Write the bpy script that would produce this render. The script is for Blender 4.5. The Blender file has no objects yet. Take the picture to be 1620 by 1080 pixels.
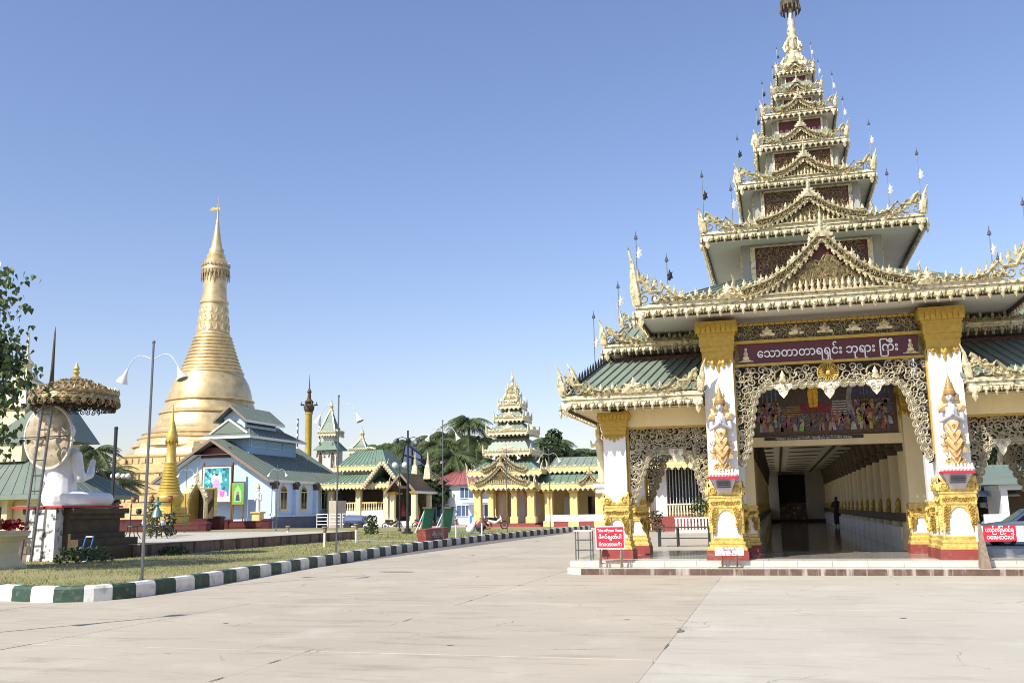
import bpy, math, random
import numpy as np
from mathutils import Vector, Matrix
random.seed(7)
SC = bpy.context.scene
COL = SC.collection
rad = math.radians
# ---------------------------------------------------------------- camera, sky, sun, exposure
EYE = 1.6
PITCH, ROLL, YAW = math.atan(264.6 / 1499), rad(0.9), rad(15.3)
_f = Vector((-math.sin(YAW) * math.cos(PITCH), math.cos(YAW) * math.cos(PITCH), math.sin(PITCH)))
_r = Vector((math.cos(YAW), math.sin(YAW), 0))
_u = _r.cross(_f)
_u2 = _u * math.cos(ROLL) + _r * math.sin(ROLL)
_r2 = _r * math.cos(ROLL) - _u * math.sin(ROLL)
cd = bpy.data.cameras.new('camera')
cd.sensor_fit = 'HORIZONTAL'; cd.sensor_width = 36; cd.lens = 1500 / 1620 * 36
cd.clip_start = 0.1; cd.clip_end = 5000
cam = bpy.data.objects.new('camera', cd); COL.objects.link(cam)
m = Matrix((_r2, _u2, -_f)).transposed().to_4x4(); m.translation = (0, 0, EYE)
cam.matrix_world = m
SC.camera = cam

SUN_AZ, SUN_EL = 30.0, 43.0          # light travels towards +X +Y, from behind the left shoulder
w = bpy.data.worlds.new('World'); SC.world = w; w.use_nodes = True
nt = w.node_tree; nt.nodes.clear()
sky = nt.nodes.new('ShaderNodeTexSky'); sky.sky_type = 'NISHITA'; sky.sun_disc = False
sky.sun_elevation = rad(SUN_EL); sky.sun_rotation = rad(180 + SUN_AZ)
sky.altitude = 0; sky.air_density = 1.3; sky.dust_density = 0.6; sky.ozone_density = 4.0
bg = nt.nodes.new('ShaderNodeBackground'); bg.inputs['Strength'].default_value = 0.124
ow = nt.nodes.new('ShaderNodeOutputWorld')
wb = nt.nodes.new('ShaderNodeVectorMath'); wb.operation = 'MULTIPLY'; wb.inputs[1].default_value = (1.04, .925, 1.03)   # camera white balance
nt.links.new(sky.outputs['Color'], wb.inputs[0]); nt.links.new(wb.outputs[0], bg.inputs['Color']); nt.links.new(bg.outputs[0], ow.inputs[0])
sd = bpy.data.lights.new('sun', 'SUN'); sd.energy = 4.9; sd.angle = rad(0.5); sd.color = (1.0, 0.965, 0.83)
sun = bpy.data.objects.new('sun', sd); COL.objects.link(sun)
_d = Vector((math.sin(rad(SUN_AZ)) * math.cos(rad(SUN_EL)), math.cos(rad(SUN_AZ)) * math.cos(rad(SUN_EL)), -math.sin(rad(SUN_EL))))
sun.rotation_euler = _d.to_track_quat('-Z', 'Y').to_euler()
sun.location = (-20, -30, 40)
vs = SC.view_settings
vs.view_transform = 'Standard'; vs.look = 'None'; vs.gamma = 1.0; vs.use_curve_mapping = False
vs.exposure = 0.42
SC.cycles.max_bounces = 8; SC.cycles.diffuse_bounces = 4; SC.cycles.glossy_bounces = 3
SC.cycles.filter_width = 1.0; SC.cycles.caustics_reflective = False; SC.cycles.caustics_refractive = False

# ---------------------------------------------------------------- materials
MAT = {}
def mat(name, col, rough=0.6, metal=0.0, var=0.12, scale=6.0, bump=0.0, bscale=40.0, col2=None, stain=None, sscale=1.0, samt=0.4, sharp=0.15, spec=0.5, streak=False):
    """Paint-like procedural surface: two tones mixed by noise, optional stains of a second colour, fine relief."""
    m = bpy.data.materials.new(name); m.use_nodes = True
    n = m.node_tree; b = n.nodes['Principled BSDF']
    b.inputs['Roughness'].default_value = rough; b.inputs['Metallic'].default_value = metal
    b.inputs['Specular IOR Level'].default_value = spec
    geo = n.nodes.new('ShaderNodeNewGeometry')
    pos = geo.outputs['Position']
    if streak:
        mp = n.nodes.new('ShaderNodeMapping'); mp.inputs['Scale'].default_value = (1, 1, 0.12)
        n.links.new(pos, mp.inputs['Vector']); spos = mp.outputs[0]
    else:
        spos = pos
    tx = n.nodes.new('ShaderNodeTexNoise'); tx.inputs['Scale'].default_value = scale; tx.inputs['Detail'].default_value = 6
    n.links.new(pos, tx.inputs['Vector'])
    mx = n.nodes.new('ShaderNodeMix'); mx.data_type = 'RGBA'
    c2 = col2 or tuple(c * (1 - var) for c in col); c1 = col if col2 else tuple(min(1, c * (1 + var * .6)) for c in col)
    mx.inputs[6].default_value = (*c1, 1); mx.inputs[7].default_value = (*c2, 1)
    cr = n.nodes.new('ShaderNodeMapRange'); cr.inputs[1].default_value = .3; cr.inputs[2].default_value = .7
    n.links.new(tx.outputs['Fac'], cr.inputs[0]); n.links.new(cr.outputs[0], mx.inputs[0])
    out = mx.outputs[2]
    if stain:
        t2 = n.nodes.new('ShaderNodeTexNoise'); t2.inputs['Scale'].default_value = sscale; t2.inputs['Detail'].default_value = 9; t2.inputs['Roughness'].default_value = .62
        n.links.new(spos, t2.inputs['Vector'])
        r2 = n.nodes.new('ShaderNodeMapRange'); r2.inputs[1].default_value = .52; r2.inputs[2].default_value = .52 + sharp; r2.inputs[4].default_value = samt
        n.links.new(t2.outputs['Fac'], r2.inputs[0])
        m2 = n.nodes.new('ShaderNodeMix'); m2.data_type = 'RGBA'; m2.inputs[7].default_value = (*stain, 1)
        n.links.new(r2.outputs[0], m2.inputs[0]); n.links.new(out, m2.inputs[6]); out = m2.outputs[2]
    n.links.new(out, b.inputs['Base Color'])
    if bump:
        t3 = n.nodes.new('ShaderNodeTexNoise'); t3.inputs['Scale'].default_value = bscale; t3.inputs['Detail'].default_value = 5
        n.links.new(pos, t3.inputs['Vector'])
        bp = n.nodes.new('ShaderNodeBump'); bp.inputs['Strength'].default_value = bump; bp.inputs['Distance'].default_value = .02
        n.links.new(t3.outputs['Fac'], bp.inputs['Height']); n.links.new(bp.outputs[0], b.inputs['Normal'])
    MAT[name] = m
    return m
def concrete(name, col, dark, light):
    """weathered cast concrete: broad patches, dark stains, brushed drag marks, fine grit, hairline cracks"""
    m = bpy.data.materials.new(name); m.use_nodes = True
    n = m.node_tree; b = n.nodes['Principled BSDF']; b.inputs['Roughness'].default_value = .82; b.inputs['Specular IOR Level'].default_value = .3
    pos = n.nodes.new('ShaderNodeNewGeometry').outputs['Position']
    def noise(scale, detail=6, stretch=None, rough=.55):
        src = pos
        if stretch:
            mp = n.nodes.new('ShaderNodeMapping'); mp.inputs['Scale'].default_value = stretch; n.links.new(pos, mp.inputs['Vector']); src = mp.outputs[0]
        t = n.nodes.new('ShaderNodeTexNoise'); t.inputs['Scale'].default_value = scale; t.inputs['Detail'].default_value = detail; t.inputs['Roughness'].default_value = rough
        n.links.new(src, t.inputs['Vector']); return t.outputs['Fac']
    def ramp(v, lo, hi, top=1.0):
        r = n.nodes.new('ShaderNodeMapRange'); r.inputs[1].default_value = lo; r.inputs[2].default_value = hi; r.inputs[4].default_value = top; n.links.new(v, r.inputs[0]); return r.outputs[0]
    def mix(f, a, b_):
        x = n.nodes.new('ShaderNodeMix'); x.data_type = 'RGBA'; n.links.new(f, x.inputs[0])
        for k, q in ((6, a), (7, b_)):
            if isinstance(q, tuple): x.inputs[k].default_value = (*q, 1)
            else: n.links.new(q, x.inputs[k])
        return x.outputs[2]
    c = mix(ramp(noise(.22, 5), .35, .65), col, tuple(x * .86 for x in col))
    c = mix(ramp(noise(.7, 8, None, .65), .52, .72, .55), c, light)
    c = mix(ramp(noise(1.6, 9, (.35, 1.6, 1), .7), .53, .70, .6), c, dark)
    c = mix(ramp(noise(9, 8, (.25, 2.2, 1), .7), .56, .74, .4), c, dark)
    c = mix(ramp(noise(60, 3), .60, .75, .35), c, dark)
    v = n.nodes.new('ShaderNodeTexVoronoi'); v.feature = 'DISTANCE_TO_EDGE'; v.inputs['Scale'].default_value = .33
    wp = n.nodes.new('ShaderNodeVectorMath'); wp.operation = 'MULTIPLY_ADD'; wp.inputs[1].default_value = (1.2, 1.2, 0)
    t = n.nodes.new('ShaderNodeTexNoise'); t.inputs['Scale'].default_value = 1.3; t.inputs['Detail'].default_value = 6; n.links.new(pos, t.inputs['Vector'])
    n.links.new(t.outputs['Color'], wp.inputs[0]); n.links.new(pos, wp.inputs[2]); n.links.new(wp.outputs[0], v.inputs['Vector'])
    k = n.nodes.new('ShaderNodeMath'); k.operation = 'MULTIPLY'; n.links.new(ramp(v.outputs['Distance'], .004, .0, .75), k.inputs[0]); n.links.new(ramp(noise(.5, 2), .52, .60), k.inputs[1])
    c = mix(k.outputs[0], c, tuple(x * .45 for x in dark))
    n.links.new(c, b.inputs['Base Color'])
    bp = n.nodes.new('ShaderNodeBump'); bp.inputs['Strength'].default_value = .3; bp.inputs['Distance'].default_value = .01; n.links.new(noise(45, 6), bp.inputs['Height']); n.links.new(bp.outputs[0], b.inputs['Normal'])
    MAT[name] = m
concrete('concrete', (.455, .395, .315), (.23, .195, .14), (.54, .495, .41))
concrete('concrete_pale', (.49, .445, .375), (.30, .26, .21), (.57, .53, .475))
mat('joint', (.16, .14, .12), .95)
mat('far_ground', (.47, .42, .36), .9, 0, .12, .2)
mat('kerb_white', (.76, .74, .69), .75, 0, .12, 5, .3, 30, stain=(.30, .26, .20), sscale=4.5, samt=.7, sharp=.2)
mat('kerb_green', (.025, .065, .04), .6, 0, .25, 5, .2, 30, stain=(.24, .22, .18), sscale=6, samt=.55, sharp=.2)
mat('kerb_black', (.018, .026, .024), .6, 0, .25, 5, .2, 30, stain=(.16, .15, .13), sscale=5, samt=.35, sharp=.2)
mat('soil', (.31, .26, .12), .95, 0, .3, .5, .5, 20, col2=(.17, .175, .06), stain=(.40, .33, .18), sscale=.25, samt=.7, sharp=.2)
mat('grass', (.27, .26, .09), .8, 0, .3, .6, col2=(.15, .18, .05), stain=(.40, .33, .17), sscale=.35, samt=.75, sharp=.25)
mat('white', (.80, .78, .75), .55, 0, .04, 2)
mat('white_col', (.80, .79, .77), .5, 0, .04, 2, stain=(.50, .46, .38), sscale=3.5, samt=.4, sharp=.25, streak=True)
mat('cream', (.76, .64, .37), .55, 0, .06, 2, stain=(.5, .42, .27), sscale=1.5, samt=.3, streak=True)
mat('soffit', (.72, .69, .62), .6, 0, .05, 2)
mat('tower_wall', (.36, .35, .31), .7, 0, .12, 3, stain=(.2, .18, .14), sscale=3, samt=.5, streak=True)  # white walls coloured grey, their deep shade put into the paint
mat('gilt', (.72, .635, .40), .34, .3, .3, 9, .5, 45, stain=(.10, .07, .03), sscale=10, samt=.95, sharp=.16)
mat('lace_silver', (.80, .74, .58), .34, .3, .2, 9, .4, 45, stain=(.25, .19, .11), sscale=14, samt=.8, sharp=.2)
mat('gold', (.72, .52, .15), .36, .3, .25, 10, .6, 50, stain=(.26, .14, .03), sscale=9, samt=.75, sharp=.2)
mat('gold_cap', (.47, .30, .04), .42, .25, .18, 10, .3, 50)
mat('pagoda_gold', (.70, .53, .27), .36, .5, .22, .9, .25, 3.0, stain=(.44, .28, .10), sscale=.8, samt=.65, sharp=.2)
mat('stupa_gold', (.62, .43, .10), .36, .35, .15, 2, .1, 20)
mat('crown_tan', (.42, .27, .10), .4, .2, .2, 14, .4, 50)
mat('flesh_gold', (.60, .41, .19), .45, .1, .15, 10, .25, 40)
mat('face_grey', (.50, .49, .52), .45, 0, .1, 10)
mat('maroon', (.085, .008, .016), .45, 0, .12, 4)
mat('plinth_red', (.26, .045, .04), .5, 0, .15, 5, stain=(.4, .3, .25), sscale=5, samt=.3)
mat('dark_red', (.10, .018, .016), .5, 0, .15, 4)
mat('green_roof', (.21, .255, .21), .42, .15, .12, 1.5, stain=(.30, .33, .28), sscale=1.2, samt=.35, sharp=.3)
mat('green_roof2', (.155, .19, .155), .6, .0, .12, .6, stain=(.21, .23, .19), sscale=.7, samt=.4, sharp=.3)
mat('bright_green_roof', (.13, .20, .15), .55, .0, .12, 1.0, stain=(.20, .25, .20), sscale=.9, samt=.4, sharp=.3)
mat('brown_tile', (.135, .08, .062), .4, 0, .3, 6, stain=(.55, .48, .42), sscale=5, samt=.7, sharp=.12, streak=True)
mat('marble', (.56, .53, .47), .3, 0, .08, 3, stain=(.36, .31, .25), sscale=2.5, samt=.5, sharp=.3)
mat('floor_tile', (.36, .33, .29), .12, 0, .2, 2.5)
mat('hall_floor', (.27, .25, .22), .1, 0, .2, 2)
mat('ceiling', (.78, .76, .70), .6, 0, .05, 2)
mat('black', (.012, .012, .013), .5)
mat('dark_wood', (.06, .045, .035), .6, 0, .3, 12, .2)
mat('iron', (.06, .062, .065), .45, .7, .2, 12)
mat('steel', (.20, .205, .21), .35, .8, .15, 12)
mat('lamp_white', (.76, .75, .72), .4, .1, .06, 10)
mat('wire_grey', (.3, .3, .3), .6)
mat('sky_blue', (.51, .67, .86), .6, 0, .06, .8, stain=(.62, .71, .86), sscale=.6, samt=.4, sharp=.3)
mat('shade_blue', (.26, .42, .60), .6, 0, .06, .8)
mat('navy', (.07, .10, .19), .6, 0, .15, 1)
mat('glass', (.02, .025, .03), .08, 0, .1, 3)
mat('yellow_wall', (.70, .55, .24), .55, 0, .10, 1.5, stain=(.52, .36, .1), sscale=1.2, samt=.35)
mat('pale_yellow', (.70, .61, .38), .55, 0, .10, 1.5)
mat('house_white', (.72, .73, .76), .6, 0, .08, .6)
mat('house_roof', (.30, .10, .10), .55, 0, .15, 1)
mat('trunk', (.20, .17, .13), .9, 0, .25, 5, .5, 12)
mat('palm_leaf', (.105, .13, .042), .5, 0, .35, .7, col2=(.045, .07, .02))
mat('palm_dry', (.15, .12, .05), .7, 0, .35, .7)
mat('tree_leaf', (.055, .085, .022), .5, 0, .35, .9, col2=(.020, .040, .012))
mat('bo_leaf', (.11, .155, .045), .38, 0, .35, 3, col2=(.04, .07, .018))
mat('buddha', (.80, .81, .85), .25, 0, .05, 3, .5, 7, stain=(.55, .54, .52), sscale=2.5, samt=.35, sharp=.25, streak=True)
mat('halo_film', (.50, .42, .30), .18, 0, .3, 3.5, .6, 6)
mat('leaf_shadow_white', (.72, .70, .66), .7, 0, .08, 3, .2, 20, stain=(.05, .05, .045), sscale=2.4, samt=.95, sharp=.06)  # dark blotches paint the tree's leaf shadows into the white
mat('mouldy_brown', (.23, .15, .12), .7, 0, .2, 3, .3, 15, stain=(.04, .035, .03), sscale=2.5, samt=.9, sharp=.08, streak=True)
mat('old_brown', (.085, .06, .035), .65, .1, .35, 3, .4, 12)
mat('umbrella_bronze', (.40, .30, .16), .4, .4, .3, 10, .3, 40, stain=(.12, .08, .04), sscale=9, samt=.8, sharp=.2)
mat('terra', (.30, .11, .06), .8, 0, .2, 6)
mat('petal_red', (.5, .02, .04), .6, 0, .2, 20)
mat('sign_red', (.62, .015, .04), .45, 0, .06, 4)
mat('sign_white', (.82, .80, .80), .5, 0, .04, 5)
mat('ink', (.04, .03, .05), .7)
mat('ink_purple', (.22, .03, .12), .6)
mat('wood_leg', (.26, .19, .14), .8, 0, .3, 14, .3)
mat('old_wood', (.13, .08, .045), .7, 0, .3, 10, .2)
mat('car_paint', (.38, .41, .45), .22, .7, .04, 3)
mat('tyre', (.02, .02, .021), .85)
mat('skin', (.28, .15, .09), .55, 0, .1, 10)
mat('shirt_dark', (.035, .022, .028), .8, 0, .2, 10)
mat('shirt_red', (.22, .04, .045), .8, 0, .2, 10)
mat('cloth_white', (.72, .73, .76), .7, 0, .06, 8)
mat('hair', (.012, .010, .010), .5)
mat('plant', (.06, .10, .025), .6, 0, .4, 5, col2=(.02, .04, .01))
mat('blue_paint', (.05, .22, .62), .5, 0, .1, 2)
mat('teal', (.04, .20, .13), .5, 0, .1, 2)
mat('bronze', (.16, .26, .24), .45, .5, .25, 6)
mat('wire', (.5, .52, .55), .5)
mat('hose', (.10, .32, .34), .5)
def paint_mat():
    m = bpy.data.materials.new('painted'); m.use_nodes = True
    n = m.node_tree; b = n.nodes['Principled BSDF']; b.inputs['Roughness'].default_value = .5
    a = n.nodes.new('ShaderNodeVertexColor'); a.layer_name = 'Col'
    tx = n.nodes.new('ShaderNodeTexNoise'); tx.inputs['Scale'].default_value = 14; tx.inputs['Detail'].default_value = 6
    g = n.nodes.new('ShaderNodeNewGeometry'); n.links.new(g.outputs['Position'], tx.inputs['Vector'])
    r = n.nodes.new('ShaderNodeMapRange'); r.inputs[1].default_value = .3; r.inputs[2].default_value = .7; r.inputs[3].default_value = .75; r.inputs[4].default_value = 1.45
    n.links.new(tx.outputs['Fac'], r.inputs[0])
    v = n.nodes.new('ShaderNodeVectorMath'); v.operation = 'SCALE'
    n.links.new(a.outputs['Color'], v.inputs[0]); n.links.new(r.outputs[0], v.inputs['Scale'])
    n.links.new(v.outputs[0], b.inputs['Base Color'])
    MAT['painted'] = m
paint_mat()

# ---------------------------------------------------------------- building blocks
WORLD = {}
def tag(o, label=None, cat=None, group=None, kind=None):
    if label: o['label'] = label
    if cat: o['category'] = cat
    if group: o['group'] = group
    if kind: o['kind'] = kind
    return o
def _par(o, parent, loc):
    o.location = loc; WORLD[o.name] = Vector(loc)
    if parent is not None:
        o.parent = parent; o.matrix_parent_inverse = Matrix.Translation(-WORLD[parent.name])
def thing(name, loc, label=None, cat=None, group=None, parent=None):
    o = bpy.data.objects.new(name, None); o.empty_display_size = .3; COL.objects.link(o); _par(o, parent, loc)
    return tag(o, label, cat, group)
def inst(mesh, name, loc, parent=None, rz=0.0, rx=0.0, ry=0.0, sc=None):
    o = bpy.data.objects.new(name, mesh); COL.objects.link(o); _par(o, parent, loc)
    if rz or rx or ry: o.rotation_euler = (rx, ry, rz)
    if sc: o.scale = sc
    return o
def copy_tree(o, parent=None):
    c = o.copy(); COL.objects.link(c); c.parent = parent
    if parent is not None: c.matrix_parent_inverse = o.matrix_parent_inverse.copy()
    for ch in list(o.children): copy_tree(ch, c)
    return c
FX = (Vector((1, 0, 0)), Vector((0, 0, 1)), Vector((0, -1, 0)))
def frame(o, side='front'):
    o = Vector(o)
    if side == 'front': return (o, Vector((1, 0, 0)), Vector((0, 0, 1)), Vector((0, -1, 0)))
    if side == 'right': return (o, Vector((0, 1, 0)), Vector((0, 0, 1)), Vector((1, 0, 0)))
    if side == 'left': return (o, Vector((0, -1, 0)), Vector((0, 0, 1)), Vector((-1, 0, 0)))
    if side == 'back': return (o, Vector((-1, 0, 0)), Vector((0, 0, 1)), Vector((0, 1, 0)))
def fp(fr, u, v, n=0.0):
    return fr[0] + fr[1] * u + fr[2] * v + fr[3] * n
class MB:
    def __init__(s): s.v = []; s.f = []; s.c = None
    def add(s, vs_, fs_):
        k = len(s.v); s.v.extend([tuple(p) for p in vs_]); s.f.extend([tuple(i + k for i in f) for f in fs_]); return s
    def bb(s, x0, x1, y0, y1, z0, z1):
        return s.add([(x0, y0, z0), (x1, y0, z0), (x1, y1, z0), (x0, y1, z0), (x0, y0, z1), (x1, y0, z1), (x1, y1, z1), (x0, y1, z1)],
                     [(3, 2, 1, 0), (4, 5, 6, 7), (0, 1, 5, 4), (1, 2, 6, 5), (2, 3, 7, 6), (3, 0, 4, 7)])
    def box(s, cx, cy, cz, sx, sy, sz, rz=0.0):
        c, n = math.cos(rz), math.sin(rz); vv = []
        for dz in (-1, 1):
            for dx, dy in ((-1, -1), (1, -1), (1, 1), (-1, 1)):
                a, b = dx * sx / 2, dy * sy / 2
                vv.append((cx + a * c - b * n, cy + a * n + b * c, cz + dz * sz / 2))
        return s.add(vv, [(3, 2, 1, 0), (4, 5, 6, 7), (0, 1, 5, 4), (1, 2, 6, 5), (2, 3, 7, 6), (3, 0, 4, 7)])
    def stack(s, cx, cy, prof, ratio=1.0):
        """square-section moulding: list of (half width, z)"""
        k = len(s.v)
        for h, z in prof:
            s.v += [(cx - h, cy - h * ratio, z), (cx + h, cy - h * ratio, z), (cx + h, cy + h * ratio, z), (cx - h, cy + h * ratio, z)]
        n = len(prof)
        for i in range(n - 1):
            a = k + 4 * i
            for j in range(4): s.f.append((a + j, a + (j + 1) % 4, a + 4 + (j + 1) % 4, a + 4 + j))
        s.f.append((k + 3, k + 2, k + 1, k)); a = k + 4 * (n - 1); s.f.append((a, a + 1, a + 2, a + 3))
        return s
    def lathe(s, cx, cy, prof, seg=16, a0=0.0, ex=1.0, ey=1.0):
        k = len(s.v)
        for r, z in prof:
            for j in range(seg):
                a = a0 + 2 * math.pi * j / seg
                s.v.append((cx + r * ex * math.cos(a), cy + r * ey * math.sin(a), z))
        for i in range(len(prof) - 1):
            for j in range(seg):
                a, b = k + i * seg + j, k + i * seg + (j + 1) % seg
                s.f.append((a, b, b + seg, a + seg))
        s.f.append(tuple(k + j for j in reversed(range(seg)))); e = k + (len(prof) - 1) * seg
        s.f.append(tuple(e + j for j in range(seg)))
        return s
    def tube(s, pts, r, seg=6):
        pts = [Vector(p) for p in pts]; n = len(pts); rs = r if isinstance(r, (list, tuple)) else [r] * n
        k = len(s.v); up = None
        for i, p in enumerate(pts):
            t = (pts[min(i + 1, n - 1)] - pts[max(i - 1, 0)])
            t = t.normalized() if t.length > 1e-9 else Vector((0, 0, 1))
            ref = Vector((0, 0, 1)) if abs(t.z) < .9 else Vector((1, 0, 0))
            if up is None: up = (ref - t * ref.dot(t)).normalized()
            else:
                up = up - t * up.dot(t); up = up.normalized() if up.length > 1e-6 else (ref - t * ref.dot(t)).normalized()
            sd_ = t.cross(up)
            for j in range(seg):
                a = 2 * math.pi * j / seg
                s.v.append(tuple(p + (up * math.cos(a) + sd_ * math.sin(a)) * rs[i]))
        for i in range(n - 1):
            for j in range(seg):
                a, b = k + i * seg + j, k + i * seg + (j + 1) % seg
                s.f.append((a, b, b + seg, a + seg))
        s.f.append(tuple(k + j for j in reversed(range(seg)))); e = k + (n - 1) * seg
        s.f.append(tuple(e + j for j in range(seg)))
        return s
    def sphere(s, c, r, seg=10, rings=6, ex=1, ey=1, ez=1):
        pr = [(max(1e-4, r * math.sin(math.pi * i / rings)), -r * math.cos(math.pi * i / rings)) for i in range(rings + 1)]
        k = len(s.v); s.lathe(0, 0, pr, seg)
        for i in range(k, len(s.v)):
            x, y, z = s.v[i]; s.v[i] = (c[0] + x * ex, c[1] + y * ey, c[2] + z * ez)
        return s
    def cap(s, p0, p1, r0, r1, seg=10):
        """rounded limb"""
        p0, p1 = Vector(p0), Vector(p1); d = p1 - p0; L = d.length; d = d / L if L > 1e-9 else Vector((0, 0, 1))
        pts, rs = [], []
        for a in (-1, -.7, -.35): pts.append(p0 + d * r0 * a); rs.append(max(.001, r0 * math.sqrt(max(0, 1 - a * a))))
        pts += [p0, p1]; rs += [r0, r1]
        for a in (.35, .7, 1): pts.append(p1 + d * r1 * a); rs.append(max(.001, r1 * math.sqrt(max(0, 1 - a * a))))
        return s.tube(pts, rs, seg)
    def prism(s, fr, poly, n0, n1):
        k = len(poly)
        return s.add([fp(fr, u, v, n0) for u, v in poly] + [fp(fr, u, v, n1) for u, v in poly],
                     [tuple(range(k, 2 * k)), tuple(reversed(range(k)))] + [(i, (i + 1) % k, k + (i + 1) % k, k + i) for i in range(k)])
    def relief(s, fr, u, v, w_, h, poly, d, cen=(0, .35), n0=0.0):
        """leaf-like carved piece: outline with a raised middle"""
        k = len(poly)
        vv = [fp(fr, u + a * w_, v + b * h, n0) for a, b in poly] + [fp(fr, u + a * w_, v + b * h, n0 + d * .45) for a, b in poly]
        vv.append(fp(fr, u + cen[0] * w_, v + cen[1] * h, n0 + d))
        ff = [(i, (i + 1) % k, k + (i + 1) % k, k + i) for i in range(k)] + [(k + i, k + (i + 1) % k, 2 * k) for i in range(k)]
        ff.append(tuple(reversed(range(k))))
        return s.add(vv, ff)
    def ribbon(s, fr, pts, w_, d, n0=0.0):
        """raised vine: ridge-shaped strip along a 2d path"""
        n = len(pts); k = len(s.v); W = w_ if isinstance(w_, (list, tuple)) else [w_] * n
        for i, (u, v) in enumerate(pts):
            a = pts[max(0, i - 1)]; b = pts[min(n - 1, i + 1)]
            tx, ty = b[0] - a[0], b[1] - a[1]; L = math.hypot(tx, ty) or 1
            px, py = -ty / L * W[i] / 2, tx / L * W[i] / 2
            s.v += [tuple(fp(fr, u + px, v + py, n0)), tuple(fp(fr, u, v, n0 + d)), tuple(fp(fr, u - px, v - py, n0))]
        for i in range(n - 1):
            a = k + 3 * i
            s.f += [(a, a + 3, a + 4, a + 1), (a + 1, a + 4, a + 5, a + 2), (a + 2, a + 5, a + 3, a)]
        return s
    def spiral(s, fr, u, v, r, w_, d, a0=0.0, sg=1, turns=1.35, n=13, n0=0.0):
        pts = []
        for i in range(n):
            t = i / (n - 1); rr = r * (1 - .8 * t); a = a0 + sg * t * turns * 2 * math.pi
            pts.append((u + rr * math.cos(a), v + rr * math.sin(a)))
        return s.ribbon(fr, pts, [w_ * (1 - .45 * i / (n - 1)) for i in range(n)], d, n0)
    def colour(s, c):
        if s.c is None: s.c = []
        s.c += [c] * (len(s.f) - len(s.c)); return s
    def mesh(s, name, mat_, smooth=False, org=(0, 0, 0)):
        me = bpy.data.meshes.new(name)
        ox, oy, oz = org
        me.from_pydata([(x - ox, y - oy, z - oz) for x, y, z in s.v] if any(org) else s.v, [], s.f)
        if s.c is not None:
            at = me.color_attributes.new('Col', 'FLOAT_COLOR', 'CORNER'); buf = []
            for p, c in zip(me.polygons, s.c): buf += [c[0], c[1], c[2], 1.0] * p.loop_total
            at.data.foreach_set('color', buf)
        me.materials.append(MAT[mat_])
        if smooth:
            me.polygons.foreach_set('use_smooth', [True] * len(me.polygons))
            try: me.set_sharp_from_angle(angle=rad(40))
            except Exception: pass
        me.update()
        return me
    def build(s, name, mat_, parent=None, smooth=False, kind=None):
        a = np.array(s.v); lo, hi = a.min(0), a.max(0)
        org = (float((lo[0] + hi[0]) / 2), float((lo[1] + hi[1]) / 2), float(lo[2]))
        o = inst(s.mesh(name, mat_, smooth, org), name, org, parent)
        if kind: o['kind'] = kind
        return o
    def fuse(s, name, mat_, parent=None, voxel=.03, smooth_it=4, kind=None):
        """union of overlapping limbs into one continuous skin"""
        me = bpy.data.meshes.new('tmp'); me.from_pydata(s.v, [], s.f); me.update()
        t = bpy.data.objects.new('tmp', me); COL.objects.link(t)
        r = t.modifiers.new('r', 'REMESH'); r.mode = 'VOXEL'; r.voxel_size = voxel; r.use_smooth_shade = True
        q = t.modifiers.new('s', 'SMOOTH'); q.iterations = smooth_it; q.factor = .5
        dg = bpy.context.evaluated_depsgraph_get(); ev = t.evaluated_get(dg)
        nm = bpy.data.meshes.new_from_object(ev)
        bpy.data.objects.remove(t); bpy.data.meshes.remove(me)
        nm.name = name; nm.materials.clear(); nm.materials.append(MAT[mat_])
        co = np.empty(len(nm.vertices) * 3); nm.vertices.foreach_get('co', co); co = co.reshape(-1, 3)
        lo, hi = co.min(0), co.max(0); org = np.array(((lo[0] + hi[0]) / 2, (lo[1] + hi[1]) / 2, lo[2]))
        nm.vertices.foreach_set('co', (co - org).ravel()); nm.update()
        o = inst(nm, name, tuple(float(x) for x in org), parent)
        if kind: o['kind'] = kind
        return o
def text(body, name, mat_, parent, loc, size, rot=(math.pi / 2, 0, 0), extrude=.003, width=None, align='CENTER', bold=0.0):
    cu = bpy.data.curves.new('t', 'FONT'); cu.body = body; cu.size = size; cu.align_x = align; cu.align_y = 'CENTER'
    cu.extrude = extrude; cu.resolution_u = 3; cu.offset = bold
    t = bpy.data.objects.new('t', cu); COL.objects.link(t)
    dg = bpy.context.evaluated_depsgraph_get(); nm = bpy.data.meshes.new_from_object(t.evaluated_get(dg))
    bpy.data.objects.remove(t)
    sx = 1.0
    if width and len(nm.vertices):
        xs = [q.co.x for q in nm.vertices]; sx = width / max(1e-3, max(xs) - min(xs)); mid = (max(xs) + min(xs)) / 2
        for q in nm.vertices: q.co.x = (q.co.x - mid) * sx
    nm.name = name; nm.materials.clear(); nm.materials.append(MAT[mat_])
    return inst(nm, name, loc, parent, rz=rot[2], rx=rot[0], ry=rot[1])

LEAF = [(-.5, 0), (-.52, .2), (-.28, .34), (-.36, .52), (-.14, .66), (0, 1), (.14, .66), (.36, .52), (.28, .34), (.52, .2), (.5, 0)]
BUD = [(-.3, 0), (-.42, .18), (-.22, .36), (-.3, .52), (0, 1), (.3, .52), (.22, .36), (.42, .18), (.3, 0)]
DROP = [(-.5, 0), (-.46, -.35), (-.22, -.45), (-.26, -.72), (0, -1), (.26, -.72), (.22, -.45), (.46, -.35), (.5, 0)]
FLAME = [(-.5, 0), (-.6, .3), (-.3, .3), (-.45, .62), (-.12, .55), (.05, 1), (.2, .6), (.42, .62), (.3, .3), (.55, .3), (.5, 0)]
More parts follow.
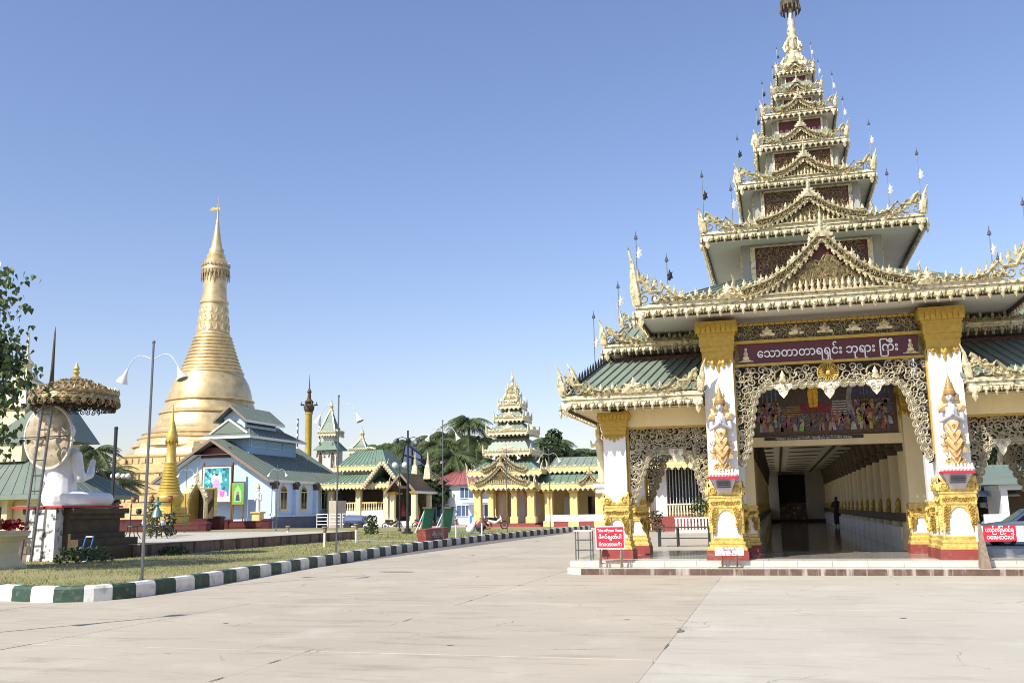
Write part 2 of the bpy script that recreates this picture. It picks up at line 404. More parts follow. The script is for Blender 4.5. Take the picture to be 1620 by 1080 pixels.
# ================================================================ ground, road, kerb, lawn
g = MB(); g.add([(-1500, -200, -.06), (1500, -200, -.06), (1500, 2500, -.06), (-1500, 2500, -.06)], [(0, 1, 2, 3)])
tag(g.build('ground', 'far_ground'), kind='structure')
rd = MB(); rd.add([(-30, -8, -.035), (17, -8, -.035), (17, 64, -.035), (-30, 64, -.035)], [(0, 1, 2, 3)])
road = tag(rd.build('road', 'joint'), kind='structure')
xs = [-29.0, -25.0, -21.0, -17.1, -13.2, -9.3, -5.4, -1.35, 2.6, 6.5, 10.5, 14.5]
ys = [-6.0, 0.0, 5.2, 10.5, 15.8, 21.4, 27.0, 33.0, 39.0, 45.0, 51.0, 57.0, 63.0]
for i in range(len(xs) - 1):
    for j in range(len(ys) - 1):
        if xs[i + 1] < -13 and ys[j] > 21: continue
        b = MB(); gap = 0.0; dz = random.uniform(-.003, .003)
        x0, x1, y0, y1 = xs[i] + (.004 if xs[i] < -5 else 0), xs[i + 1] - (.004 if xs[i + 1] < -5 else 0), ys[j] + .0008, ys[j + 1] - .0008
        b.stack(0, 0, [(.5, -.12), (.5, -.004), (.4992, 0)])
        b.v = [((x0 + x1) / 2 + x * (x1 - x0), (y0 + y1) / 2 + y * (y1 - y0), z + dz) for x, y, z in b.v]
        b.build('concrete_slab', 'concrete' if xs[i] < -1.4 else 'concrete_pale', road)
# dark repair seams and oil spots with shapes of their own
for (x, y, a, b_) in [(-9.9, 24.2, .5, .12), (-3.9, 11.2, .05, .02), (-2.2, 14.1, .06, .03), (-8.0, 12.9, .05, .03), (1.6, 14.8, .05, .03), (-1.33, 12.95, .05, .14)]:
    s_ = MB(); pts = []
    for k in range(14):
        t = 2 * math.pi * k / 14; q = random.uniform(.7, 1.2); pts.append((x + a * q * math.cos(t), y + b_ * q * math.sin(t), .0065))
    s_.add(pts, [tuple(range(14))]); s_.build('oil_spot', 'joint', road)

for k in range(26):
    x = random.choice((-9.3, -5.4, -5.4, -1.35)); y = random.uniform(6, 34); a = random.uniform(.006, .018); b_ = random.uniform(.06, .3); s_ = MB()
    s_.add([(x + a * random.uniform(.5, 1.3) * math.cos(t * math.pi / 5), y + b_ * random.uniform(.7, 1.2) * math.sin(t * math.pi / 5), .0062) for t in range(10)], [tuple(range(10))]); s_.build('joint_spall', 'joint', road)
KERB = [(-24.0, 18.6), (-20.0, 17.5), (-17.0, 16.5), (-14.9, 15.75), (-13.9, 15.5), (-13.2, 15.45), (-12.65, 15.7), (-12.35, 16.3), (-12.28, 17.2), (-12.33, 18.6), (-12.75, 21.8), (-13.2, 25.2), (-13.85, 30.1), (-14.45, 36.0), (-14.8, 42.0), (-14.95, 48.1), (-14.8, 56.0), (-14.4, 63.0), (-13.7, 72.0)]
def along(poly, d):
    for a, b in zip(poly[:-1], poly[1:]):
        L = math.dist(a, b)
        if d <= L: t = d / L; return (a[0] + (b[0] - a[0]) * t, a[1] + (b[1] - a[1]) * t)
        d -= L
    return poly[-1]
KL = sum(math.dist(a, b) for a, b in zip(KERB[:-1], KERB[1:]))
def kn(d):
    a, b = along(KERB, max(0, d - .25)), along(KERB, min(KL - .001, d + .25)); L = math.dist(a, b); return (-(b[1] - a[1]) / L, (b[0] - a[0]) / L)
def kat(d, off, z):
    p, n = along(KERB, d), kn(d); return (p[0] + n[0] * off, p[1] + n[1] * off, z)
kb = MB(); n_ = 140
for k in range(n_):
    d0, d1 = KL * k / n_, KL * (k + 1) / n_
    kb.add([kat(d0, .04, -.1), kat(d1, .04, -.1), kat(d1, .26, -.1), kat(d0, .26, -.1), kat(d0, .04, .255), kat(d1, .04, .255), kat(d1, .26, .255), kat(d0, .26, .255)],
           [(0, 1, 5, 4), (4, 5, 6, 7), (3, 7, 6, 2)])
kerb = tag(kb.build('kerb', 'concrete'), kind='structure')
d = 0.0; k = 0
while d < KL - .3:
    step = .56 if d < 13 else .72
    d1 = min(KL - .01, d + step); b = MB(); segs = 3
    rings = []
    for q in range(segs + 1):
        dd = d + .004 + (d1 - d - .008) * q / segs
        rings += [kat(dd, 0, -.1), kat(dd, .012, .235), kat(dd, .05, .285), kat(dd, .25, .29), kat(dd, .3, .27), kat(dd, .3, -.1)]
    ff = []
    for q in range(segs):
        for e in range(5): a = q * 6 + e; ff.append((a, a + 6, a + 7, a + 1))
    ff += [tuple(range(6)), tuple(reversed(range(segs * 6, segs * 6 + 6)))]
    b.add(rings, ff)
    b.build('kerb_block', 'kerb_white' if k % 2 else ('kerb_green' if d < 33 else 'kerb_black'), kerb)
    d = d1; k += 1

LAWN = [kat(KL * q / 60, .29, 0)[:2] for q in range(61)] + [(-30, 77), (-47, 80), (-64, 80), (-64, 30), (-40, 21)]
lw = MB(); k = len(LAWN)
lw.add([(x, y, .2) for x, y in LAWN] + [(x, y, -.1) for x, y in LAWN], [tuple(range(k))] + [(i + k, (i + 1) % k + k, (i + 1) % k, i) for i in range(k)])
tag(lw.build('lawn', 'soil'), kind='structure')
def in_poly(x, y, P_):
    c = False; j = len(P_) - 1
    for i in range(len(P_)):
        if (P_[i][1] > y) != (P_[j][1] > y) and x < (P_[j][0] - P_[i][0]) * (y - P_[i][1]) / (P_[j][1] - P_[i][1]) + P_[i][0]: c = not c
        j = i
    return c
rg = np.random.default_rng(3)
def blades(n, x0, x1, y0, y1, hmin, hmax, wd, bend=.04, clump=None):
    vv, ff = [], []
    cnt = 0
    while cnt < n:
        x, y = rg.uniform(x0, x1), y0 + (y1 - y0) * rg.random() ** 1.6
        if not in_poly(x, y, LAWN) or (x < -20.9 and 28 < y < 45): 
            cnt += .2; continue
        if math.sin(x * 1.9 + 1.3 * math.sin(y * .8)) + math.sin(y * 1.3 + x * .5) < rg.uniform(-2.2, .6): cnt += .3; continue
        cnt += 1
        a = rg.uniform(0, 2 * math.pi); h = rg.uniform(hmin, hmax); ww = wd * (1 + max(0, (y - 22) / 16))
        ca, sa = math.cos(a) * ww, math.sin(a) * ww; bx, by = rg.normal(0, bend), rg.normal(0, bend); q = len(vv)
        vv += [(x - ca, y - sa, .195), (x + ca, y + sa, .195), (x + bx, y + by, .2 + h)]; ff.append((q, q + 1, q + 2))
    return vv, ff
gm = MB(); vv, ff = blades(60000, -34, -12.4, 15.5, 62, .025, .085, .006); gm.add(vv, ff)
tag(gm.build('grass', 'grass'), 'short dry green grass covering the lawn', 'grass', kind='stuff')

# ================================================================ ornament makers
def gable(root, fr, u, hw, h, s, mats=('gilt', 'dark_red'), tymp=True, name='gable'):
    """pediment of two raking boards with flame crest, hanging leaves, carved tympanum and finial"""
    mb = MB(); bkd = MB()
    th = .17 * s
    for sg in (-1, 1):
        def P(t, o): return (u + sg * hw * (1 - t), h * t + .02 + o)
        curve = lambda t: -.22 * h * math.sin(math.pi * t)
        n = 10
        lo = [(P(t / n, curve(t / n) - th * .2)) for t in range(n + 1)]; hi = [(P(t / n, curve(t / n) + th)) for t in range(n + 1)]
        for i in range(n):
            bkd.prism(fr, [lo[i], lo[i + 1], hi[i + 1], hi[i]] if sg < 0 else [lo[i + 1], lo[i], hi[i], hi[i + 1]], .02, .10 * s)
        mb.ribbon(fr, hi, .05 * s, .05 * s, .10 * s); mb.ribbon(fr, lo, .05 * s, .04 * s, .10 * s)
        L = math.hypot(hw, h); k = max(5, int(L / (.155 * s)))
        for i in range(k):
            t = (i + .6) / (k + .6); a = P(t, curve(t) + th * .9)
            big = 1.25 if i % 3 == 0 else .9
            mb.relief(fr, a[0], a[1], .14 * s * big, .22 * s * big, FLAME if i % 2 else BUD, .09 * s, n0=.0)
            b = P(t, curve(t) - th * .1)
            mb.relief(fr, b[0], b[1], .13 * s, .13 * s, DROP, .07 * s, (0, -.4), n0=.06 * s)
            c_ = P(t, curve(t) + th * .4); mb.spiral(fr, c_[0], c_[1], .078 * s, .04 * s, .06 * s, random.uniform(0, 6), random.choice((-1, 1)), n=8, n0=.10 * s)
        # up-curled end
        e = [(u + sg * (hw - .05 * s), .05), (u + sg * (hw + .12 * s), .10 * s), (u + sg * (hw + .20 * s), .28 * s), (u + sg * (hw + .16 * s), .45 * s), (u + sg * (hw + .22 * s), .60 * s)]
        mb.ribbon(fr, e, [.16 * s, .15 * s, .12 * s, .07 * s, .01], .10 * s, .03)
        mb.spiral(fr, u + sg * (hw - .1 * s), .16 * s, .15 * s, .05 * s, .06 * s, 0, sg, n=12, n0=.08)
    # crown of the gable
    ap = h + th
    for k, (ww, hh) in enumerate([(.5, .30), (.36, .44), (.2, .66)]):
        mb.relief(fr, u, ap - .12 * s, ww * s, hh * s, FLAME if k < 2 else BUD, .12 * s + .03 * k, n0=.05)
    c = fp(fr, u, 0, .09)
    mb.lathe(c.x, c.y, [(.05 * s, c.z + ap), (.085 * s, c.z + ap + .1 * s), (.04 * s, c.z + ap + .2 * s), (.06 * s, c.z + ap + .28 * s), (.02 * s, c.z + ap + .4 * s), (.003, c.z + ap + .62 * s)], 8)
    if tymp:
        k = max(3, int(hw / (.14 * s)))
        for i in range(-k, k + 1):
            t = 1 - abs(i) / (k + .5); hh = .12 * s + .4 * h * t * (1 if i % 2 == 0 else .6)
            if hh < .95 * h * t - .02: mb.relief(fr, u + i * hw / (k + 1), .02, .14 * s, min(hh, .36 * s), BUD, .07 * s, n0=-.06)
        n = int(hw * h / (.016 * s * s))
        for i in range(min(n, 200)):
            t = random.random() ** 1.3 * .8; x = random.uniform(-1, 1) * hw * (1 - t) * .78
            mb.spiral(fr, u + x, .08 * s + h * t * .72, random.uniform(.09, .15) * s, .042 * s, .06 * s, random.uniform(0, 6), random.choice((-1, 1)), n=11, n0=-.08)
    o = mb.build(name, mats[0], root); bd = bkd.build('rake_board', 'old_brown', o)  # board coloured dark to paint shaded gaps behind the carving
    if tymp:
        bp = MB(); bp.prism(fr, [(u - hw * .9, .02), (u + hw * .9, .02), (u, h * .93)], -.12, -.09); bp.build('tympanum', mats[1], o)
    return o
def crest_row(mb, fr, u0, u1, s, skip=(), lean=0.0):
    k = max(2, int((u1 - u0) / (.165 * s)))
    for i in range(k):
        u = u0 + (i + .5) * (u1 - u0) / k
        if any(a < u < b for a, b in skip): continue
        q = (1.15 if i % 2 else .82) * random.uniform(.85, 1.15)
        mb.relief(fr, u, .05 * s, .17 * s, .25 * s * q, BUD if i % 2 else FLAME, .08 * s, n0=-.02)
        mb.spiral(fr, u, .08 * s, .075 * s, .032 * s, .06 * s, i * 1.3, 1 if i % 2 else -1, n=8, n0=.04 * s)
    pts = []
    n = max(4, k)
    for i in range(n + 1):
        u = u0 + (u1 - u0) * i / n; e = min(u - u0, u1 - u); pts.append((u, .03 * s + .10 * s * max(0, 1 - e / (.5 * s)) ** 2))
    mb.ribbon(fr, pts, .06 * s, .05 * s, .03 * s)
def corner_orn(mb, fr, u, sg, s, tall=1.0):
    """scrolled corner piece rising to an upswept horn; sg=+1 horn at smaller u"""
    for (du, v, r, sgn) in [(.18, .16, .16, 1), (.46, .15, .15, -1), (.74, .12, .12, 1), (.98, .10, .09, -1), (.20, .42, .13, -1), (.45, .36, .10, 1), (.18, .66, .09, 1)]:
        if v > .5 * tall + .25: continue
        mb.spiral(fr, u + sg * du * s, v * s, r * s, .065 * s, .07 * s, 1.5, sgn * sg, n=13, n0=.0)
    body = [(u + sg * 1.25 * s, .06 * s), (u + sg * .95 * s, .16 * s), (u + sg * .70 * s, .42 * s), (u + sg * .62 * s, .30 * s), (u + sg * .35 * s, .30 * s), (u + sg * .20 * s, .55 * s), (u + sg * .10 * s, .62 * s), (u + sg * .06 * s, .90 * s * tall)]
    mb.ribbon(fr, body, [.05 * s, .09 * s, .06 * s, .10 * s, .13 * s, .12 * s, .14 * s, .05 * s], .09 * s, .02)
    for i in range(7): mb.relief(fr, u + sg * (.15 + .16 * i) * s, (.62 * tall - .085 * i) * s, .13 * s, .26 * s, BUD if i % 2 else FLAME, .08 * s)
    c = fp(fr, u + sg * .03 * s, 0, -.03 * s); o = -fr[1] * sg * .16 * s + fr[3] * .1 * s
    mb.tube([c + Vector((0, 0, 0)), c + Vector((0, 0, .35 * s)) + o * .3, c + Vector((0, 0, .7 * s * tall)) + o * .5, c + Vector((0, 0, 1.05 * s * tall)) + o * .6, c + Vector((0, 0, 1.5 * s * tall)) + o * 1.3], [.10 * s, .12 * s, .085 * s, .05 * s, .006], 7)
PEND = {}
def eave(root, x0, x1, y0, y1, zc, s, sides=('front', 'left', 'right'), indiv=('front',), gables=(), corners=('front',), soffit='soffit', inset=.9, name='eave', beam_mat='gilt', orn=True, tall=1.0, roofz=None, pitch=.27, beam_h=.09):
    """carved roof edge: beam, hanging leaf fringe below, flame crest above, white soffit inside"""
    b = MB(); h = beam_h * s; t = .22 * s
    for (a0, a1, c0, c1) in ((x0, x1, y0, y0 + t), (x0, x1, y1 - t, y1), (x0, x0 + t, y0 + t, y1 - t), (x1 - t, x1, y0 + t, y1 - t)):
        b.bb(a0, a1, c0, c1, zc - h, zc + h * .55)
    b.bb(x0 - .05 * s, x1 + .05 * s, y0 - .05 * s, y0 - .002, zc + h * .1, zc + h)
    b.bb(x0 - .05 * s, x0 - .002, y0, y1, zc + h * .1, zc + h); b.bb(x1 + .002, x1 + .05 * s, y0, y1, zc + h * .1, zc + h)
    bo = b.build(name, beam_mat, root)
    sf = MB(); sf.bb(x0 + .02, x1 - .02, y0 + .02, y1 - .02, zc - h - .05, zc - h * .9 - .008); sf.build('soffit', soffit, bo)
    crest = MB(); rest = MB()
    for sd_ in sides:
        L = (x1 - x0) if sd_ in ('front', 'back') else (y1 - y0)
        org = {'front': (x0, y0 - .05 * s, 0), 'right': (x1 + .05 * s, y0, 0), 'left': (x0 - .05 * s, y1, 0), 'back': (x1, y1 + .05 * s, 0)}[sd_]
        k = max(3, round(L / (pitch * s))); pw = L / k
        fr = frame((org[0], org[1], zc - h), sd_)
        if sd_ in indiv:
            key = (round(pw, 3), round(s, 3), sd_)
            if key not in PEND:
                q = MB(); f0 = frame((0, 0, 0), sd_)
                q.ribbon(f0, [(-pw * .5, -.01 * s), (-pw * .32, -.10 * s), (0, -.14 * s), (pw * .32, -.10 * s), (pw * .5, -.01 * s)], .05 * s, .06 * s, .0)
                q.relief(f0, 0, -.02 * s, pw * .58, .25 * s, DROP, .13 * s, (0, -.5), n0=.01)
                q.relief(f0, pw * .5, -.01 * s, pw * .30, .15 * s, DROP, .09 * s, (0, -.4), n0=.01)
                PEND[key] = q.mesh('fringe_leaf', 'gilt')
            for i in range(k):
                p = fp(fr, (i + .5) * pw, .02 * s, .004); inst(PEND[key], 'fringe_leaf', p, bo)
        else:
            for i in range(k):
                u = (i + .5) * pw
                rest.ribbon(fr, [(u - pw * .5, 0), (u, -.13 * s), (u + pw * .5, 0)], .05 * s, .05 * s, 0)
                rest.relief(fr, u, 0, pw * .62, .24 * s, DROP, .10 * s, (0, -.5), n0=.012)
        bk = MB(); bk.prism(fr, [(.02, -.15 * s), (L - .02, -.15 * s), (L - .02, .03 * s), (.02, .03 * s)], -.07 * s, -.035 * s); bk.build('fringe_shadow_board', 'old_brown', bo)  # added dark strip stands in for the shade behind the fringe
        # deep end leaf at each corner
        for sg, uu in ((1, 0), (-1, L)):
            rest.relief(fr, uu + sg * .10 * s, .02 * s, .28 * s, .42 * s, DROP, .10 * s, (0, -.45), n0=.02)
        fr2 = frame((org[0], org[1], zc + h), sd_)
        if orn:
            skip = [(u - w_ * 1.0, u + w_ * 1.0) for (s2, u, w_, hh) in gables if s2 == sd_]
            crest_row(crest, fr2, .55 * s if sd_ in corners else .1, L - (.55 * s if sd_ in corners else .1), s, skip)
            if sd_ in corners or sd_ != 'back':
                corner_orn(crest, fr2, 0, 1, s, tall); corner_orn(crest, fr2, L, -1, s, tall)
    if rest.v: rest.build('side_fringe', 'gilt', bo, kind='stuff')
    if crest.v: crest.build('crest', 'gilt', bo, kind='stuff')
    for (s2, u, w_, hh) in gables:
        org = {'front': (x0, y0 - .05 * s, zc + h), 'right': (x1 + .05 * s, y0, zc + h), 'left': (x0 - .05 * s, y1, zc + h)}[s2]
        gable(bo, frame(org, s2), u, w_, hh, min(s, 1.0))
    return bo
def roof_slope(parent, A, B, C, D, n, mat_, th=.02, rib=.035, ribw=.03):
    """metal roofing laid in separate sheets from eave A-B to top D-C, each with a standing seam"""
    A, B, C, D = map(Vector, (A, B, C, D))
    nn = (B - A).cross(D - A).normalized()
    if nn.z < 0: nn = -nn
    for i in range(n):
        a, b, c, d_ = A.lerp(B, i / n), A.lerp(B, (i + 1) / n), D.lerp(C, (i + 1) / n), D.lerp(C, i / n)
        e = (b - a) * .004; mb = MB(); o = nn * th
        mb.add([a + e, b - e, c, d_, a + e + o, b - e + o, c + o, d_ + o], [(3, 2, 1, 0), (4, 5, 6, 7), (0, 1, 5, 4), (1, 2, 6, 5), (3, 0, 4, 7), (2, 3, 7, 6)])
        if rib and (d_ - a).length > .15:
            w_ = (b - a).normalized() * ribw; o2 = o + nn * rib; o = o - nn * .004
            mb.add([a + e + o, a + e + w_ + o, d_ + w_ * .8 + o, d_ + o, a + e + o2, a + e + w_ + o2, d_ + w_ * .8 + o2, d_ + o2], [(4, 5, 6, 7), (0, 1, 5, 4), (1, 2, 6, 5), (3, 0, 4, 7), (2, 3, 7, 6)])
        mb.build('roof_sheet', mat_, parent)
def ridge_comb(mb, A, B, s, n):
    """row of thin upright points along a hip or ridge"""
    A, B = Vector(A), Vector(B)
    mb.tube([A, B], .035 * s, 5)
    for i in range(n):
        p = A.lerp(B, (i + .5) / n); mb.tube([p, p + Vector((0, 0, .12 * s)), p + Vector((0, 0, .26 * s))], [.03 * s, .035 * s, .004], 4)
def flagpole(parent, x, y, z, h, s=1.0, dark=False):
    mb = MB(); mb.tube([(x, y, z), (x, y, z + h)], .011 * s, 5)
    mb.lathe(x, y, [(.012 * s, z + h), (.05 * s, z + h + .02), (.045 * s, z + h + .07 * s), (.015 * s, z + h + .13 * s), (.003, z + h + .24 * s)], 7)
    o = mb.build('flag_pole', 'steel', parent)
    f = MB(); fr = (Vector((x, y, z + h * .62)), Vector((.9, .43, 0)), Vector((0, 0, 1)), Vector((.43, -.9, 0)))
    f.relief(fr, .07 * s, -.12 * s, .15 * s, .30 * s, [(-.5, .1), (-.3, .3), (-.5, .5), (-.25, .62), (-.1, 1), (.2, .7), (.5, .8), (.35, .5), (.55, .25), (.2, .2), (0, 0)], .03, (0, .5))
    f.build('flag', 'black' if dark else 'lamp_white', o)
def fill_scroll(mb, fr, inside, box, r, w_, d, n0=0.0, dens=1.0, seg=11):
    u0, u1, v0, v1 = box; p = r * 1.55 / dens; row = 0; v = v0
    while v < v1:
        u = u0 + (p / 2 if row % 2 else 0)
        while u < u1:
            a, b = u + random.uniform(-.25, .25) * p, v + random.uniform(-.25, .25) * p
            if inside(a, b):
                mb.spiral(fr, a, b, r * random.uniform(.8, 1.2), w_, d * random.uniform(.7, 1.2), random.uniform(0, 6.28), random.choice((-1, 1)), random.uniform(1.1, 1.6), seg, n0)
            u += p
        v += p * .85; row += 1
def scallops(mb, fr, pts, r, w_, d, n0=0.0):
    """loops hung along a path"""
    for i, (u, v) in enumerate(pts):
        for q, a in ((1.0, 0), (.62, 2.)):
            ring = [(u + r * q * math.cos(a + t * 2 * math.pi / 10), v + r * q * math.sin(a + t * 2 * math.pi / 10)) for t in range(11)]
            mb.ribbon(fr, ring, w_, d, n0)
def path_pts(poly, step):
    out = []; carry = 0
    for a, b in zip(poly[:-1], poly[1:]):
        L = math.dist(a, b); t = carry
        while t < L: out.append((a[0] + (b[0] - a[0]) * t / L, a[1] + (b[1] - a[1]) * t / L)); t += step
        carry = t - L
    return out
def lace_arch(parent, fr, x0, x1, ztop, zin, leg_l, leg_r, zleg, cut=.45, r=.10, name='lace_arch', mat_='lace_silver', pend=(), discs=()):
    """openwork arch: scrolls fill the spandrels and two tapering legs, loops edge the opening"""
    mb = MB()
    inner = [(x0 + .06, zleg), (x0 + leg_l * .55, zleg + .35), (x0 + leg_l, zin - cut - .15), (x0 + leg_l + .1, zin - cut * .5), (x0 + leg_l + cut, zin), (x1 - leg_r - cut, zin), (x1 - leg_r - .1, zin - cut * .5), (x1 - leg_r, zin - cut - .15), (x1 - leg_r * .55, zleg + .35), (x1 - .06, zleg)]
    poly = [(x0, zleg)] + inner + [(x1, zleg), (x1, ztop), (x0, ztop)]
    fill_scroll(mb, fr, lambda a, b: in_poly(a, b, poly) and all(math.hypot(a - q[0], b - q[1]) > q[2] for q in discs), (x0, x1, zleg, ztop), r, r * .42, .06, dens=1.0)
    mk = MB(); fill_scroll(mk, fr, lambda a, b: in_poly(a, b, poly), (x0, x1, zleg, ztop), r * .8, r * .4, .04, n0=-.10, dens=.95, seg=9); mk.build('rear_scrolls', 'old_brown', parent, kind='stuff')  # added rear layer, coloured dark as shade in the lace gaps
    mb.ribbon(fr, inner, r * .5, .06, .012)
    scallops(mb, fr, path_pts(inner, r * 1.7), r * .8, r * .3, .055, .02)
    for (u, w_, h) in pend:
        mb.relief(fr, u, zin + .04, w_, h, [(-.5, 0), (-.55, -.25), (-.3, -.45), (-.22, -.7), (0, -1), (.22, -.7), (.3, -.45), (.55, -.25), (.5, 0)], .07, (0, -.4), .02)
        for q in range(5): mb.spiral(fr, u + random.uniform(-.22, .22) * w_, zin - random.uniform(.02, .4) * h, .06, .022, .035, random.uniform(0, 6), 1, n=9, n0=.06)
    o = mb.build(name, mat_, parent, kind='stuff')
    fm = MB(); 
    for (a, b, c, d_) in ((x0 - .05, x0, zleg + .1, ztop), (x1, x1 + .05, zleg + .1, ztop), (x0 - .05, x1 + .05, ztop, ztop + .06)):
        fm.prism(fr, [(a, c), (b, c), (b, d_), (a, d_)], -.03, .05)
    fm.build('lace_frame', 'gold_cap', parent)
    return o
# ================================================================ entrance pavilion of the covered walkway
XC, Z0 = 1.38, .30
mir = lambda x: 2 * XC - x
# platform with two steps
pl = MB(); pl.bb(-5.15, 13.5, 23.85, 29.5, -.05, Z0); pl.bb(-1.3, 4.1, 29.5, 80, -.05, Z0)
plat = tag(pl.build('platform', 'floor_tile'), kind='structure')
st = MB(); st.add([(-5.15, 23.72, -.05), (-4.75, 23.28, -.05), (14, 23.28, -.05), (14, 23.845, -.05), (-5.15, 23.845, -.05), (-5.15, 23.72, .15), (-4.75, 23.28, .15), (14, 23.28, .15), (14, 23.845, .15), (-5.15, 23.845, .15)],
                  [(5, 6, 7, 8, 9), (0, 1, 6, 5), (1, 2, 7, 6), (2, 3, 8, 7), (0, 5, 9, 4)])
st.build('step', 'marble', plat)
for k in range(24):
    b = MB(); b.bb(-4.72 + k * .78 + .006, -4.72 + (k + 1) * .78 - .006, 23.262, 23.279, .0, .143); b.build('riser_tile', 'brown_tile', plat)
for k in range(24):
    b = MB(); b.bb(-5.1 + k * .78 + .004, -5.1 + (k + 1) * .78 - .004, 23.832, 23.849, .155, .296); b.build('upper_riser_tile', 'marble', plat)
for i in range(23):
    for j in range(4):
        x0, y0 = -5.1 + i * .8, 23.855 + j * .8
        if y0 > 29: continue
        b = MB(); b.bb(x0 + .004, x0 + .796, y0 + .004, y0 + .796, Z0 + .001, Z0 + .006); b.build('floor_tile', 'marble' if j == 0 else 'floor_tile', plat)

PAV = thing('entrance_pavilion', (XC, 26.5, Z0), 'tall gilded entrance pavilion with seven tiered carved roofs and a spire', 'pavilion')
# porch roof, wings and tower
def pedestal(col, cx, cy, w_, top, acro=True):
    """stepped gold pedestal with white arched panels and leafy corners"""
    h = w_ / 2
    b = MB(); b.stack(cx, cy, [(h * 1.38, Z0 + .004), (h * 1.38, Z0 + .2), (h * 1.33, Z0 + .21), (h * 1.33, Z0 + .24)]); b.build('plinth', 'plinth_red', col)
    b = MB(); b.stack(cx, cy, [(h * 1.30, Z0 + .235), (h * 1.30, Z0 + .30), (h * 1.17, Z0 + .33), (h * 1.17, Z0 + .37), (h * 1.2, Z0 + .39), (h * 1.2, Z0 + .43), (h * 1.06, Z0 + .46), (h * 1.08, Z0 + .52), (h * 1.02, Z0 + .54)])
    zt = top - .30
    b.stack(cx, cy, [(h * 1.04, zt), (h * 1.09, zt + .04), (h * 1.09, zt + .26), (h * 1.15, zt + .28), (h * 1.15, zt + .33), (h * 1.03, zt + .34)])
    for sd_ in ('front', 'left', 'right', 'back'):
        hh = h * .965; o = {'front': (cx, cy - hh, 0), 'left': (cx - hh, cy, 0), 'right': (cx + hh, cy, 0), 'back': (cx, cy + hh, 0)}[sd_]
        fr = frame(o, sd_); z1, z2 = Z0 + .54, zt
        for sg in (-1, 1):
            poly = [(sg * hh, z1), (sg * hh * .97, z1), (sg * hh * .82, z1 + (z2 - z1) * .35), (sg * hh * .66, z1 + (z2 - z1) * .45), (sg * hh * .60, z1 + (z2 - z1) * .7), (sg * hh * .42, z1 + (z2 - z1) * .84), (sg * hh * .2, z1 + (z2 - z1) * .95), (0, z2 - .02), (0, z2), (sg * hh, z2)]
            if sg < 0: poly = poly[::-1]
            b.prism(fr, poly, -.01, .03)
            for q in range(9):
                t = q / 8; b.spiral(fr, sg * hh * (.86 - .1 * t), z1 + .12 + (z2 - z1 - .16) * t, .05 + .05 * t, .03, .035, q, sg, n=9, n0=.03)
            if acro:
                f2 = frame(fp(fr, 0, 0, h * .125), sd_)
                b.relief(f2, sg * hh * .85, zt + .34, .34 * hh / .36, .34, [(-.5, 0), (-.55, .4), (-.2 * sg - .1, .75), (sg * .35, 1), (.4, .55), (.5, 0)], .06, (0, .4))
                b.spiral(f2, sg * hh * .8, zt + .46, .1, .035, .04, 0, sg, n=10, n0=.04)
                b.relief(f2, sg * hh * .42, zt + .34, .3 * hh / .36, .17, LEAF, .05)
        for q in range(10): b.spiral(frame(fp(fr, 0, 0, h * .125), sd_), -hh + (q + .5) * hh / 5, zt + .15, .055, .024, .03, q * 2.1, 1 if q % 2 else -1, n=9, n0=.002)
    b.build('gold_pedestal', 'gold', col)
    b = MB(); b.stack(cx, cy, [(h * .985, Z0 + .5), (h * .955, zt + .02)]); b.build('pedestal_panel', 'white_col', col)
def column(cx, cy, w_, top, ped_top, cap_h, mat_='white_col', name='column', acro=True, parent=None):
    h = w_ / 2
    b = MB(); b.stack(cx, cy, [(h * .93, Z0 + .1), (h * .93, ped_top - .02), (h, ped_top), (h, top - cap_h * .4)]); col = b.build(name, mat_, parent or PAV)
    pedestal(col, cx, cy, w_, ped_top, acro)
    c = MB(); z = top - cap_h
    c.stack(cx, cy, [(h * 1.03, z), (h * 1.06, z + cap_h * .02), (h * 1.06, z + cap_h * .22), (h * 1.14, z + cap_h * .26), (h * 1.14, z + cap_h * .36), (h * 1.20, z + cap_h * .38), (h * 1.20, z + cap_h * .62), (h * 1.3, z + cap_h * .66), (h * 1.3, z + cap_h * .70), (h * 1.34, z + cap_h * .71), (h * 1.40, z + cap_h * .97), (h * 1.40, z + cap_h)])
    for sd_ in ('front', 'left', 'right'):
        hh = h * 1.06; o = {'front': (cx, cy - hh, 0), 'left': (cx - hh, cy, 0), 'right': (cx + hh, cy, 0)}[sd_]; fr = frame(o, sd_)
        for i, (u, hh2) in enumerate([(-.72, .18), (-.36, .26), (0, .36), (.36, .26), (.72, .18)]):
            c.relief(fr, u * h, z + .03, h * .44, hh2 * cap_h * .9, DROP, .05, (0, -.4), -.005)
        o = {'front': (cx, cy - h * 1.37, 0), 'left': (cx - h * 1.37, cy, 0), 'right': (cx + h * 1.37, cy, 0)}[sd_]; fr = frame(o, sd_)
        for i in range(8):
            c.relief(fr, (i - 3.5) * h * .345, z + cap_h * .70, h * .32, cap_h * .27, [(-.5, 0), (-.5, .8), (-.2, 1), (.2, 1), (.5, .8), (.5, 0)], .045, (0, .5))
    c.build('capital', 'gold_cap', col)
    return col
# front, wing and inner columns
XL, XR_ = -1.24, mir(-1.24)
COLS = [(XL, 24.42, .72, 6.17, 1.82, 1.0), (XR_, 24.42, .72, 6.17, 1.82, 1.0)]
for c_ in COLS: column(*c_)
for x in (-4.02, mir(-4.02)): column(x, 24.95, .58, 4.05, 1.62, .62)
for x in (-3.84, mir(-3.84)): column(x, 27.25, .50, 4.05, 1.55, .5)
for x in (-.95, mir(-.95)): column(x, 25.3, .36, 6.17, 1.6, .6, acro=False, name='half_column')
for x in (-.80, mir(-.80)): column(x, 27.3, .46, 4.75, 1.55, .75, 'cream', acro=False)
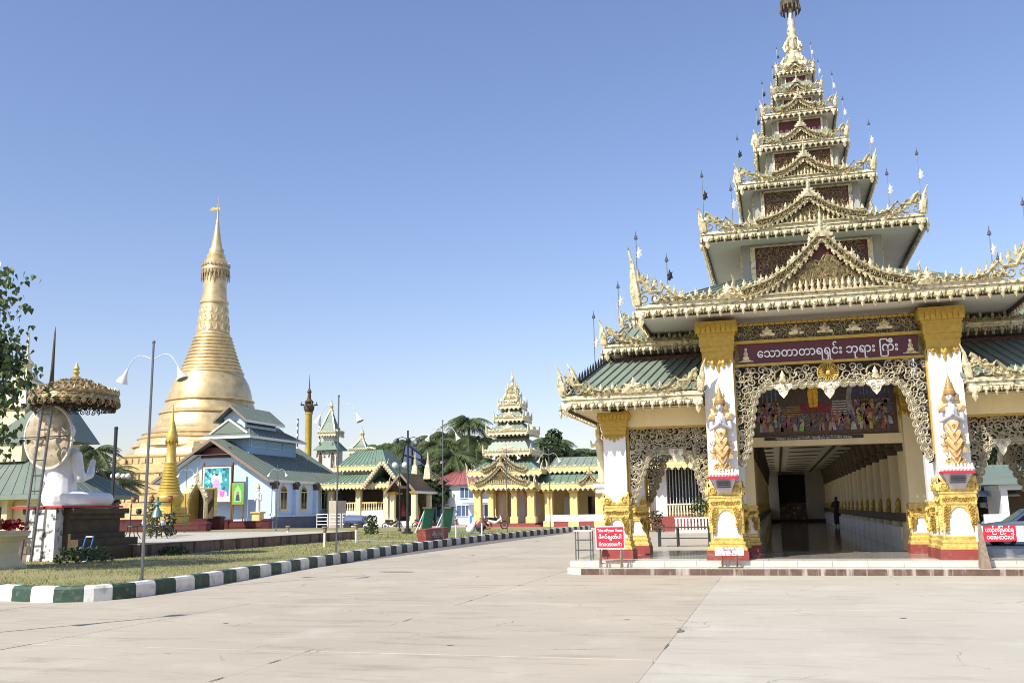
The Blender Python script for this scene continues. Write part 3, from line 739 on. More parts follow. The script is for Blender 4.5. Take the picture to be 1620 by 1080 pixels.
# porch eave and roof
PX0, PX1, PY0, PY1 = -3.08, mir(-3.08), 23.12, 29.6
ev = eave(PAV, PX0, PX1, PY0, PY1, 6.44, 1.0, gables=[('front', XC - PX0, 1.92, 1.28)], corners=('front', 'left', 'right'), name='porch_eave')
roof = MB(); roof.add([(PX0 + .1, PY0 + .1, 6.47), (PX1 - .1, PY0 + .1, 6.47), (3.6, 27.6, 7.98), (-.85, 27.6, 7.98), (PX0 + .1, PY1, 6.47), (PX1 - .1, PY1, 6.47), (3.6, 31.8, 7.98), (-.85, 31.8, 7.98)],
                      [(0, 1, 2, 3), (0, 3, 7, 4), (1, 5, 6, 2), (4, 7, 6, 5), (3, 2, 6, 7)])
rf = roof.build('porch_roof', 'green_roof', PAV)
roof_slope(rf, (PX0 + .15, PY0 + .1, 6.49), (PX1 - .15, PY0 + .1, 6.49), (3.6, 27.6, 8.0), (-.85, 27.6, 8.0), 26, 'green_roof')
roof_slope(rf, (PX0 + .1, PY1, 6.49), (PX0 + .1, PY0 + .15, 6.49), (-.86, 27.6, 8.0), (-.86, 31.8, 8.0), 14, 'green_roof')
for sgx, x in ((1, PX0), (-1, PX1)):
    flagpole(PAV, x + sgx * .02, PY0 + .1, 7.3, .95); flagpole(PAV, x + sgx * .75, PY0 + .25, 6.7, .95, dark=sgx > 0)
    flagpole(PAV, x + sgx * .1, PY0 + 2.6, 6.6, 1.0)
    md = MB(); fr = frame((0, PY0 - .05, 6.53), 'front')
    u = XC - sgx * 2.25
    md.relief(fr, u, 0, .5, .42, LEAF, .16); md.spiral(fr, u - .12, .14, .12, .05, .06, 0, 1, n0=.08); md.spiral(fr, u + .12, .14, .12, .05, .06, 3.1, -1, n0=.08)
    md.build('crest_medallion', 'gilt', PAV)
# upper frieze, name board, carved arch of the central bay
FY = 24.30
fr = frame((0, FY, 0), 'front')
fz = MB(); fz.prism(fr, [(-.86, 5.68), (3.62, 5.68), (3.62, 6.14), (-.86, 6.14)], -.10, -.05); fz.build('frieze_back', 'dark_wood', PAV)
fz = MB(); fill_scroll(fz, fr, lambda a, b: True, (-.82, 3.60, 5.75, 6.08), .10, .036, .05, -.05)
for u in (.0, .7, 1.38, 2.06, 2.76): fz.relief(fr, u, 5.78, .36, .26, LEAF, .1, n0=-.04)
fz.build('carved_frieze', 'gilt', PAV, kind='stuff')
fz = MB(); fz.prism(fr, [(-.86, 5.60), (3.62, 5.60), (3.62, 5.68), (-.86, 5.68)], -.06, .03); fz.prism(fr, [(-.86, 5.03), (3.62, 5.03), (3.62, 5.09), (-.86, 5.09)], -.06, .03)
for i in range(34): fz.relief(fr, -.80 + i * .132, 6.06, .12, .07, [(-.5, 0), (-.5, 1), (.5, 1), (.5, 0)], .05, (0, .5), -.04)
fz.build('gold_moulding', 'gold_cap', PAV)
bd = MB(); bd.prism(fr, [(-.72, 5.095), (3.48, 5.095), (3.48, 5.595), (-.72, 5.595)], -.06, -.02); nb = bd.build('name_board', 'maroon', PAV)
tag(nb, 'maroon name board with raised silver Burmese lettering')
text('\u1031\u101e\u102c\u1010\u102c\u1010\u102c\u101b\u101b\u103e\u1004\u103a\u1038 \u1018\u102f\u101b\u102c\u1038 \u103c\u1000\u102e\u1038', 'lettering', 'lamp_white', nb, (1.38, FY + .014, 5.33), .30, extrude=.012, width=3.3, bold=.004)
for sg in (-1, 1):
    q = MB(); u = XC + sg * 1.93; q.relief(fr, u, 5.14, .34, .1, LEAF, .05, n0=-.02); q.relief(fr, u, 5.2, .2, .26, BUD, .08, n0=-.02); q.sphere(fp(fr, u, 5.46, 0), .045, 8, 5); q.build('seated_figure_emblem', 'gilt', nb)
    q = MB()
    for i in range(5): q.spiral(fr, XC + sg * 2.165, 5.14 + i * .105, .06, .024, .035, i, sg, n=9, n0=-.02)
    q.build('board_side_scroll', 'gilt', nb)
lace_arch(PAV, fr, -.84, 3.60, 5.02, 4.50, .40, .40, 2.62, .32, .115, pend=((.30, .42, .36), (1.38, .46, .42), (2.46, .42, .36)), discs=((.30, 4.74, .2), (1.38, 4.78, .25), (2.46, 4.74, .2)))
for u, z, r_ in ((.30, 4.74, .19), (1.38, 4.78, .24), (2.46, 4.74, .19)):
    q = MB(); ring = [(u + r_ * math.cos(t * math.pi / 12), z + r_ * math.sin(t * math.pi / 12)) for t in range(25)]
    q.ribbon(fr, ring, .05, .06, .0)
    if r_ > .2:
        for t in range(20):
            a = t * math.pi / 10; q.ribbon(fr, [(u + .05 * math.cos(a), z + .05 * math.sin(a)), (u + .21 * math.cos(a), z + .21 * math.sin(a))], [.012, .05], .04, .0)
        q.relief(fr, u, z - .05, .1, .1, [(-.5, 0), (-.5, 1), (.5, 1), (.5, 0)], .06, (0, .5))
        q.build('wheel_medallion', 'gold', PAV)
    else:
        q.relief(fr, u, z - .15, .22, .30, BUD, .09); q.spiral(fr, u - .08, z - .08, .06, .03, .04, 0, 1, n=9); q.spiral(fr, u + .08, z - .08, .06, .03, .04, 3, -1, n=9)
        q.build('figure_medallion', 'gilt', PAV)
# picture beam and painting behind
b = MB(); b.bb(-1.0, 3.76, 27.42, 27.75, 3.20, 3.46); b.bb(-1.0, 3.76, 27.52, 27.75, 3.46, 6.1); b.bb(3.30, 3.76, 27.44, 27.52, 3.46, 6.1); bm = b.build('picture_beam', 'cream', PAV)
# side wings: two stepped hipped roofs each
for sg in (1, -1):
    X = (lambda x: x) if sg > 0 else mir
    def rect(a, b): return (min(X(a), X(b)), max(X(a), X(b)))
    x0, x1 = rect(-5.16, -1.66); side = 'left' if sg > 0 else 'right'
    wv = eave(PAV, x0, x1, 23.75, 28.9, 4.31, .86, sides=('front', side), corners=('front', side), name='wing_eave', tall=.62, pitch=.25, soffit='cream', beam_h=.13)
    q = MB(); f2 = frame((0, 23.70, 4.42), 'front'); u = X(-3.35)
    q.relief(f2, u, 0, .5, .42, FLAME, .12); q.spiral(f2, u - .22, .12, .13, .05, .06, 0, 1); q.spiral(f2, u + .22, .12, .13, .05, .06, 3, -1); q.relief(f2, u - .4, 0, .2, .25, BUD, .08); q.relief(f2, u + .4, 0, .2, .25, BUD, .08)
    q.build('crest_centrepiece', 'gilt', wv)
    # lower roof
    e0, e1 = X(-5.08), X(-1.6); t0, t1 = X(-4.35), X(-1.0)
    r_ = MB(); r_.add([(e0, 23.85, 4.40), (e1, 23.85, 4.40), (t1, 26.0, 5.55), (t0, 26.0, 5.55), (e0, 28.9, 4.40), (t0, 28.2, 5.55)], [(0, 1, 2, 3), (0, 3, 5, 4)]); wr = r_.build('wing_roof', 'green_roof', PAV)
    if sg > 0: roof_slope(wr, (e0, 23.85, 4.42), (e1, 23.85, 4.42), (t1, 26.0, 5.57), (t0, 26.0, 5.57), 14, 'green_roof', rib=.045)
    else: roof_slope(wr, (e1, 23.85, 4.42), (e0, 23.85, 4.42), (t0, 26.0, 5.57), (t1, 26.0, 5.57), 14, 'green_roof', rib=.045)
    roof_slope(wr, (e0, 28.9, 4.42), (e0, 23.85, 4.42), (t0, 26.0, 5.57), (t0, 28.2, 5.57), 12, 'green_roof', rib=.045)
    c = MB(); ridge_comb(c, (e0, 23.85, 4.55), (t0, 26.0, 5.62), 1.0, 15); c.build('hip_comb', 'iron', wr, kind='stuff')
    hn = MB()
    for (p, hh) in (((X(-4.92), 24.3, 4.72), .62), ((t0, 26.05, 5.6), .75)):
        hn.tube([p, (p[0] - sg * .02, p[1], p[2] + hh * .35), (p[0] - sg * .10, p[1] - .03, p[2] + hh * .7), (p[0] - sg * .22, p[1] - .05, p[2] + hh)], [.075, .09, .06, .008], 6)
    hn.build('hip_horn', 'gilt', wr)
    # gold wall strip and upper tier
    wl = MB(); wl.bb(*rect(-4.15, -1.1), 26.15, 27.9, 5.45, 5.72); wl.build('wing_upper_wall', 'dark_red', PAV)
    ws = MB(); f2 = frame((0, 26.145, 0), 'front'); a0, a1 = rect(-4.1, -1.6)
    fill_scroll(ws, f2, lambda a, b: True, (a0, a1, 5.52, 5.66), .06, .026, .04, 0); ws.build('wing_wall_scroll', 'gilt', PAV, kind='stuff')
    u0, u1 = rect(-4.38, -1.2)
    up = eave(PAV, u0, u1, 25.75, 28.2, 5.97, .82, sides=('front', side), corners=('front', side), name='wing_upper_eave', tall=.6, pitch=.25)
    r2 = MB(); a, b_ = X(-4.3), X(-1.2); c0, c1 = X(-3.95), X(-1.2); r2.add([(a, 25.85, 6.04), (b_, 25.85, 6.04), (c1, 26.6, 6.62), (c0, 26.6, 6.62), (a, 28.2, 6.04), (c0, 28.0, 6.62)], [(0, 1, 2, 3), (0, 3, 5, 4)]); ur = r2.build('wing_upper_roof', 'green_roof', PAV)
    A, B, C, D = (a, 25.85, 6.06), (b_, 25.85, 6.06), (c1, 26.6, 6.64), (c0, 26.6, 6.64)
    if sg > 0: roof_slope(ur, A, B, C, D, 11, 'green_roof')
    else: roof_slope(ur, B, A, D, C, 11, 'green_roof')
    tv = MB(); a0, a1 = rect(-4.0, -1.2); f2 = frame((0, 26.58, 6.62), 'front'); crest_row(tv, f2, a0 + .5, a1, .8); corner_orn(tv, f2, X(-4.0), sg, .7, .7); tv.build('ridge_crest', 'gilt', ur, kind='stuff')
    tb = MB(); tb.bb(a0, a1, 26.6, 28.0, 6.55, 6.75); tb.build('ridge_block', 'gilt', ur)
    flagpole(PAV, X(-4.70), 25.95, 5.0, 1.85, 1.0); flagpole(PAV, X(-4.0), 26.1, 6.7, 1.0, 1.0)
    # lintel and lace between columns
    lb = MB(); lb.bb(*rect(-3.75, -1.55), 24.80, 25.1, 3.66, 4.14); lb.bb(*rect(-4.2, -3.9), 25.3, 28.6, 3.66, 4.14); lb.build('lintel', 'cream', PAV)
    f2 = frame((0, 24.86, 0), 'front'); a0, a1 = rect(-3.66, -1.66)
    lace_arch(PAV, f2, a0, a1, 3.60, 3.02, .36, .30, 1.75, .3, .115, pend=((X(-2.45), .34, .40),))
    f2 = frame((0, 27.4, 0), 'front'); a0, a1 = rect(-3.55, -1.25)
    lace_arch(PAV, f2, a0, a1, 3.60, 3.10, .42, .42, 1.8, .35, .12, pend=((X(-2.4), .34, .40),))
    lb = MB(); lb.bb(*rect(-3.6, -1.2), 27.42, 27.7, 3.66, 4.14); lb.build('rear_lintel', 'cream', PAV)
# tower tiers: (half width, beam height, scale, body half width)
YT, XT = 30.0, 1.36
TI = [(2.95, 9.30, .92, 1.95), (1.90, 11.06, .74, 1.5), (1.29, 12.40, .62, 1.02), (1.06, 13.49, .54, .78), (.71, 14.28, .46, .52), (.54, 15.09, .40, .38)]
zb = 7.7
for i, (hw, z, s, bw) in enumerate(TI):
    b = MB(); b.bb(XT - bw, XT + bw, YT - bw, YT + bw, zb, z - .05); body = b.build('tower_body', 'tower_wall', PAV)
    # carved red panels on the visible faces
    for sd_ in ('front', 'left', 'right'):
        o = {'front': (XT, YT - bw - .001, 0), 'left': (XT - bw - .001, YT, 0), 'right': (XT + bw + .001, YT, 0)}[sd_]; f2 = frame(o, sd_); za, zz = zb + .12, z - .22 * s - .05
        if zz - za < .15: za = zz - .15
        p = MB(); p.prism(f2, [(-bw * .8, za), (bw * .8, za), (bw * .8, zz), (-bw * .8, zz)], 0, .02); p.build('tower_panel', 'dark_red', body)
        p = MB()
        for (a, b1, c, d_) in ((-bw * .87, -bw * .80, za - .05, zz + .04), (bw * .80, bw * .87, za - .05, zz + .04), (-bw * .8, bw * .8, zz, zz + .05), (-bw * .04, bw * .04, za, zz)):
            p.prism(f2, [(a, c), (b1, c), (b1, d_), (a, d_)], .0, .05)
        if i < 3: fill_scroll(p, f2, lambda a, b1: abs(a) > .1, (-bw * .74, bw * .74, za + .04, zz - .04), .09 * s / .9, .035 * s, .05, .02)
        p.build('panel_carving', 'gilt', body, kind='stuff')
    gw = hw * .50; gh = (.70, .52, .40, .32, .24, .2)[i]
    eave(PAV, XT - hw, XT + hw, YT - hw, YT + hw, z, s, sides=('front', 'left', 'right'), indiv=('front',) if i < 2 else (), gables=[('front', hw, gw, gh)] + ([('left', hw, gw, gh)] if i < 3 else []), corners=('front', 'left', 'right'), name='tier_eave', tall=.55, soffit='soffit', pitch=.26 if i < 3 else .3)
    if i < 5:
        nb_ = TI[i + 1][3]; r_ = MB(); r_.stack(XT, YT, [(hw - .06, z + .03), (nb_ + .04, z + .42 * s + .3)]); r_.build('tier_roof', 'green_roof', PAV)
    for sx in (-1, 1):
        flagpole(PAV, XT + sx * (hw - .02), YT - hw + .03, z + .3 * s, 1.5 * s + .1, s + .1, dark=sx < 0)
        flagpole(PAV, XT + sx * hw * .72 if i < 1 else XT + sx * (hw - .02), YT - hw + .1 if i < 1 else YT + hw * .2, z + .2 * s, 1.2 * s, s + .1)
    zb = z - .02
# spire and umbrella
sp = MB(); sp.stack(XT, YT, [(.40, 15.15), (.38, 15.45), (.26, 15.55), (.28, 15.65), (.19, 15.72), (.19, 15.85)])
sp.lathe(XT, YT, [(.2, 15.8), (.22, 15.95), (.15, 16.02), (.20, 16.12), (.17, 16.3), (.21, 16.42), (.12, 16.55), (.16, 16.7), (.10, 16.9), (.12, 17.0), (.07, 17.3), (.05, 17.5), (.05, 18.6), (.01, 19.4)], 12)
for a in range(8):
    c, s_ = math.cos(a * math.pi / 4), math.sin(a * math.pi / 4)
    for (rr, z, l) in ((.22, 16.0, .4), (.3, 15.5, .35)): sp.tube([(XT + rr * c, YT + rr * s_, z), (XT + rr * 1.25 * c, YT + rr * 1.25 * s_, z + l * .4), (XT + rr * .95 * c, YT + rr * .95 * s_, z + l)], [.04, .05, .006], 5)
spo = sp.build('spire', 'gilt', PAV, smooth=True)
hti = MB(); hti.lathe(XT, YT, [(.26, 17.50), (.31, 17.56), (.30, 17.76), (.24, 17.80), (.25, 17.95), (.18, 18.0), (.19, 18.15), (.12, 18.2), (.10, 18.5)], 14)
for a in range(14):
    c, s_ = math.cos(a * math.pi / 7), math.sin(a * math.pi / 7); hti.tube([(XT + .30 * c, YT + .30 * s_, 17.6), (XT + .31 * c, YT + .31 * s_, 17.40), (XT + .27 * c, YT + .27 * s_, 17.30)], [.02, .035, .01], 5)
hti.build('crown_umbrella', 'old_brown', spo)
# covered walkway behind
hw_ = MB()
WL, WR = -1.02, 3.78
hw_.bb(WL - .25, WL, 29.0, 78, Z0 - .1, Z0 + 1.0); hw_.bb(WL - .25, WL, 29.0, 78, 3.95, 4.35)  # left wall opened above the dado to brighten the walkway inside
for j in range(19): hw_.bb(WL - .24, WL - .01, 29.0 + j * 2.5, 29.6 + j * 2.5, Z0 + 1.0, 3.95)
walkL = hw_.build('walkway_wall', 'cream', PAV)
b = MB(); b.bb(WR, WR + .25, 29.0, 78, Z0 - .1, 4.35); walkR = b.build('walkway_wall', 'cream', PAV)
b = MB(); b.bb(WL - .3, WR + .3, 27.76, 78, 4.08, 4.35); ceil = b.build('walkway_ceiling', 'ceiling', PAV)
b = MB(); b.add([(WL - 1.3, 29, 4.36), (WR + 1.3, 29, 4.36), (XC, 29, 5.9), (WL - 1.3, 78, 4.36), (WR + 1.3, 78, 4.36), (XC, 78, 5.9)], [(0, 2, 5, 3), (1, 4, 5, 2), (0, 1, 2), (3, 5, 4), (0, 3, 4, 1)]); b.build('walkway_roof', 'green_roof', PAV)  # eaves drawn out wide to block sun from the opened wall
b = MB(); b.bb(WL, WR, 28.2, 78, Z0 + .008, Z0 + .012); b.build('walkway_floor', 'hall_floor', PAV)
for j in range(13):
    y = 29.5 + j * 3.6
    for x, wd, dp, mt in ((XC, 1.5, .75, 'dark_wood'), (WL + .72, .55, 1.1, 'dark_wood'), (WR - .72, .55, 1.1, 'dark_wood')):
        for q in (0,):
            e = MB(); e.lathe(x, y + q, [(wd / 2, 4.062), (wd / 2, 4.076)], 14, ey=dp / wd); e.build('ceiling_rosette', mt, ceil)
for x in (WL + 1.3, WR - 1.3):
    b = MB(); b.bb(x - .06, x + .06, 28, 77, 4.04, 4.079); b.build('ceiling_beam', 'old_brown', ceil)
# pilasters with dark capitals, dado ledge, low rail
pm = MB(); pm.lathe(0, 0, [(.36, 0), (.36, .25), (.30, .3), (.28, 2.75), (.3, 2.8)], 12); PIL = pm.mesh('pilaster', 'cream', True)
cm = MB(); cm.lathe(0, 0, [(.30, 2.75), (.36, 2.95), (.31, 3.0), (.42, 3.5), (.46, 3.78)], 12); CAPM = cm.mesh('pilaster_capital', 'old_brown', True)
lm = MB(); lm.lathe(0, 0, [(.1, 0), (.12, .1), (.06, .16), (.1, .26), (.07, .36), (.01, .44)], 8); URN = lm.mesh('ledge_finial', 'gold_cap', True)
dm = MB(); dm.bb(-.1, .1, -1.1, 1.1, 0, .62); DADO = dm.mesh('dado_panel', 'white', False)
for wall, x, sg in ((walkL, WL, 1), (walkR, WR, -1)):
    for j in range(19):
        y = 29.3 + j * 2.5
        inst(PIL, 'pilaster', (x + sg * .12, y, Z0 + .01), wall); inst(CAPM, 'pilaster_capital', (x + sg * .12, y, Z0), wall)
        inst(URN, 'ledge_finial', (x + sg * .34, y + 1.25, Z0 + 1.02), wall); inst(DADO, 'dado_panel', (x + sg * .34, y + 1.25, Z0 + .012), wall)
    b = MB(); a, c = sorted((x, x + sg * .46)); b.bb(a, c, 29.1, 77.5, Z0 + .78, Z0 + 1.02); b.build('dado_ledge', 'old_brown', wall)
# dim far end: steps and dark doorway
b = MB(); b.bb(WL - .2, WR + .2, 77.6, 78, Z0, 4.3); b.bb(WL - .2, .1, 76, 77.6, Z0, 4.3); b.bb(2.1, WR + .2, 76, 77.6, Z0, 4.3); b.build('end_wall', 'soffit', PAV)
for k in range(7):
    b = MB(); b.bb(.11, 2.09, 75.2 + k * .3, 77.55, Z0 + .012 + k * .19, Z0 + .012 + (k + 1) * .19); b.build('stair_tread', 'brown_tile', PAV)
b = MB(); b.bb(.12, 2.08, 77.52, 77.59, Z0 + 1.4, 3.9); b.build('end_door', 'black', PAV)
b = MB(); b.bb(WL, WR, 74.8, 76, Z0 + .013, Z0 + .22); b.build('end_step', 'dark_wood', PAV)
# ================================================================ statues, painting, signs at the pavilion
def flat(mb, fr, pts, n, col):
    mb.add([fp(fr, u, v, n) for u, v in pts], [tuple(range(len(pts)))]); mb.colour(col)
def disc(u, v, r, k=10, ry=None):
    return [(u + r * math.cos(2 * math.pi * i / k), v + (ry or r) * math.sin(2 * math.pi * i / k)) for i in range(k)]
for cx, lab in ((XL, 'white and gold praying guardian statue on the column beside the small white notice'), (XR_, 'white and gold praying guardian statue on the column beside the barrier banner')):
    yf = 24.055; fr = frame((cx, yf, 0), 'front')
    # bracket on the column
    b = MB(); b.add([(cx - .16, yf - .10, 1.90), (cx + .16, yf - .10, 1.90), (cx + .16, yf, 1.90), (cx - .16, yf, 1.90), (cx - .29, yf - .34, 2.24), (cx + .29, yf - .34, 2.24), (cx + .29, yf, 2.24), (cx - .29, yf, 2.24)], [(3, 2, 1, 0), (4, 5, 6, 7), (0, 1, 5, 4), (1, 2, 6, 5), (3, 0, 4, 7)])
    br = b.build('statue_bracket', 'face_grey', PAV)
    b = MB(); b.bb(cx - .35, cx + .35, yf - .40, yf, 2.245, 2.30); b.build('bracket_red_band', 'sign_red', br)
    b = MB(); b.bb(cx - .34, cx + .34, yf - .39, yf, 2.302, 2.36)
    for k in range(9): b.relief(frame((cx, yf - .385, 0)), -.30 + k * .075, 2.36, .09, .12, BUD, .05)
    for k in range(9): b.relief(frame((cx, yf - .385, 0)), -.30 + k * .075, 2.36, .09, .055, DROP, .05, (0, -.4))
    b.build('lotus_base', 'white', br)
    for k in range(4):
        b = MB(); b.prism(frame((cx, yf - .222 - k * .0, 0)), [(-.17, 2.03 + k * .045), (.17, 2.03 + k * .045), (.17, 2.04 + k * .045), (-.17, 2.04 + k * .045)], -.04, .012 + .045 * k); b.build('inscription_line', 'ink', br)
    G = thing('guardian_statue', (cx, yf - .17, 2.36), lab, 'statue')
    yc = yf - .17
    body = MB()
    body.cap((cx - .07, yc, 2.44), (cx - .08, yc, 3.1), .07, .10); body.cap((cx + .07, yc, 2.44), (cx + .08, yc, 3.1), .07, .10)
    body.cap((cx, yc, 3.1), (cx, yc, 3.42), .15, .14); body.cap((cx, yc, 3.45), (cx, yc, 3.72), .135, .155)
    body.cap((cx - .12, yc, 3.75), (cx + .12, yc, 3.75), .085, .085); body.cap((cx, yc, 3.78), (cx, yc, 3.92), .055, .05)
    body.sphere((cx, yc - .02, 4.0), .105, 14, 10, .88, .95, 1.2)
    body.sphere((cx, yc - .125, 3.985), .02, 8, 5, .8, 1, 1.6)
    for sg in (-1, 1):
        body.sphere((cx + sg * .10, yc - .01, 3.98), .03, 8, 5, .5, .8, 1.6)
        body.cap((cx + sg * .205, yc, 3.74), (cx + sg * .235, yc - .02, 3.46), .062, .05); body.cap((cx + sg * .235, yc - .02, 3.46), (cx + sg * .05, yc - .17, 3.56), .05, .038)
        for q in range(4): body.cap((cx + sg * .022, yc - .19 - q * .012, 3.58), (cx + sg * .014, yc - .20 - q * .014, 3.70 - .012 * abs(q - 1.5)), .017, .012, 7)
        body.cap((cx + sg * .03, yc - .17, 3.57), (cx + sg * .02, yc - .165, 3.65), .016, .011, 7)
        body.cap((cx + sg * .08, yc, 2.44), (cx + sg * .10, yc - .13, 2.40), .055, .04)
    body.fuse('body', 'face_grey', G, .014, 3)
    cr = MB(); cr.lathe(cx, yc - .01, [(.115, 4.06), (.13, 4.09), (.12, 4.14), (.125, 4.16), (.10, 4.20), (.105, 4.22), (.075, 4.28), (.08, 4.30), (.05, 4.37), (.05, 4.39), (.025, 4.47), (.004, 4.58)], 14)
    for sg in (-1, 1): cr.relief(frame((cx + sg * .13, yc - .02, 0)), 0, 3.93, .10, .2, FLAME, .05, n0=-.01)
    cr.build('crown', 'crown_tan', G, smooth=True)
    sk = MB(); f2 = frame((cx, yc - .10, 0))
    sk.lathe(cx, yc, [(.13, 2.43), (.19, 2.47), (.17, 2.55), (.12, 2.66), (.13, 2.74), (.19, 2.88), (.215, 3.0), (.18, 3.1), (.155, 3.2), (.175, 3.3), (.15, 3.42), (.13, 3.46)], 18, 0, 1, .62)
    for (z, ww, hh, n) in ((3.44, .22, .28, .045), (3.24, .28, .30, .05), (3.04, .32, .30, .05), (2.84, .24, .26, .03), (2.66, .20, .22, .02)):
        sk.relief(f2, 0, z, ww, hh, [(-.5, 0), (-.55, -.3), (-.35, -.6), (-.15, -.85), (0, -1), (.15, -.85), (.35, -.6), (.55, -.3), (.5, 0)], .05, (0, -.45), n - .04)
        sk.ribbon(f2, [(-ww * .52, z - hh * .2), (-ww * .3, z - hh * .62), (0, z - hh), (ww * .3, z - hh * .62), (ww * .52, z - hh * .2)], .022, .03, n - .01)
        sk.spiral(f2, 0, z - hh * .4, .045, .02, .03, 0, 1, n=9, n0=n)
    for q in (-1, 1):
        for (zz, uu, r_) in ((3.12, .20, .075), (2.93, .215, .07), (2.56, .15, .065)): sk.spiral(f2, q * uu, zz, r_, .035, .05, 0 if q > 0 else 3.14, -q, n=11, n0=-.05)
    sl = MB()
    for q in (-1, 1):
        sk.relief(f2, q * .20, 2.72, .12, .3, FLAME, .05, n0=-.06); sk.relief(f2, q * .16, 2.44, .14, .2, FLAME, .05, n0=-.06)
        sl = MB(); sl.relief(f2, q * .22, 3.68, .15, .16, [(-.5, 0), (-.5 - .2 * q, .8), (0, 1), (.5 - .2 * q, .8), (.5, 0)], .09, (0, .5), -.05); sl.build('shoulder_plate', 'flesh_gold', G)
    sk.build('ornate_robe', 'flesh_gold', G); sk = MB()
    for q in range(7): sk.spiral(f2, -.09 + .03 * q, 3.80 - .02 * (3 - abs(q - 3)), .03, .014, .02, q, 1, n=7, n0=-.01)
    sk.build('necklace', 'flesh_gold', G)
    fc = MB(); f3 = frame((cx, yc - .122, 0))
    for sg in (-1, 1): fc.relief(f3, sg * .04, 4.01, .045, .014, [(-.5, 0), (0, .9), (.5, 0), (0, -.9)], .004, (0, 0), -.012); fc.relief(f3, sg * .042, 4.04, .06, .014, [(-.5, 0), (0, .9), (.5, 0), (0, .3)], .004, (0, .4), -.012)
    fc.relief(f3, 0, 3.925, .05, .014, [(-.5, 0), (0, .9), (.5, 0), (0, -.9)], .004, (0, 0), -.004)
    fc.build('painted_eyes_and_mouth', 'ink', G)
    fl = MB(); fl.relief(f2, 0, 4.0, .5, .42, [(-.4, -.6), (-.6, -.2), (-.3, 0), (-.34, .5), (0, .8), (.34, .5), (.3, 0), (.6, -.2), (.4, -.6)], .03, (0, 0), -.16)
    fl.build('shoulder_flame', 'cream', G)
# winged white figure on the wing column, seen in profile
for x in (-4.32,):
    G = thing('winged_statue', (x - .12, 24.95, 2.2), 'small white winged statue on the outer side of the wing column', 'statue')
    b = MB(); c = (x - .12, 24.95)
    b.cap((c[0], c[1], 2.3), (c[0], c[1], 2.9), .08, .10); b.cap((c[0], c[1], 2.9), (c[0] - .03, c[1], 3.3), .10, .11); b.sphere((c[0] - .05, c[1], 3.47), .08, 12, 8)
    b.cap((c[0] - .03, c[1] - .1, 3.28), (c[0] - .22, c[1] - .04, 3.2), .05, .04); b.cap((c[0] - .22, c[1] - .04, 3.2), (c[0] - .26, c[1], 3.36), .04, .02); b.cap((c[0], c[1], 2.35), (c[0] - .1, c[1], 2.3), .07, .05)
    b.fuse('body', 'cream', G, .018, 3)
    b = MB(); b.lathe(c[0] - .04, c[1], [(.08, 3.50), (.09, 3.54), (.06, 3.6), (.05, 3.68), (.01, 3.86)], 10); b.build('crown', 'gold', G)
    b = MB(); b.bb(c[0] - .2, x + .03, c[1] - .2, c[1] + .2, 2.13, 2.22); b.bb(c[0] - .14, x + .03, c[1] - .14, c[1] + .14, 1.98, 2.13); b.build('statue_bracket', 'white', PAV)
# big painting above the inner beam
PF = frame((0, 27.515, 0))
T = thing('painting', (1.12, 27.5, 3.47), 'large dark framed painting of a crowd before a golden standing figure', 'painting')
b = MB(); b.prism(PF, [(-.98, 3.47), (3.26, 3.47), (3.26, 5.7), (-.98, 5.7)], 0, .03); b.build('frame', 'old_wood', T)
P_ = MB(); flat(P_, PF, [(-.88, 3.58), (3.16, 3.58), (3.16, 5.62), (-.88, 5.62)], .034, (.075, .05, .04)); rnd = random.Random(5)
flat(P_, PF, [(-.88, 4.55), (.3, 4.55), (.5, 5.62), (-.88, 5.62)], .036, (.05, .075, .13)); flat(P_, PF, [(2.1, 4.5), (3.16, 4.4), (3.16, 5.62), (2.2, 5.62)], .036, (.06, .06, .12))
flat(P_, PF, [(-.88, 4.15), (.35, 4.15), (.35, 4.25), (-.88, 4.28)], .038, (.09, .14, .12)); flat(P_, PF, [(2.3, 4.15), (3.16, 4.1), (3.16, 4.2), (2.3, 4.25)], .038, (.10, .15, .13))
for k in range(9): flat(P_, PF, [(-.85 + k * .12, 4.4), (-.82 + k * .12, 4.4), (-.82 + k * .12, 4.9), (-.85 + k * .12, 4.9)], .038, (.2, .17, .16)); flat(P_, PF, [(2.35 + k * .09, 4.55), (2.37 + k * .09, 4.55), (2.37 + k * .09, 5.0), (2.35 + k * .09, 5.0)], .038, (.16, .15, .2))
flat(P_, PF, [(.55, 4.1), (1.75, 4.1), (1.5, 4.35), (.8, 4.35)], .040, (.17, .02, .025))
for k in range(6): flat(P_, PF, [(1.55 + k * .012, 4.02 + k * .07), (1.98 - k * .0, 4.02 + k * .07), (1.98, 4.055 + k * .07), (1.56 + k * .012, 4.055 + k * .07)], .042, (.42, .40, .40)); flat(P_, PF, [(.25 + .02 * k, 4.02 + k * .05), (.75, 4.02 + k * .05), (.75, 4.045 + k * .05), (.27 + .02 * k, 4.045 + k * .05)], .042, (.26, .17, .05))
flat(P_, PF, [(1.0, 4.25), (1.22, 4.25), (1.26, 4.62), (1.2, 4.9), (1.02, 4.9), (.97, 4.62)], .044, (.72, .40, .02)); flat(P_, PF, disc(1.11, 5.0, .08), .045, (.65, .36, .05)); flat(P_, PF, disc(1.11, 5.0, .17), .043, (.35, .25, .08))
flat(P_, PF, [(1.08, 4.25), (1.13, 4.25), (1.11, 4.85)], .046, (.5, .26, .02))
flat(P_, PF, [(2.0, 3.95), (2.2, 3.9), (2.1, 4.5), (2.3, 5.2), (2.12, 5.2), (1.98, 4.5)], .042, (.26, .24, .25))
pal = [(.30, .07, .08), (.38, .20, .22), (.10, .12, .22), (.05, .12, .10), (.40, .28, .16), (.22, .08, .16), (.42, .36, .10), (.45, .42, .40), (.12, .06, .05), (.30, .16, .10)]
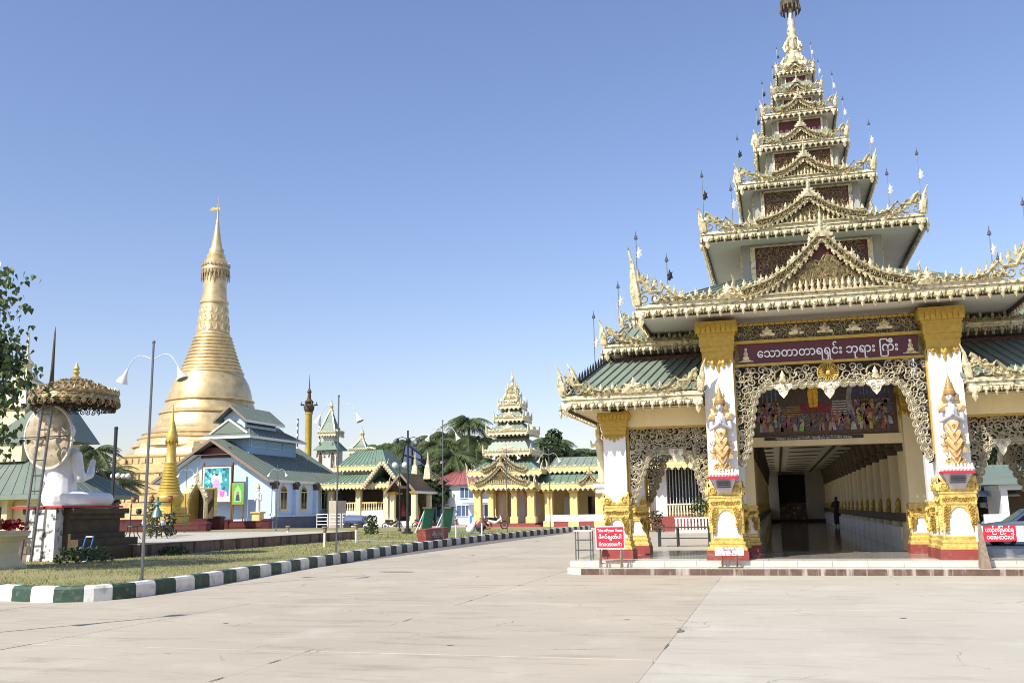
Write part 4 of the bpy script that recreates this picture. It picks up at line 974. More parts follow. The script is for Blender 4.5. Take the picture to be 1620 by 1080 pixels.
for row, (zz, hh, n) in enumerate(((4.30, .14, 44), (4.16, .18, 40), (4.02, .20, 38), (3.86, .24, 34), (3.72, .26, 30), (3.6, .26, 26))):
    for k in range(n):
        u = -.82 + (k + rnd.random()) * 3.94 / n
        if row < 3 and .2 < u < 2.1: continue
        w_ = rnd.uniform(.045, .085); c = rnd.choice(pal); q = .046 + row * .002
        c = tuple(x * rnd.uniform(.5, 1.2) for x in c)
        flat(P_, PF, [(u - w_, zz), (u + w_, zz), (u + w_ * .75, zz + hh * .55), (u + w_ * .3, zz + hh * .8), (u - w_ * .3, zz + hh * .8), (u - w_ * .75, zz + hh * .55)], q, c)
        flat(P_, PF, disc(u + rnd.uniform(-.01, .01), zz + hh * .9, .027, 8), q + .001, (.26, .15, .10)); flat(P_, PF, disc(u, zz + hh * .97, .024, 8, .016), q + .0015, (.02, .015, .015))
        if rnd.random() < .5: flat(P_, PF, [(u, zz + hh * .5), (u + .1, zz + hh * .75), (u + .11, zz + hh * .7), (u + .02, zz + hh * .42)], q + .0012, (.28, .16, .1))
P_.build('canvas', 'painted', T)
b = MB(); b.prism(frame((0, 27.415, 0)), [(-.25, 3.36), (2.35, 3.36), (2.35, 3.45), (-.25, 3.45)], 0, .02); cpt = b.build('caption_strip', 'black', T)
text('\u1018\u102f\u101b\u102c\u1038 \u101e\u102c\u101e\u1014\u102c\u1010\u1031\u102c\u103a \u1000\u102f\u1011\u102d\u102f\u101c\u103a \u1019\u103e\u1010\u103a\u1010\u1019\u103a\u1038 \u1021\u101c\u103e\u1030', 'caption_lettering', 'lamp_white', cpt, (1.05, 27.392, 3.405), .07, width=2.0, extrude=.002)

# red notice board on legs
def legs(parent, x, y, z0, h, spread, mat_, w_=.035):
    for q in (-1, 1):
        b = MB(); b.tube([(x, y + q * spread, z0 + .012), (x, y + q * .015, z0 + h)], w_ * .5, 6); b.build('leg', mat_, parent)
T = thing('notice_board', (-4.02, 23.55, .15), 'red notice board with white three-line lettering on wooden legs', 'sign')
b = MB(); b.bb(-4.36, -3.68, 23.52, 23.545, .62, 1.13); pn = b.build('panel', 'sign_red', T)
b = MB()
for a in ((-4.375, -3.665, 1.13, 1.15), (-4.375, -3.665, .60, .62), (-4.375, -4.36, .62, 1.13), (-3.68, -3.665, .62, 1.13)): b.bb(a[0], a[1], 23.512, 23.55, a[2], a[3])
b.build('frame', 'sign_white', T)
text('Take off your Shoes', 'lettering', 'sign_white', pn, (-4.02, 23.516, 1.045), .10, width=.62, extrude=.002, bold=.002)
text('\u1016\u102d\u1014\u1015\u103a\u1001\u103b\u103d\u1010\u103a\u1015\u102b', 'lettering', 'sign_white', pn, (-4.02, 23.516, .885), .11, width=.56, extrude=.002, bold=.002)
text('\u0e17\u0e35\u0e48\u0e16\u0e2d\u0e14\u0e23\u0e2d\u0e07\u0e40\u0e17\u0e49\u0e32', 'lettering', 'sign_white', pn, (-4.02, 23.516, .71), .12, width=.56, extrude=.002, bold=.002)
for x in (-4.28, -3.76): legs(T, x, 23.56, .15, .52, .13, 'wood_leg', .04); 
b = MB(); b.bb(-4.3, -3.74, 23.55, 23.58, .24, .27); b.build('cross_bar', 'wood_leg', T)
# small white notice at the foot of the column
T = thing('small_notice', (-1.2, 23.6, .15), 'small white notice with purple writing at the foot of the column', 'sign')
b = MB(); b.bb(-1.52, -.85, 23.60, 23.62, .44, .62); pn = b.build('panel', 'sign_white', T)
text('\u1016\u102d\u1014\u1015\u103a\u1001\u103b\u103d\u1010\u103a', 'lettering', 'ink_purple', pn, (-1.18, 23.596, .565), .085, width=.3, extrude=.001, bold=.002)
text('\u1018\u102f\u101b\u102c\u1038\u101e\u102d\u102f\u1037\u101d\u1004\u103a\u101b\u1014\u103a \u1019\u1031\u1010\u1039\u1010\u102c', 'lettering', 'ink_purple', pn, (-1.18, 23.596, .475), .055, width=.54, extrude=.001)
for x in (-1.36, -1.02): legs(T, x, 23.63, .15, .3, .1, 'old_wood', .03)
b = MB(); b.bb(-1.45, -.9, 23.5, 23.74, .151, .17); b.build('base_board', 'old_wood', T)
# banner barrier
T = thing('barrier_banner', (4.72, 23.5, .15), 'red and white Burmese banner stretched between two splayed wooden posts', 'barrier')
b = MB(); fr = frame((0, 23.50, 0)); b.prism(fr, [(4.36, .72), (5.02, .74), (5.02, 1.08), (4.36, 1.06)], 0, .008); pn = b.build('red_cloth', 'sign_red', T)
for a, c in ((4.20, 4.355), (5.025, 5.30)):
    b = MB(); b.prism(fr, [(a, .73), (c, .73), (c, 1.07), (a, 1.07)], -.002, .006); b.build('white_cloth', 'sign_white', T)
text('\u101a\u102c\u1009\u103a\u1000\u103c\u102e\u1038\u1019\u101d\u1004\u103a\u101b', 'lettering', 'sign_white', pn, (4.69, 23.487, .98), .13, width=.58, extrude=.001, bold=.002)
text('\u101d\u1031\u1038\u1019\u1031\u102c\u1004\u103a\u1038\u1015\u102b', 'lettering', 'sign_white', pn, (4.69, 23.487, .82), .13, width=.54, extrude=.001, bold=.002)
for x in (4.27, 5.22):
    b = MB(); b.add([(x - .02, 23.49, 1.1), (x + .05, 23.49, 1.1), (x + .05, 23.55, 1.1), (x - .02, 23.55, 1.1), (x - .04, 23.40, .155), (x + .17, 23.40, .155), (x + .17, 23.64, .155), (x - .04, 23.64, .155)], [(0, 1, 2, 3), (7, 6, 5, 4), (0, 4, 5, 1), (1, 5, 6, 2), (2, 6, 7, 3), (3, 7, 4, 0)])
    b.build('post', 'wood_leg', T)
b = MB(); b.tube([(4.27, 23.53, 1.075), (5.25, 23.53, 1.085)], .014, 6); b.build('top_rail', 'steel', T)
# steel crowd barrier at the left
T = thing('metal_stand', (-4.75, 24.05, Z0), 'short silver tubular metal stand at the platform corner', 'stand')
for (x, y) in ((-4.98, 23.98), (-4.98, 24.3), (-4.6, 23.98), (-4.6, 24.3)):
    b = MB(); b.tube([(x, y, Z0 + .01), (x, y, 1.02)], .016, 6); b.build('leg', 'steel', T)
b = MB()
for z in (.55, .8): 
    for q in (((-4.98, 23.98), (-4.6, 23.98)), ((-4.98, 24.3), (-4.6, 24.3)), ((-4.98, 23.98), (-4.98, 24.3)), ((-4.6, 23.98), (-4.6, 24.3))): b.tube([(*q[0], z), (*q[1], z)], .011, 5)
b.build('rails', 'steel', T)
b = MB(); b.bb(-5.02, -4.56, 23.94, 24.34, 1.021, 1.045); b.build('top_plate', 'sign_white', T)
# low table beyond the wing
T = thing('low_bench', (-3.75, 39.8, 0), 'long low dark bench on thin legs beyond the wing arch', 'bench')
b = MB(); b.bb(-4.9, -2.6, 39.4, 40.1, .74, .79); b.build('top', 'dark_wood', T)
for x in (-4.75, -4.0, -2.75):
    for y in (39.47, 40.03):
        b = MB(); b.bb(x - .03, x + .03, y - .03, y + .03, 0.001, .74); b.build('leg', 'iron', T)
b = MB(); b.bb(-4.75, -2.75, 39.46, 39.5, .32, .36); b.build('stretcher', 'iron', T)
# ================================================================ lamps
def lamp_post(h=5.15, arms=.62):
    L = thing('street_lamp', (0, 0, 0))
    b = MB(); b.tube([(0, 0, 0), (0, 0, h * .5), (0, 0, h)], [.034, .03, .024], 8); b.sphere((0, 0, h + .02), .04, 8, 6); b.lathe(0, 0, [(.09, 0), (.09, .03), (.05, .06)], 10); b.build('pole', 'steel', L, smooth=True)
    for sg in (-1, 1):
        b = MB(); pts = []
        for k in range(11):
            t = k / 10; a = math.pi * .98 * t
            pts.append((sg * (.03 + arms * (1 - (1 - t) ** 1.5)), 0, h - .36 + .10 * math.sin(math.pi * min(1, t * 1.3)) - .38 * max(0, t - .25) ** 2))
        b.tube(pts, .013, 6); arm = b.build('arm', 'wire', L, smooth=True)
        e = Vector(pts[-1]); s_ = MB()
        d = Vector((sg * .42, 0, -.9)).normalized()
        s_.tube([e - d * .02, e + d * .05, e + d * .08, e + d * .17, e + d * .26, e + d * .30], [.02, .035, .04, .07, .115, .135], 14)
        sh = s_.build('lamp_shade', 'lamp_white', arm, smooth=True)
        q = MB(); q.tube([e + d * .301, e + d * .306], [.11, .105], 14); q.build('lamp_glass', 'steel', sh)
    return L
proto = lamp_post()
spots = [(-13.15, 17.9, .2, 1.0, 0, 'double-arm street lamp behind the corner of the striped kerb'), (-13.8, 28.6, .2, 1.0, 0, 'double-arm street lamp on the verge between the corner and the red block'),
         (-15.1, 42.5, .2, 1.08, 0, 'double-arm street lamp right behind the red concrete block'), (-15.35, 54.4, .2, 1.0, 0, 'double-arm street lamp beside the stooping gardener'), (-15.2, 64.8, .2, 1.06, 0, 'double-arm street lamp before the yellow wing of the far pavilion'),
         (-12.1, 9.1, -.035, 1.0, 64, 'double-arm street lamp on the near side of the road throwing a shadow on the concrete'),
         (-39.0, 69.8, .2, 1.0, 8, 'double-arm street lamp before the side wall of the blue hall'), (-45.0, 66.2, .2, 1.0, 0, 'double-arm street lamp beside the teal poster')]
for i, (x, y, z, s, r, lab) in enumerate(spots):
    o = proto if i == 0 else copy_tree(proto)
    o.location = (x, y, z); o.rotation_euler = (0, 0, rad(r)); o.scale = (1, 1, s); tag(o, lab, 'street lamp', 'double-arm street lamps')
# lamp with round globes
def globe_lamp(x, y, z, h, n, lab, r=.5, gr=.13):
    T = thing('globe_lamp', (x, y, z), lab, 'lamp', 'cluster lamps')
    b = MB(); b.tube([(x, y, z), (x, y, z + h)], [.06, .04], 8); b.lathe(x, y, [(.14, z), (.14, z + .1), (.07, z + .2)], 10); b.build('pole', 'iron', T)
    for k in range(n):
        a = 2 * math.pi * k / n + .3; b = MB(); e = (x + r * math.cos(a), y + r * math.sin(a), z + h - .1)
        b.tube([(x, y, z + h - .25), (x + .5 * r * math.cos(a), y + .5 * r * math.sin(a), z + h - .22), e], .02, 5); ar = b.build('arm', 'iron', T)
        b = MB(); b.sphere((e[0], e[1], e[2] + gr * .8), gr, 10, 7); b.build('globe', 'lamp_white', ar, smooth=True)
globe_lamp(-55.6, 72.0, .2, 4.7, 4, 'cluster lamp with four white globes beside the small golden stupa', .65, .24)
globe_lamp(-25.6, 63.0, .2, 4.5, 2, 'tall twin-globe lamp post standing before the white house', .35, .22)
# tall mast with four floodlights
T = thing('floodlight_mast', (-22.1, 55.7, .2), 'slim dark mast carrying a ring of floodlights above the lawn', 'lamp')
b = MB(); b.tube([(-22.1, 55.7, .2), (-22.1, 55.7, 6.55)], [.10, .06], 8); b.lathe(-22.1, 55.7, [(.35, .2), (.35, .3), (.2, .36), (.2, .5), (.1, .55)], 12); b.build('pole', 'iron', T)
for k in range(4):
    a = k * math.pi / 2 + .4; c, s_ = math.cos(a), math.sin(a)
    b = MB(); b.tube([(-22.1, 55.7, 6.0), (-22.1 + .35 * c, 55.7 + .35 * s_, 6.15), (-22.1 + .6 * c, 55.7 + .6 * s_, 6.05)], .025, 5); ar = b.build('arm', 'iron', T)
    b = MB(); p = Vector((-22.1 + .6 * c, 55.7 + .6 * s_, 6.05)); dd = Vector((c * .5, s_ * .5, -.8)); b.tube([p, p + dd * .1, p + dd * .32], [.06, .14, .19], 10); b.build('lamp_shade', 'iron', ar)
# bollard lamps on the lawn
def bollard(x, y, h, lab, m_='lamp_white'):
    T = thing('bollard_lamp', (x, y, .2), lab, 'bollard', 'short bollard lamps on the lawn')
    b = MB(); b.tube([(x, y, .2), (x, y, .2 + h * .7)], .05, 8); b.build('post', m_, T)
    b = MB(); b.lathe(x, y, [(.055, .2 + h * .7), (.075, .2 + h * .74), (.10, .2 + h * .94), (.13, .2 + h * .95), (.10, .2 + h)], 10); b.build('lamp_head', 'wood_leg', T)
for a in [(-23.6, 43.4, .75, 'short bollard lamp with a flared head beside the white path'), (-17.9, 36.0, .82, 'short plain bollard lamp near the second street lamp'), (-18.8, 41.0, .85, 'short bollard lamp on the open lawn left of the floodlight mast'), (-16.1, 47.3, .95, 'short bollard lamp by the kerb next to the red block'), (-15.35, 49.4, 1.0, 'short bollard lamp standing before the stooping gardener'), (-32.8, 45.9, .8, 'short bollard lamp before the low dark red wall')]: bollard(*a)
# red concrete block with writing
T = thing('red_block', (-15.4, 42.3, .2), 'dark red painted concrete block with small writing on the verge', 'block')
b = MB(); fr = frame((0, 0, 0)); b.add([(-15.75, 41.0, .15), (-15.35, 41.0, .15), (-15.25, 43.6, .15), (-15.7, 43.6, .15), (-15.80, 40.9, .76), (-15.38, 40.9, .76), (-15.25, 43.75, .80), (-15.7, 43.7, .80)], [(4, 5, 6, 7), (0, 1, 5, 4), (1, 2, 6, 5), (2, 3, 7, 6), (3, 0, 4, 7)])
bo = b.build('block', 'plinth_red', T)
text('\u1001\u103c\u1036\u1005\u100a\u103a\u1038\u101b\u102d\u102f\u1038', 'writing', 'cloth_white', bo, (-15.29, 42.3, .52), .2, rot=(math.pi / 2, 0, rad(87.5)), width=1.3, extrude=.004)
# two leaning green boards
for x, y, lab in ((-20.9, 56.0, 'green leaning board with a pale prop, beside the white parked motorbike'), (-19.75, 56.3, 'green leaning board with a pale prop, beside the street lamp pole')):
    T = thing('leaning_board', (x, y, .2), lab, 'board', 'green boards leaning on the lawn')
    b = MB(); b.add([(x - .32, y - .3, .2), (x + .10, y + .3, .2), (x + .37, y + .3, 1.7), (x - .05, y - .3, 1.7), (x - .42, y - .25, .2), (x + .0, y + .35, .2), (x + .27, y + .35, 1.7), (x - .15, y - .25, 1.7)], [(0, 1, 2, 3), (7, 6, 5, 4), (0, 3, 7, 4), (1, 5, 6, 2), (3, 2, 6, 7)]); b.build('panel', 'teal', T)
    b = MB(); b.bb(x - .2, x + .4, y - .36, y + .38, 1.705, 1.8); b.build('cap_board', 'old_wood', T)
    for q in (-.4, .4):
        b = MB(); b.tube([(x - .75, y + q * .6, .2), (x - .1, y + q * .6, 1.6)], .035, 6); b.build('prop', 'sign_white', T)
# garden hose
b = MB(); b.tube([(-14.2 + .12 * math.sin(k * 1.1) - .13 * k, 16.3 + .12 * math.cos(k * .9) + .02 * k, .225) for k in range(14)], .018, 5)
tag(b.build('garden_hose', 'hose'), 'thin blue-green hose lying in the grass behind the kerb corner', 'hose')
b = MB(); b.tube([(-17.0 - .4 * k + .1 * math.sin(k), 55.6 + .06 * k + .2 * math.sin(k * .8), .225) for k in range(0, 10)], .03, 5)
tag(b.build('garden_hose', 'hose'), 'long pale green hose running from the leaning boards to the gardener', 'hose')
# white path on the lawn
b = MB(); b.add([(-20.7, 43.2, .212), (-14.9, 40.6, .212), (-14.9, 42.0, .212), (-20.7, 44.6, .212)], [(0, 1, 2, 3)]); tag(b.build('path', 'marble'), kind='structure')
b = MB(); b.add([(-64, 55.5, .206), (-14.9, 57.3, .206), (-14.9, 58.4, .206), (-64, 56.7, .206)], [(0, 1, 2, 3)]); tag(b.build('path', 'concrete_pale'), kind='structure')

# ================================================================ terrace with the seated statue under a gilt umbrella
b = MB(); b.bb(-40, -20.95, 28.3, 45.5, .1, .60); ter = tag(b.build('terrace', 'mouldy_brown'), kind='structure')
b = MB(); b.bb(-40, -20.90, 28.25, 45.55, .601, .625); b.build('terrace_paving', 'concrete_pale', ter)
for k in range(14):
    b = MB(); b.bb(-20.945, -20.925, 28.35 + k * 1.2, 28.35 + k * 1.2 + 1.19, .15, .595); b.build('riser_tile', 'mouldy_brown', ter)
S0 = (-22.3, 26.9)
T = thing('statue_throne', (-21.6, 26.6, .2), 'stepped brown throne with a red edge and a white back pillar with painted leaf shadows', 'pedestal')
b = MB(); b.bb(-23.0, -22.0, 25.5, 25.85, .15, 1.86); b.build('back_pillar', 'leaf_shadow_white', T)
b = MB()
for (x0, x1, y0, y1, z0, z1) in ((-23.7, -21.2, 25.86, 29.0, .15, .62), (-23.6, -21.4, 25.86, 28.8, .62, .86), (-23.5, -21.7, 25.86, 28.5, .86, 1.05), (-23.45, -21.85, 25.86, 28.4, 1.05, 1.5), (-23.5, -21.75, 25.86, 28.5, 1.5, 1.66), (-23.6, -21.65, 25.86, 28.6, 1.66, 1.84)): b.bb(x0, x1, y0, y1, z0, z1)
b.build('stepped_base', 'old_brown', T)
b = MB(); b.bb(-23.65, -21.75, 25.45, 28.4, 1.862, 1.92); b.build('red_edge', 'sign_red', T)
b = MB(); b.bb(-23.58, -21.82, 25.52, 28.33, 1.9205, 1.93); b.build('seat_slab', 'marble', T)
b = MB(); b.bb(-24.3, -23.02, 25.5, 26.5, .15, .66); b.build('side_block', 'mouldy_brown', T)
zz = 1.92
T = thing('seated_buddha', (-21.9, 26.8, zz), 'large glossy white seated Buddha statue with one hand raised', 'statue')
b = MB(); cx, cy = -22.68, 26.5
fwd = Vector((.10, .995, 0)); rt = Vector((.995, -.10, 0))   # faces the road, to the right
def bp(f, r, z): return Vector((cx, cy, zz)) + fwd * f + rt * r + Vector((0, 0, z))
b.cap(bp(0, 0, .28), bp(.02, 0, .75), .50, .40, 16); b.cap(bp(.02, 0, .8), bp(.03, 0, 1.35), .38, .42, 16); b.cap(bp(.02, -.38, 1.52), bp(.02, .38, 1.52), .20, .20, 12)
b.cap(bp(.03, 0, 1.6), bp(.06, 0, 1.95), .16, .15, 12); b.sphere(bp(.08, 0, 2.22), .27, 16, 12, .95, .95, 1.15); b.sphere(bp(.05, 0, 2.52), .12, 10, 8)
b.sphere(bp(.36, 0, 2.18), .045, 8, 6, 1, 1, 1.6)
for sg in (-1, 1):
    b.sphere(bp(.04, sg * .27, 2.12), .06, 8, 6, .8, .8, 2.0)
    b.cap(bp(.05, sg * .35, .20), bp(.95, sg * .85, .19), .26, .20, 12); b.cap(bp(.95, sg * .85, .19), bp(.85, -sg * .35, .18), .18, .12, 12)
    b.cap(bp(.02, sg * .50, 1.48), bp(.12, sg * .60, .82), .18, .15, 12)
b.cap(bp(.12, .60, .82), bp(.62, .50, .92), .14, .10, 12); b.cap(bp(.62, .50, .92), bp(.66, .48, 1.10), .10, .10, 12)
for k in range(4): b.cap(bp(.66 + .0 * k, .40 + .055 * k, 1.12), bp(.70, .40 + .055 * k, 1.42 - .03 * abs(k - 1.5)), .038, .026, 8)
b.cap(bp(.64, .36, 1.02), bp(.72, .33, 1.20), .04, .026, 8)
b.cap(bp(.12, -.60, .82), bp(.60, -.2, .46), .14, .10, 12); b.cap(bp(.60, -.2, .46), bp(.70, .1, .44), .09, .06, 10)
for k in range(4): b.cap(bp(.66 + .05 * k, .05, .45), bp(.66 + .05 * k, .25, .44), .034, .025, 8)
grow = lambda v: [(cx - .08 + (x - cx) * 1.13, cy + (y - cy) * 1.13, zz + (z - zz) * 1.10) for x, y, z in v]
b.v = grow(b.v); b.fuse('body', 'buddha', T, .028, 5)
b = MB()
for sg in (-1, 0, 1):
    for k in range(5): b.tube([bp(.15 + .16 * k + .3 * abs(sg) * 0, (.28 + .1 * k) * (1 if sg >= 0 else -1), .46 - .012 * k), bp(.25 + .16 * k, (.5 + .1 * k) * (1 if sg >= 0 else -1), .36), bp(.3 + .16 * k, (.62 + .08 * k) * (1 if sg >= 0 else -1), .2)], .02, 5)
b.v = grow(b.v); b.build('robe_folds', 'buddha', T)
# wrapped halo disc behind the head
T = thing('halo_disc', (-22.35, 26.2, 3.05), 'big round halo wrapped in shiny cloudy film behind the statue head', 'halo')
hc = Vector((-22.92, 26.0, 4.16)); ax = Vector((.06, 1, .05)).normalized(); e1 = ax.cross(Vector((0, 0, 1))).normalized(); e2 = e1.cross(ax)
b = MB(); vv = []; R_ = 1.03; rn = random.Random(4)
nr, ns = 8, 30
for side in (-1, 1):
    k0 = len(b.v); pts = []
    for i in range(nr + 1):
        for j in range(ns):
            a = 2 * math.pi * j / ns; rr = R_ * i / nr * (1 + (.03 * math.sin(5 * a + 1) if i == nr else 0))
            pts.append(hc + e1 * rr * .95 * math.cos(a) + e2 * rr * math.sin(a) + ax * side * (.05 + .10 * (1 - (i / nr) ** 2) + (rn.uniform(-.05, .05) if i < nr else -.04)))
    ff = []
    for i in range(nr):
        for j in range(ns):
            q = [i * ns + j, i * ns + (j + 1) % ns, (i + 1) * ns + (j + 1) % ns, (i + 1) * ns + j]
            ff.append(tuple(q) if side > 0 else tuple(reversed(q)))
    b.add(pts, ff)
b.build('film', 'halo_film', T, smooth=True)
b = MB(); b.tube([hc + e1 * R_ * .95 * math.cos(t * math.pi / 16) + e2 * R_ * math.sin(t * math.pi / 16) for t in range(33)], .05, 6); b.build('rim', 'lamp_white', T)
b = MB(); b.tube([hc - e1 * 1.0 - ax * .17, hc - ax * .19, hc + e1 * 1.0 - ax * .17], .02, 5); b.build('binding_wire', 'iron', T)
# ladder-like umbrella mast and gilt umbrella
T = thing('ceremonial_umbrella', (-22.6, 25.3, .2), 'gilded openwork umbrella canopy on a ladder-like steel mast over the statue', 'umbrella')
pa, pb = Vector((-23.0, 25.25, .2)), Vector((-22.62, 25.35, 5.55)); pc, pd = Vector((-22.6, 25.25, .2)), Vector((-22.3, 25.4, 5.55))
for a, c in ((pa, pb), (pc, pd)):
    b = MB(); b.tube([a, c], .045, 7); b.build('mast', 'steel', T)
for k in range(11):
    b = MB(); b.tube([pa.lerp(pb, (k + .5) / 11), pc.lerp(pd, (k + .5) / 11)], .025, 5); b.build('rung', 'steel', T)
ux, uy, uz = -22.25, 26.3, 5.38
b = MB(); b.lathe(ux, uy, [(1.33, uz + .06), (1.36, uz + .10), (1.34, uz + .17), (1.22, uz + .26), (0.9, uz + .42), (.6, uz + .56), (.22, uz + .70), (.12, uz + .78)], 28)
can = b.build('canopy', 'umbrella_bronze', T, smooth=True)
b = MB()
for k in range(28):
    a = 2 * math.pi * k / 28; o = Vector((ux + 1.35 * math.cos(a), uy + 1.35 * math.sin(a), uz + .08)); fr = (o, Vector((-math.sin(a), math.cos(a), 0)), Vector((0, 0, 1)), Vector((math.cos(a), math.sin(a), 0)))
    b.relief(fr, 0, .06, .30, .24, FLAME, .06, n0=-.02); b.spiral(fr, .0, -.12, .14, .05, .05, k, 1, n=10); b.spiral(fr, .18, -.26, .10, .04, .05, k, -1, n=10)
    b.relief(fr, 0, -.02, .32, .3, DROP, .06, (0, -.4))
    for q in range(3): 
        o2 = Vector((ux + (1.18 - .33 * q) * math.cos(a + q * .1), uy + (1.18 - .33 * q) * math.sin(a + q * .1), uz + .29 + .14 * q)); b.spiral((o2, fr[1], (Vector((0, 0, 1)) - fr[3] * .9).normalized(), (fr[3] * .5 + Vector((0, 0, .85))).normalized()), 0, 0, .13 - .02 * q, .05, .05, k, 1, n=9)
b.build('lace_fringe', 'umbrella_bronze', can, kind='stuff')
b = MB()
for k in range(44):
    a = 2 * math.pi * k / 44; o = Vector((ux + 1.24 * math.cos(a), uy + 1.24 * math.sin(a), uz - .02)); fr = (o, Vector((-math.sin(a), math.cos(a), 0)), Vector((0, 0, 1)), Vector((math.cos(a), math.sin(a), 0)))
    b.spiral(fr, 0, -.12, .10, .05, .04, k, 1, n=10); b.spiral(fr, .06, -.28, .09, .04, .04, k, -1, n=10); b.relief(fr, 0, .05, .2, .2, DROP, .04, (0, -.4))
b.build('dark_inner_fringe', 'dark_wood', can, kind='stuff')
b = MB(); b.lathe(ux, uy, [(.09, uz + .68), (.11, uz + .76), (.06, uz + .82), (.11, uz + .92), (.06, uz + .98), (.10, uz + 1.04), (.05, uz + 1.14), (.01, uz + 1.26)], 12); b.build('finial', 'gold', can, smooth=True)
# flower planter
T = thing('flower_planter', (-20.6, 21.9, .2), 'large cream stepped planter holding red flowers at the terrace end', 'planter')
b = MB(); b.stack(-20.95, 22.0, [(.60, .15), (.60, .28), (.5, .36), (.43, .62), (.47, .9), (.58, 1.05), (.61, 1.08), (.61, 1.14)]); b.build('bowl', 'pale_yellow', T)
b = MB(); b.stack(-20.95, 22.0, [(.63, 1.141), (.63, 1.22)]); b.build('rim', 'marble', T)
for k, (dx, dy, m_) in enumerate(((-.3, -.4, 'terra'), (.05, -.3, 'terra'), (.4, -.4, 'terra'), (.48, -.05, 'petal_red'), (.2, .1, 'plant'), (-.2, .1, 'terra'), (.48, .35, 'petal_red'))):
    f = MB()
    if m_ == 'terra': f.lathe(-21 + dx, 22 + dy, [(.12, 1.22), (.19, 1.34), (.17, 1.45), (.2, 1.48), (.17, 1.5)], 12); f.build('clay_pot', m_, T, smooth=True)
    else:
        for q in range(70):
            c = Vector((-21 + dx + random.gauss(0, .1), 22 + dy + random.gauss(0, .1), 1.26 + random.random() * .26)); a = Vector((random.gauss(0, 1), random.gauss(0, 1), random.gauss(0, 1))).normalized() * .07; e = a.cross(Vector((.3, .5, 1))).normalized() * .05
            f.add([c - a, c + e, c + a, c - e], [(0, 1, 2, 3)])
        f.build('flower_cluster' if m_ == 'petal_red' else 'foliage', m_, T)
# small blue frame leaning at the terrace
T = thing('picture_stand', (-20.8, 25.5, .2), 'small leaning empty blue and white picture stand by the throne', 'stand')
b = MB()
for q in (((-21.35, 26.1), (-21.25, 26.0)), ): pass
P4 = [Vector((-20.95, 25.4, .2)), Vector((-20.7, 25.45, .2)), Vector((-20.62, 25.6, .95)), Vector((-20.86, 25.55, .95))]
for k in range(4):
    b = MB(); b.tube([P4[k], P4[(k + 1) % 4]], .022, 5); b.build('bar', 'blue_paint' if k % 2 else 'sign_white', T)
# bell frame, stools and pots on the terrace
T = thing('hanging_bell', (-25.7, 35.8, .625), 'pale green bronze bell standing on a thin-legged frame on the terrace', 'bell')
b = MB(); b.lathe(-25.7, 35.8, [(.25, 1.5), (.22, 1.56), (.17, 1.75), (.1, 1.85), (.06, 1.9), (.06, 1.98), (.15, 2.02), (.13, 2.12), (.05, 2.16), (.06, 2.35)], 14); b.build('bell', 'bronze', T, smooth=True)
for k in range(4):
    a = k * math.pi / 2 + .6; b = MB(); b.tube([(-25.7 + .24 * math.cos(a), 35.8 + .24 * math.sin(a), .626), (-25.7 + .10 * math.cos(a), 35.8 + .10 * math.sin(a), 1.52)], .02, 5); b.build('leg', 'iron', T)
for (x, y, lab) in ((-26.0, 34.6, 'low black iron stool with splayed legs left of the bell'), (-24.9, 34.9, 'low black iron stool with splayed legs right of the bell')):
    T = thing('iron_stool', (x, y, .625), lab, 'stool', 'black iron stools on the terrace')
    b = MB(); b.lathe(x, y, [(.26, 1.10), (.28, 1.12), (.26, 1.15)], 12); b.build('seat', 'iron', T)
    for k in range(4):
        a = k * math.pi / 2 + .3; b = MB(); b.tube([(x + .2 * math.cos(a), y + .2 * math.sin(a), 1.1), (x + .22 * math.cos(a), y + .22 * math.sin(a), .85), (x + .36 * math.cos(a), y + .36 * math.sin(a), .626)], .02, 5); b.build('leg', 'iron', T)
T = thing('iron_gate_frame', (-27.0, 37.5, .625), 'dark iron offering rack crowded with blackened pots and candles', 'rack')
b = MB()
for x in (-28.3, -27.6, -26.9, -26.2): b.tube([(x, 37.5, .626), (x, 37.5, 2.1)], .03, 6)
for z in (1.1, 1.6, 2.15): b.tube([(-28.3, 37.5, z), (-26.2, 37.5, z)], .025, 5)
b.build('rack', 'iron', T)
for k in range(7):
    x = -28.2 + k * .32; z = (2.18, 1.63, 1.13)[k % 3]
    b = MB(); b.lathe(x, 37.5, [(.08, z), (.13, z + .1), (.1, z + .2), (.12, z + .24)], 10); b.build('pot', ('terra', 'black', 'face_grey')[k % 3], T)
# weeds beside the terrace
def shrub(name, x, y, z, r, h, n, lab, cat, m_='plant', leaf=.09, stem=True, group=None):
    T = thing(name, (x, y, z), lab, cat, group); b = MB()
    for k in range(n):
        a = random.uniform(0, 6.28); q = random.random() ** .6; hh = random.random()
        c = Vector((x + r * q * math.cos(a) * (1 - .35 * hh), y + r * q * math.sin(a) * (1 - .35 * hh), z + .03 + h * hh))
        d_ = Vector((random.gauss(0, 1), random.gauss(0, 1), random.gauss(.4, .8))).normalized() * leaf; e = d_.cross(Vector((random.gauss(0, 1), random.gauss(0, 1), random.gauss(0, 1)))).normalized() * leaf * .42
        b.add([c - d_, c + e, c + d_, c - e], [(0, 1, 2, 3)])
    b.build('foliage', m_, T)
    if stem:
        s_ = MB()
        for k in range(5): a = k * 1.26; s_.tube([(x + .05 * math.cos(a), y + .05 * math.sin(a), z), (x + r * .5 * math.cos(a), y + r * .5 * math.sin(a), z + h * .75)], [.02, .008], 5)
        s_.build('stem', 'trunk', T)
shrub('weed_clump', -20.6, 25.2, .2, .95, .42, 420, 'low green weed clump growing at the foot of the terrace', 'plant', leaf=.08, stem=False)
shrub('weed_clump', -20.5, 29.6, .2, .6, .25, 200, 'ragged grass tuft along the dark terrace side', 'plant', leaf=.08, stem=False)
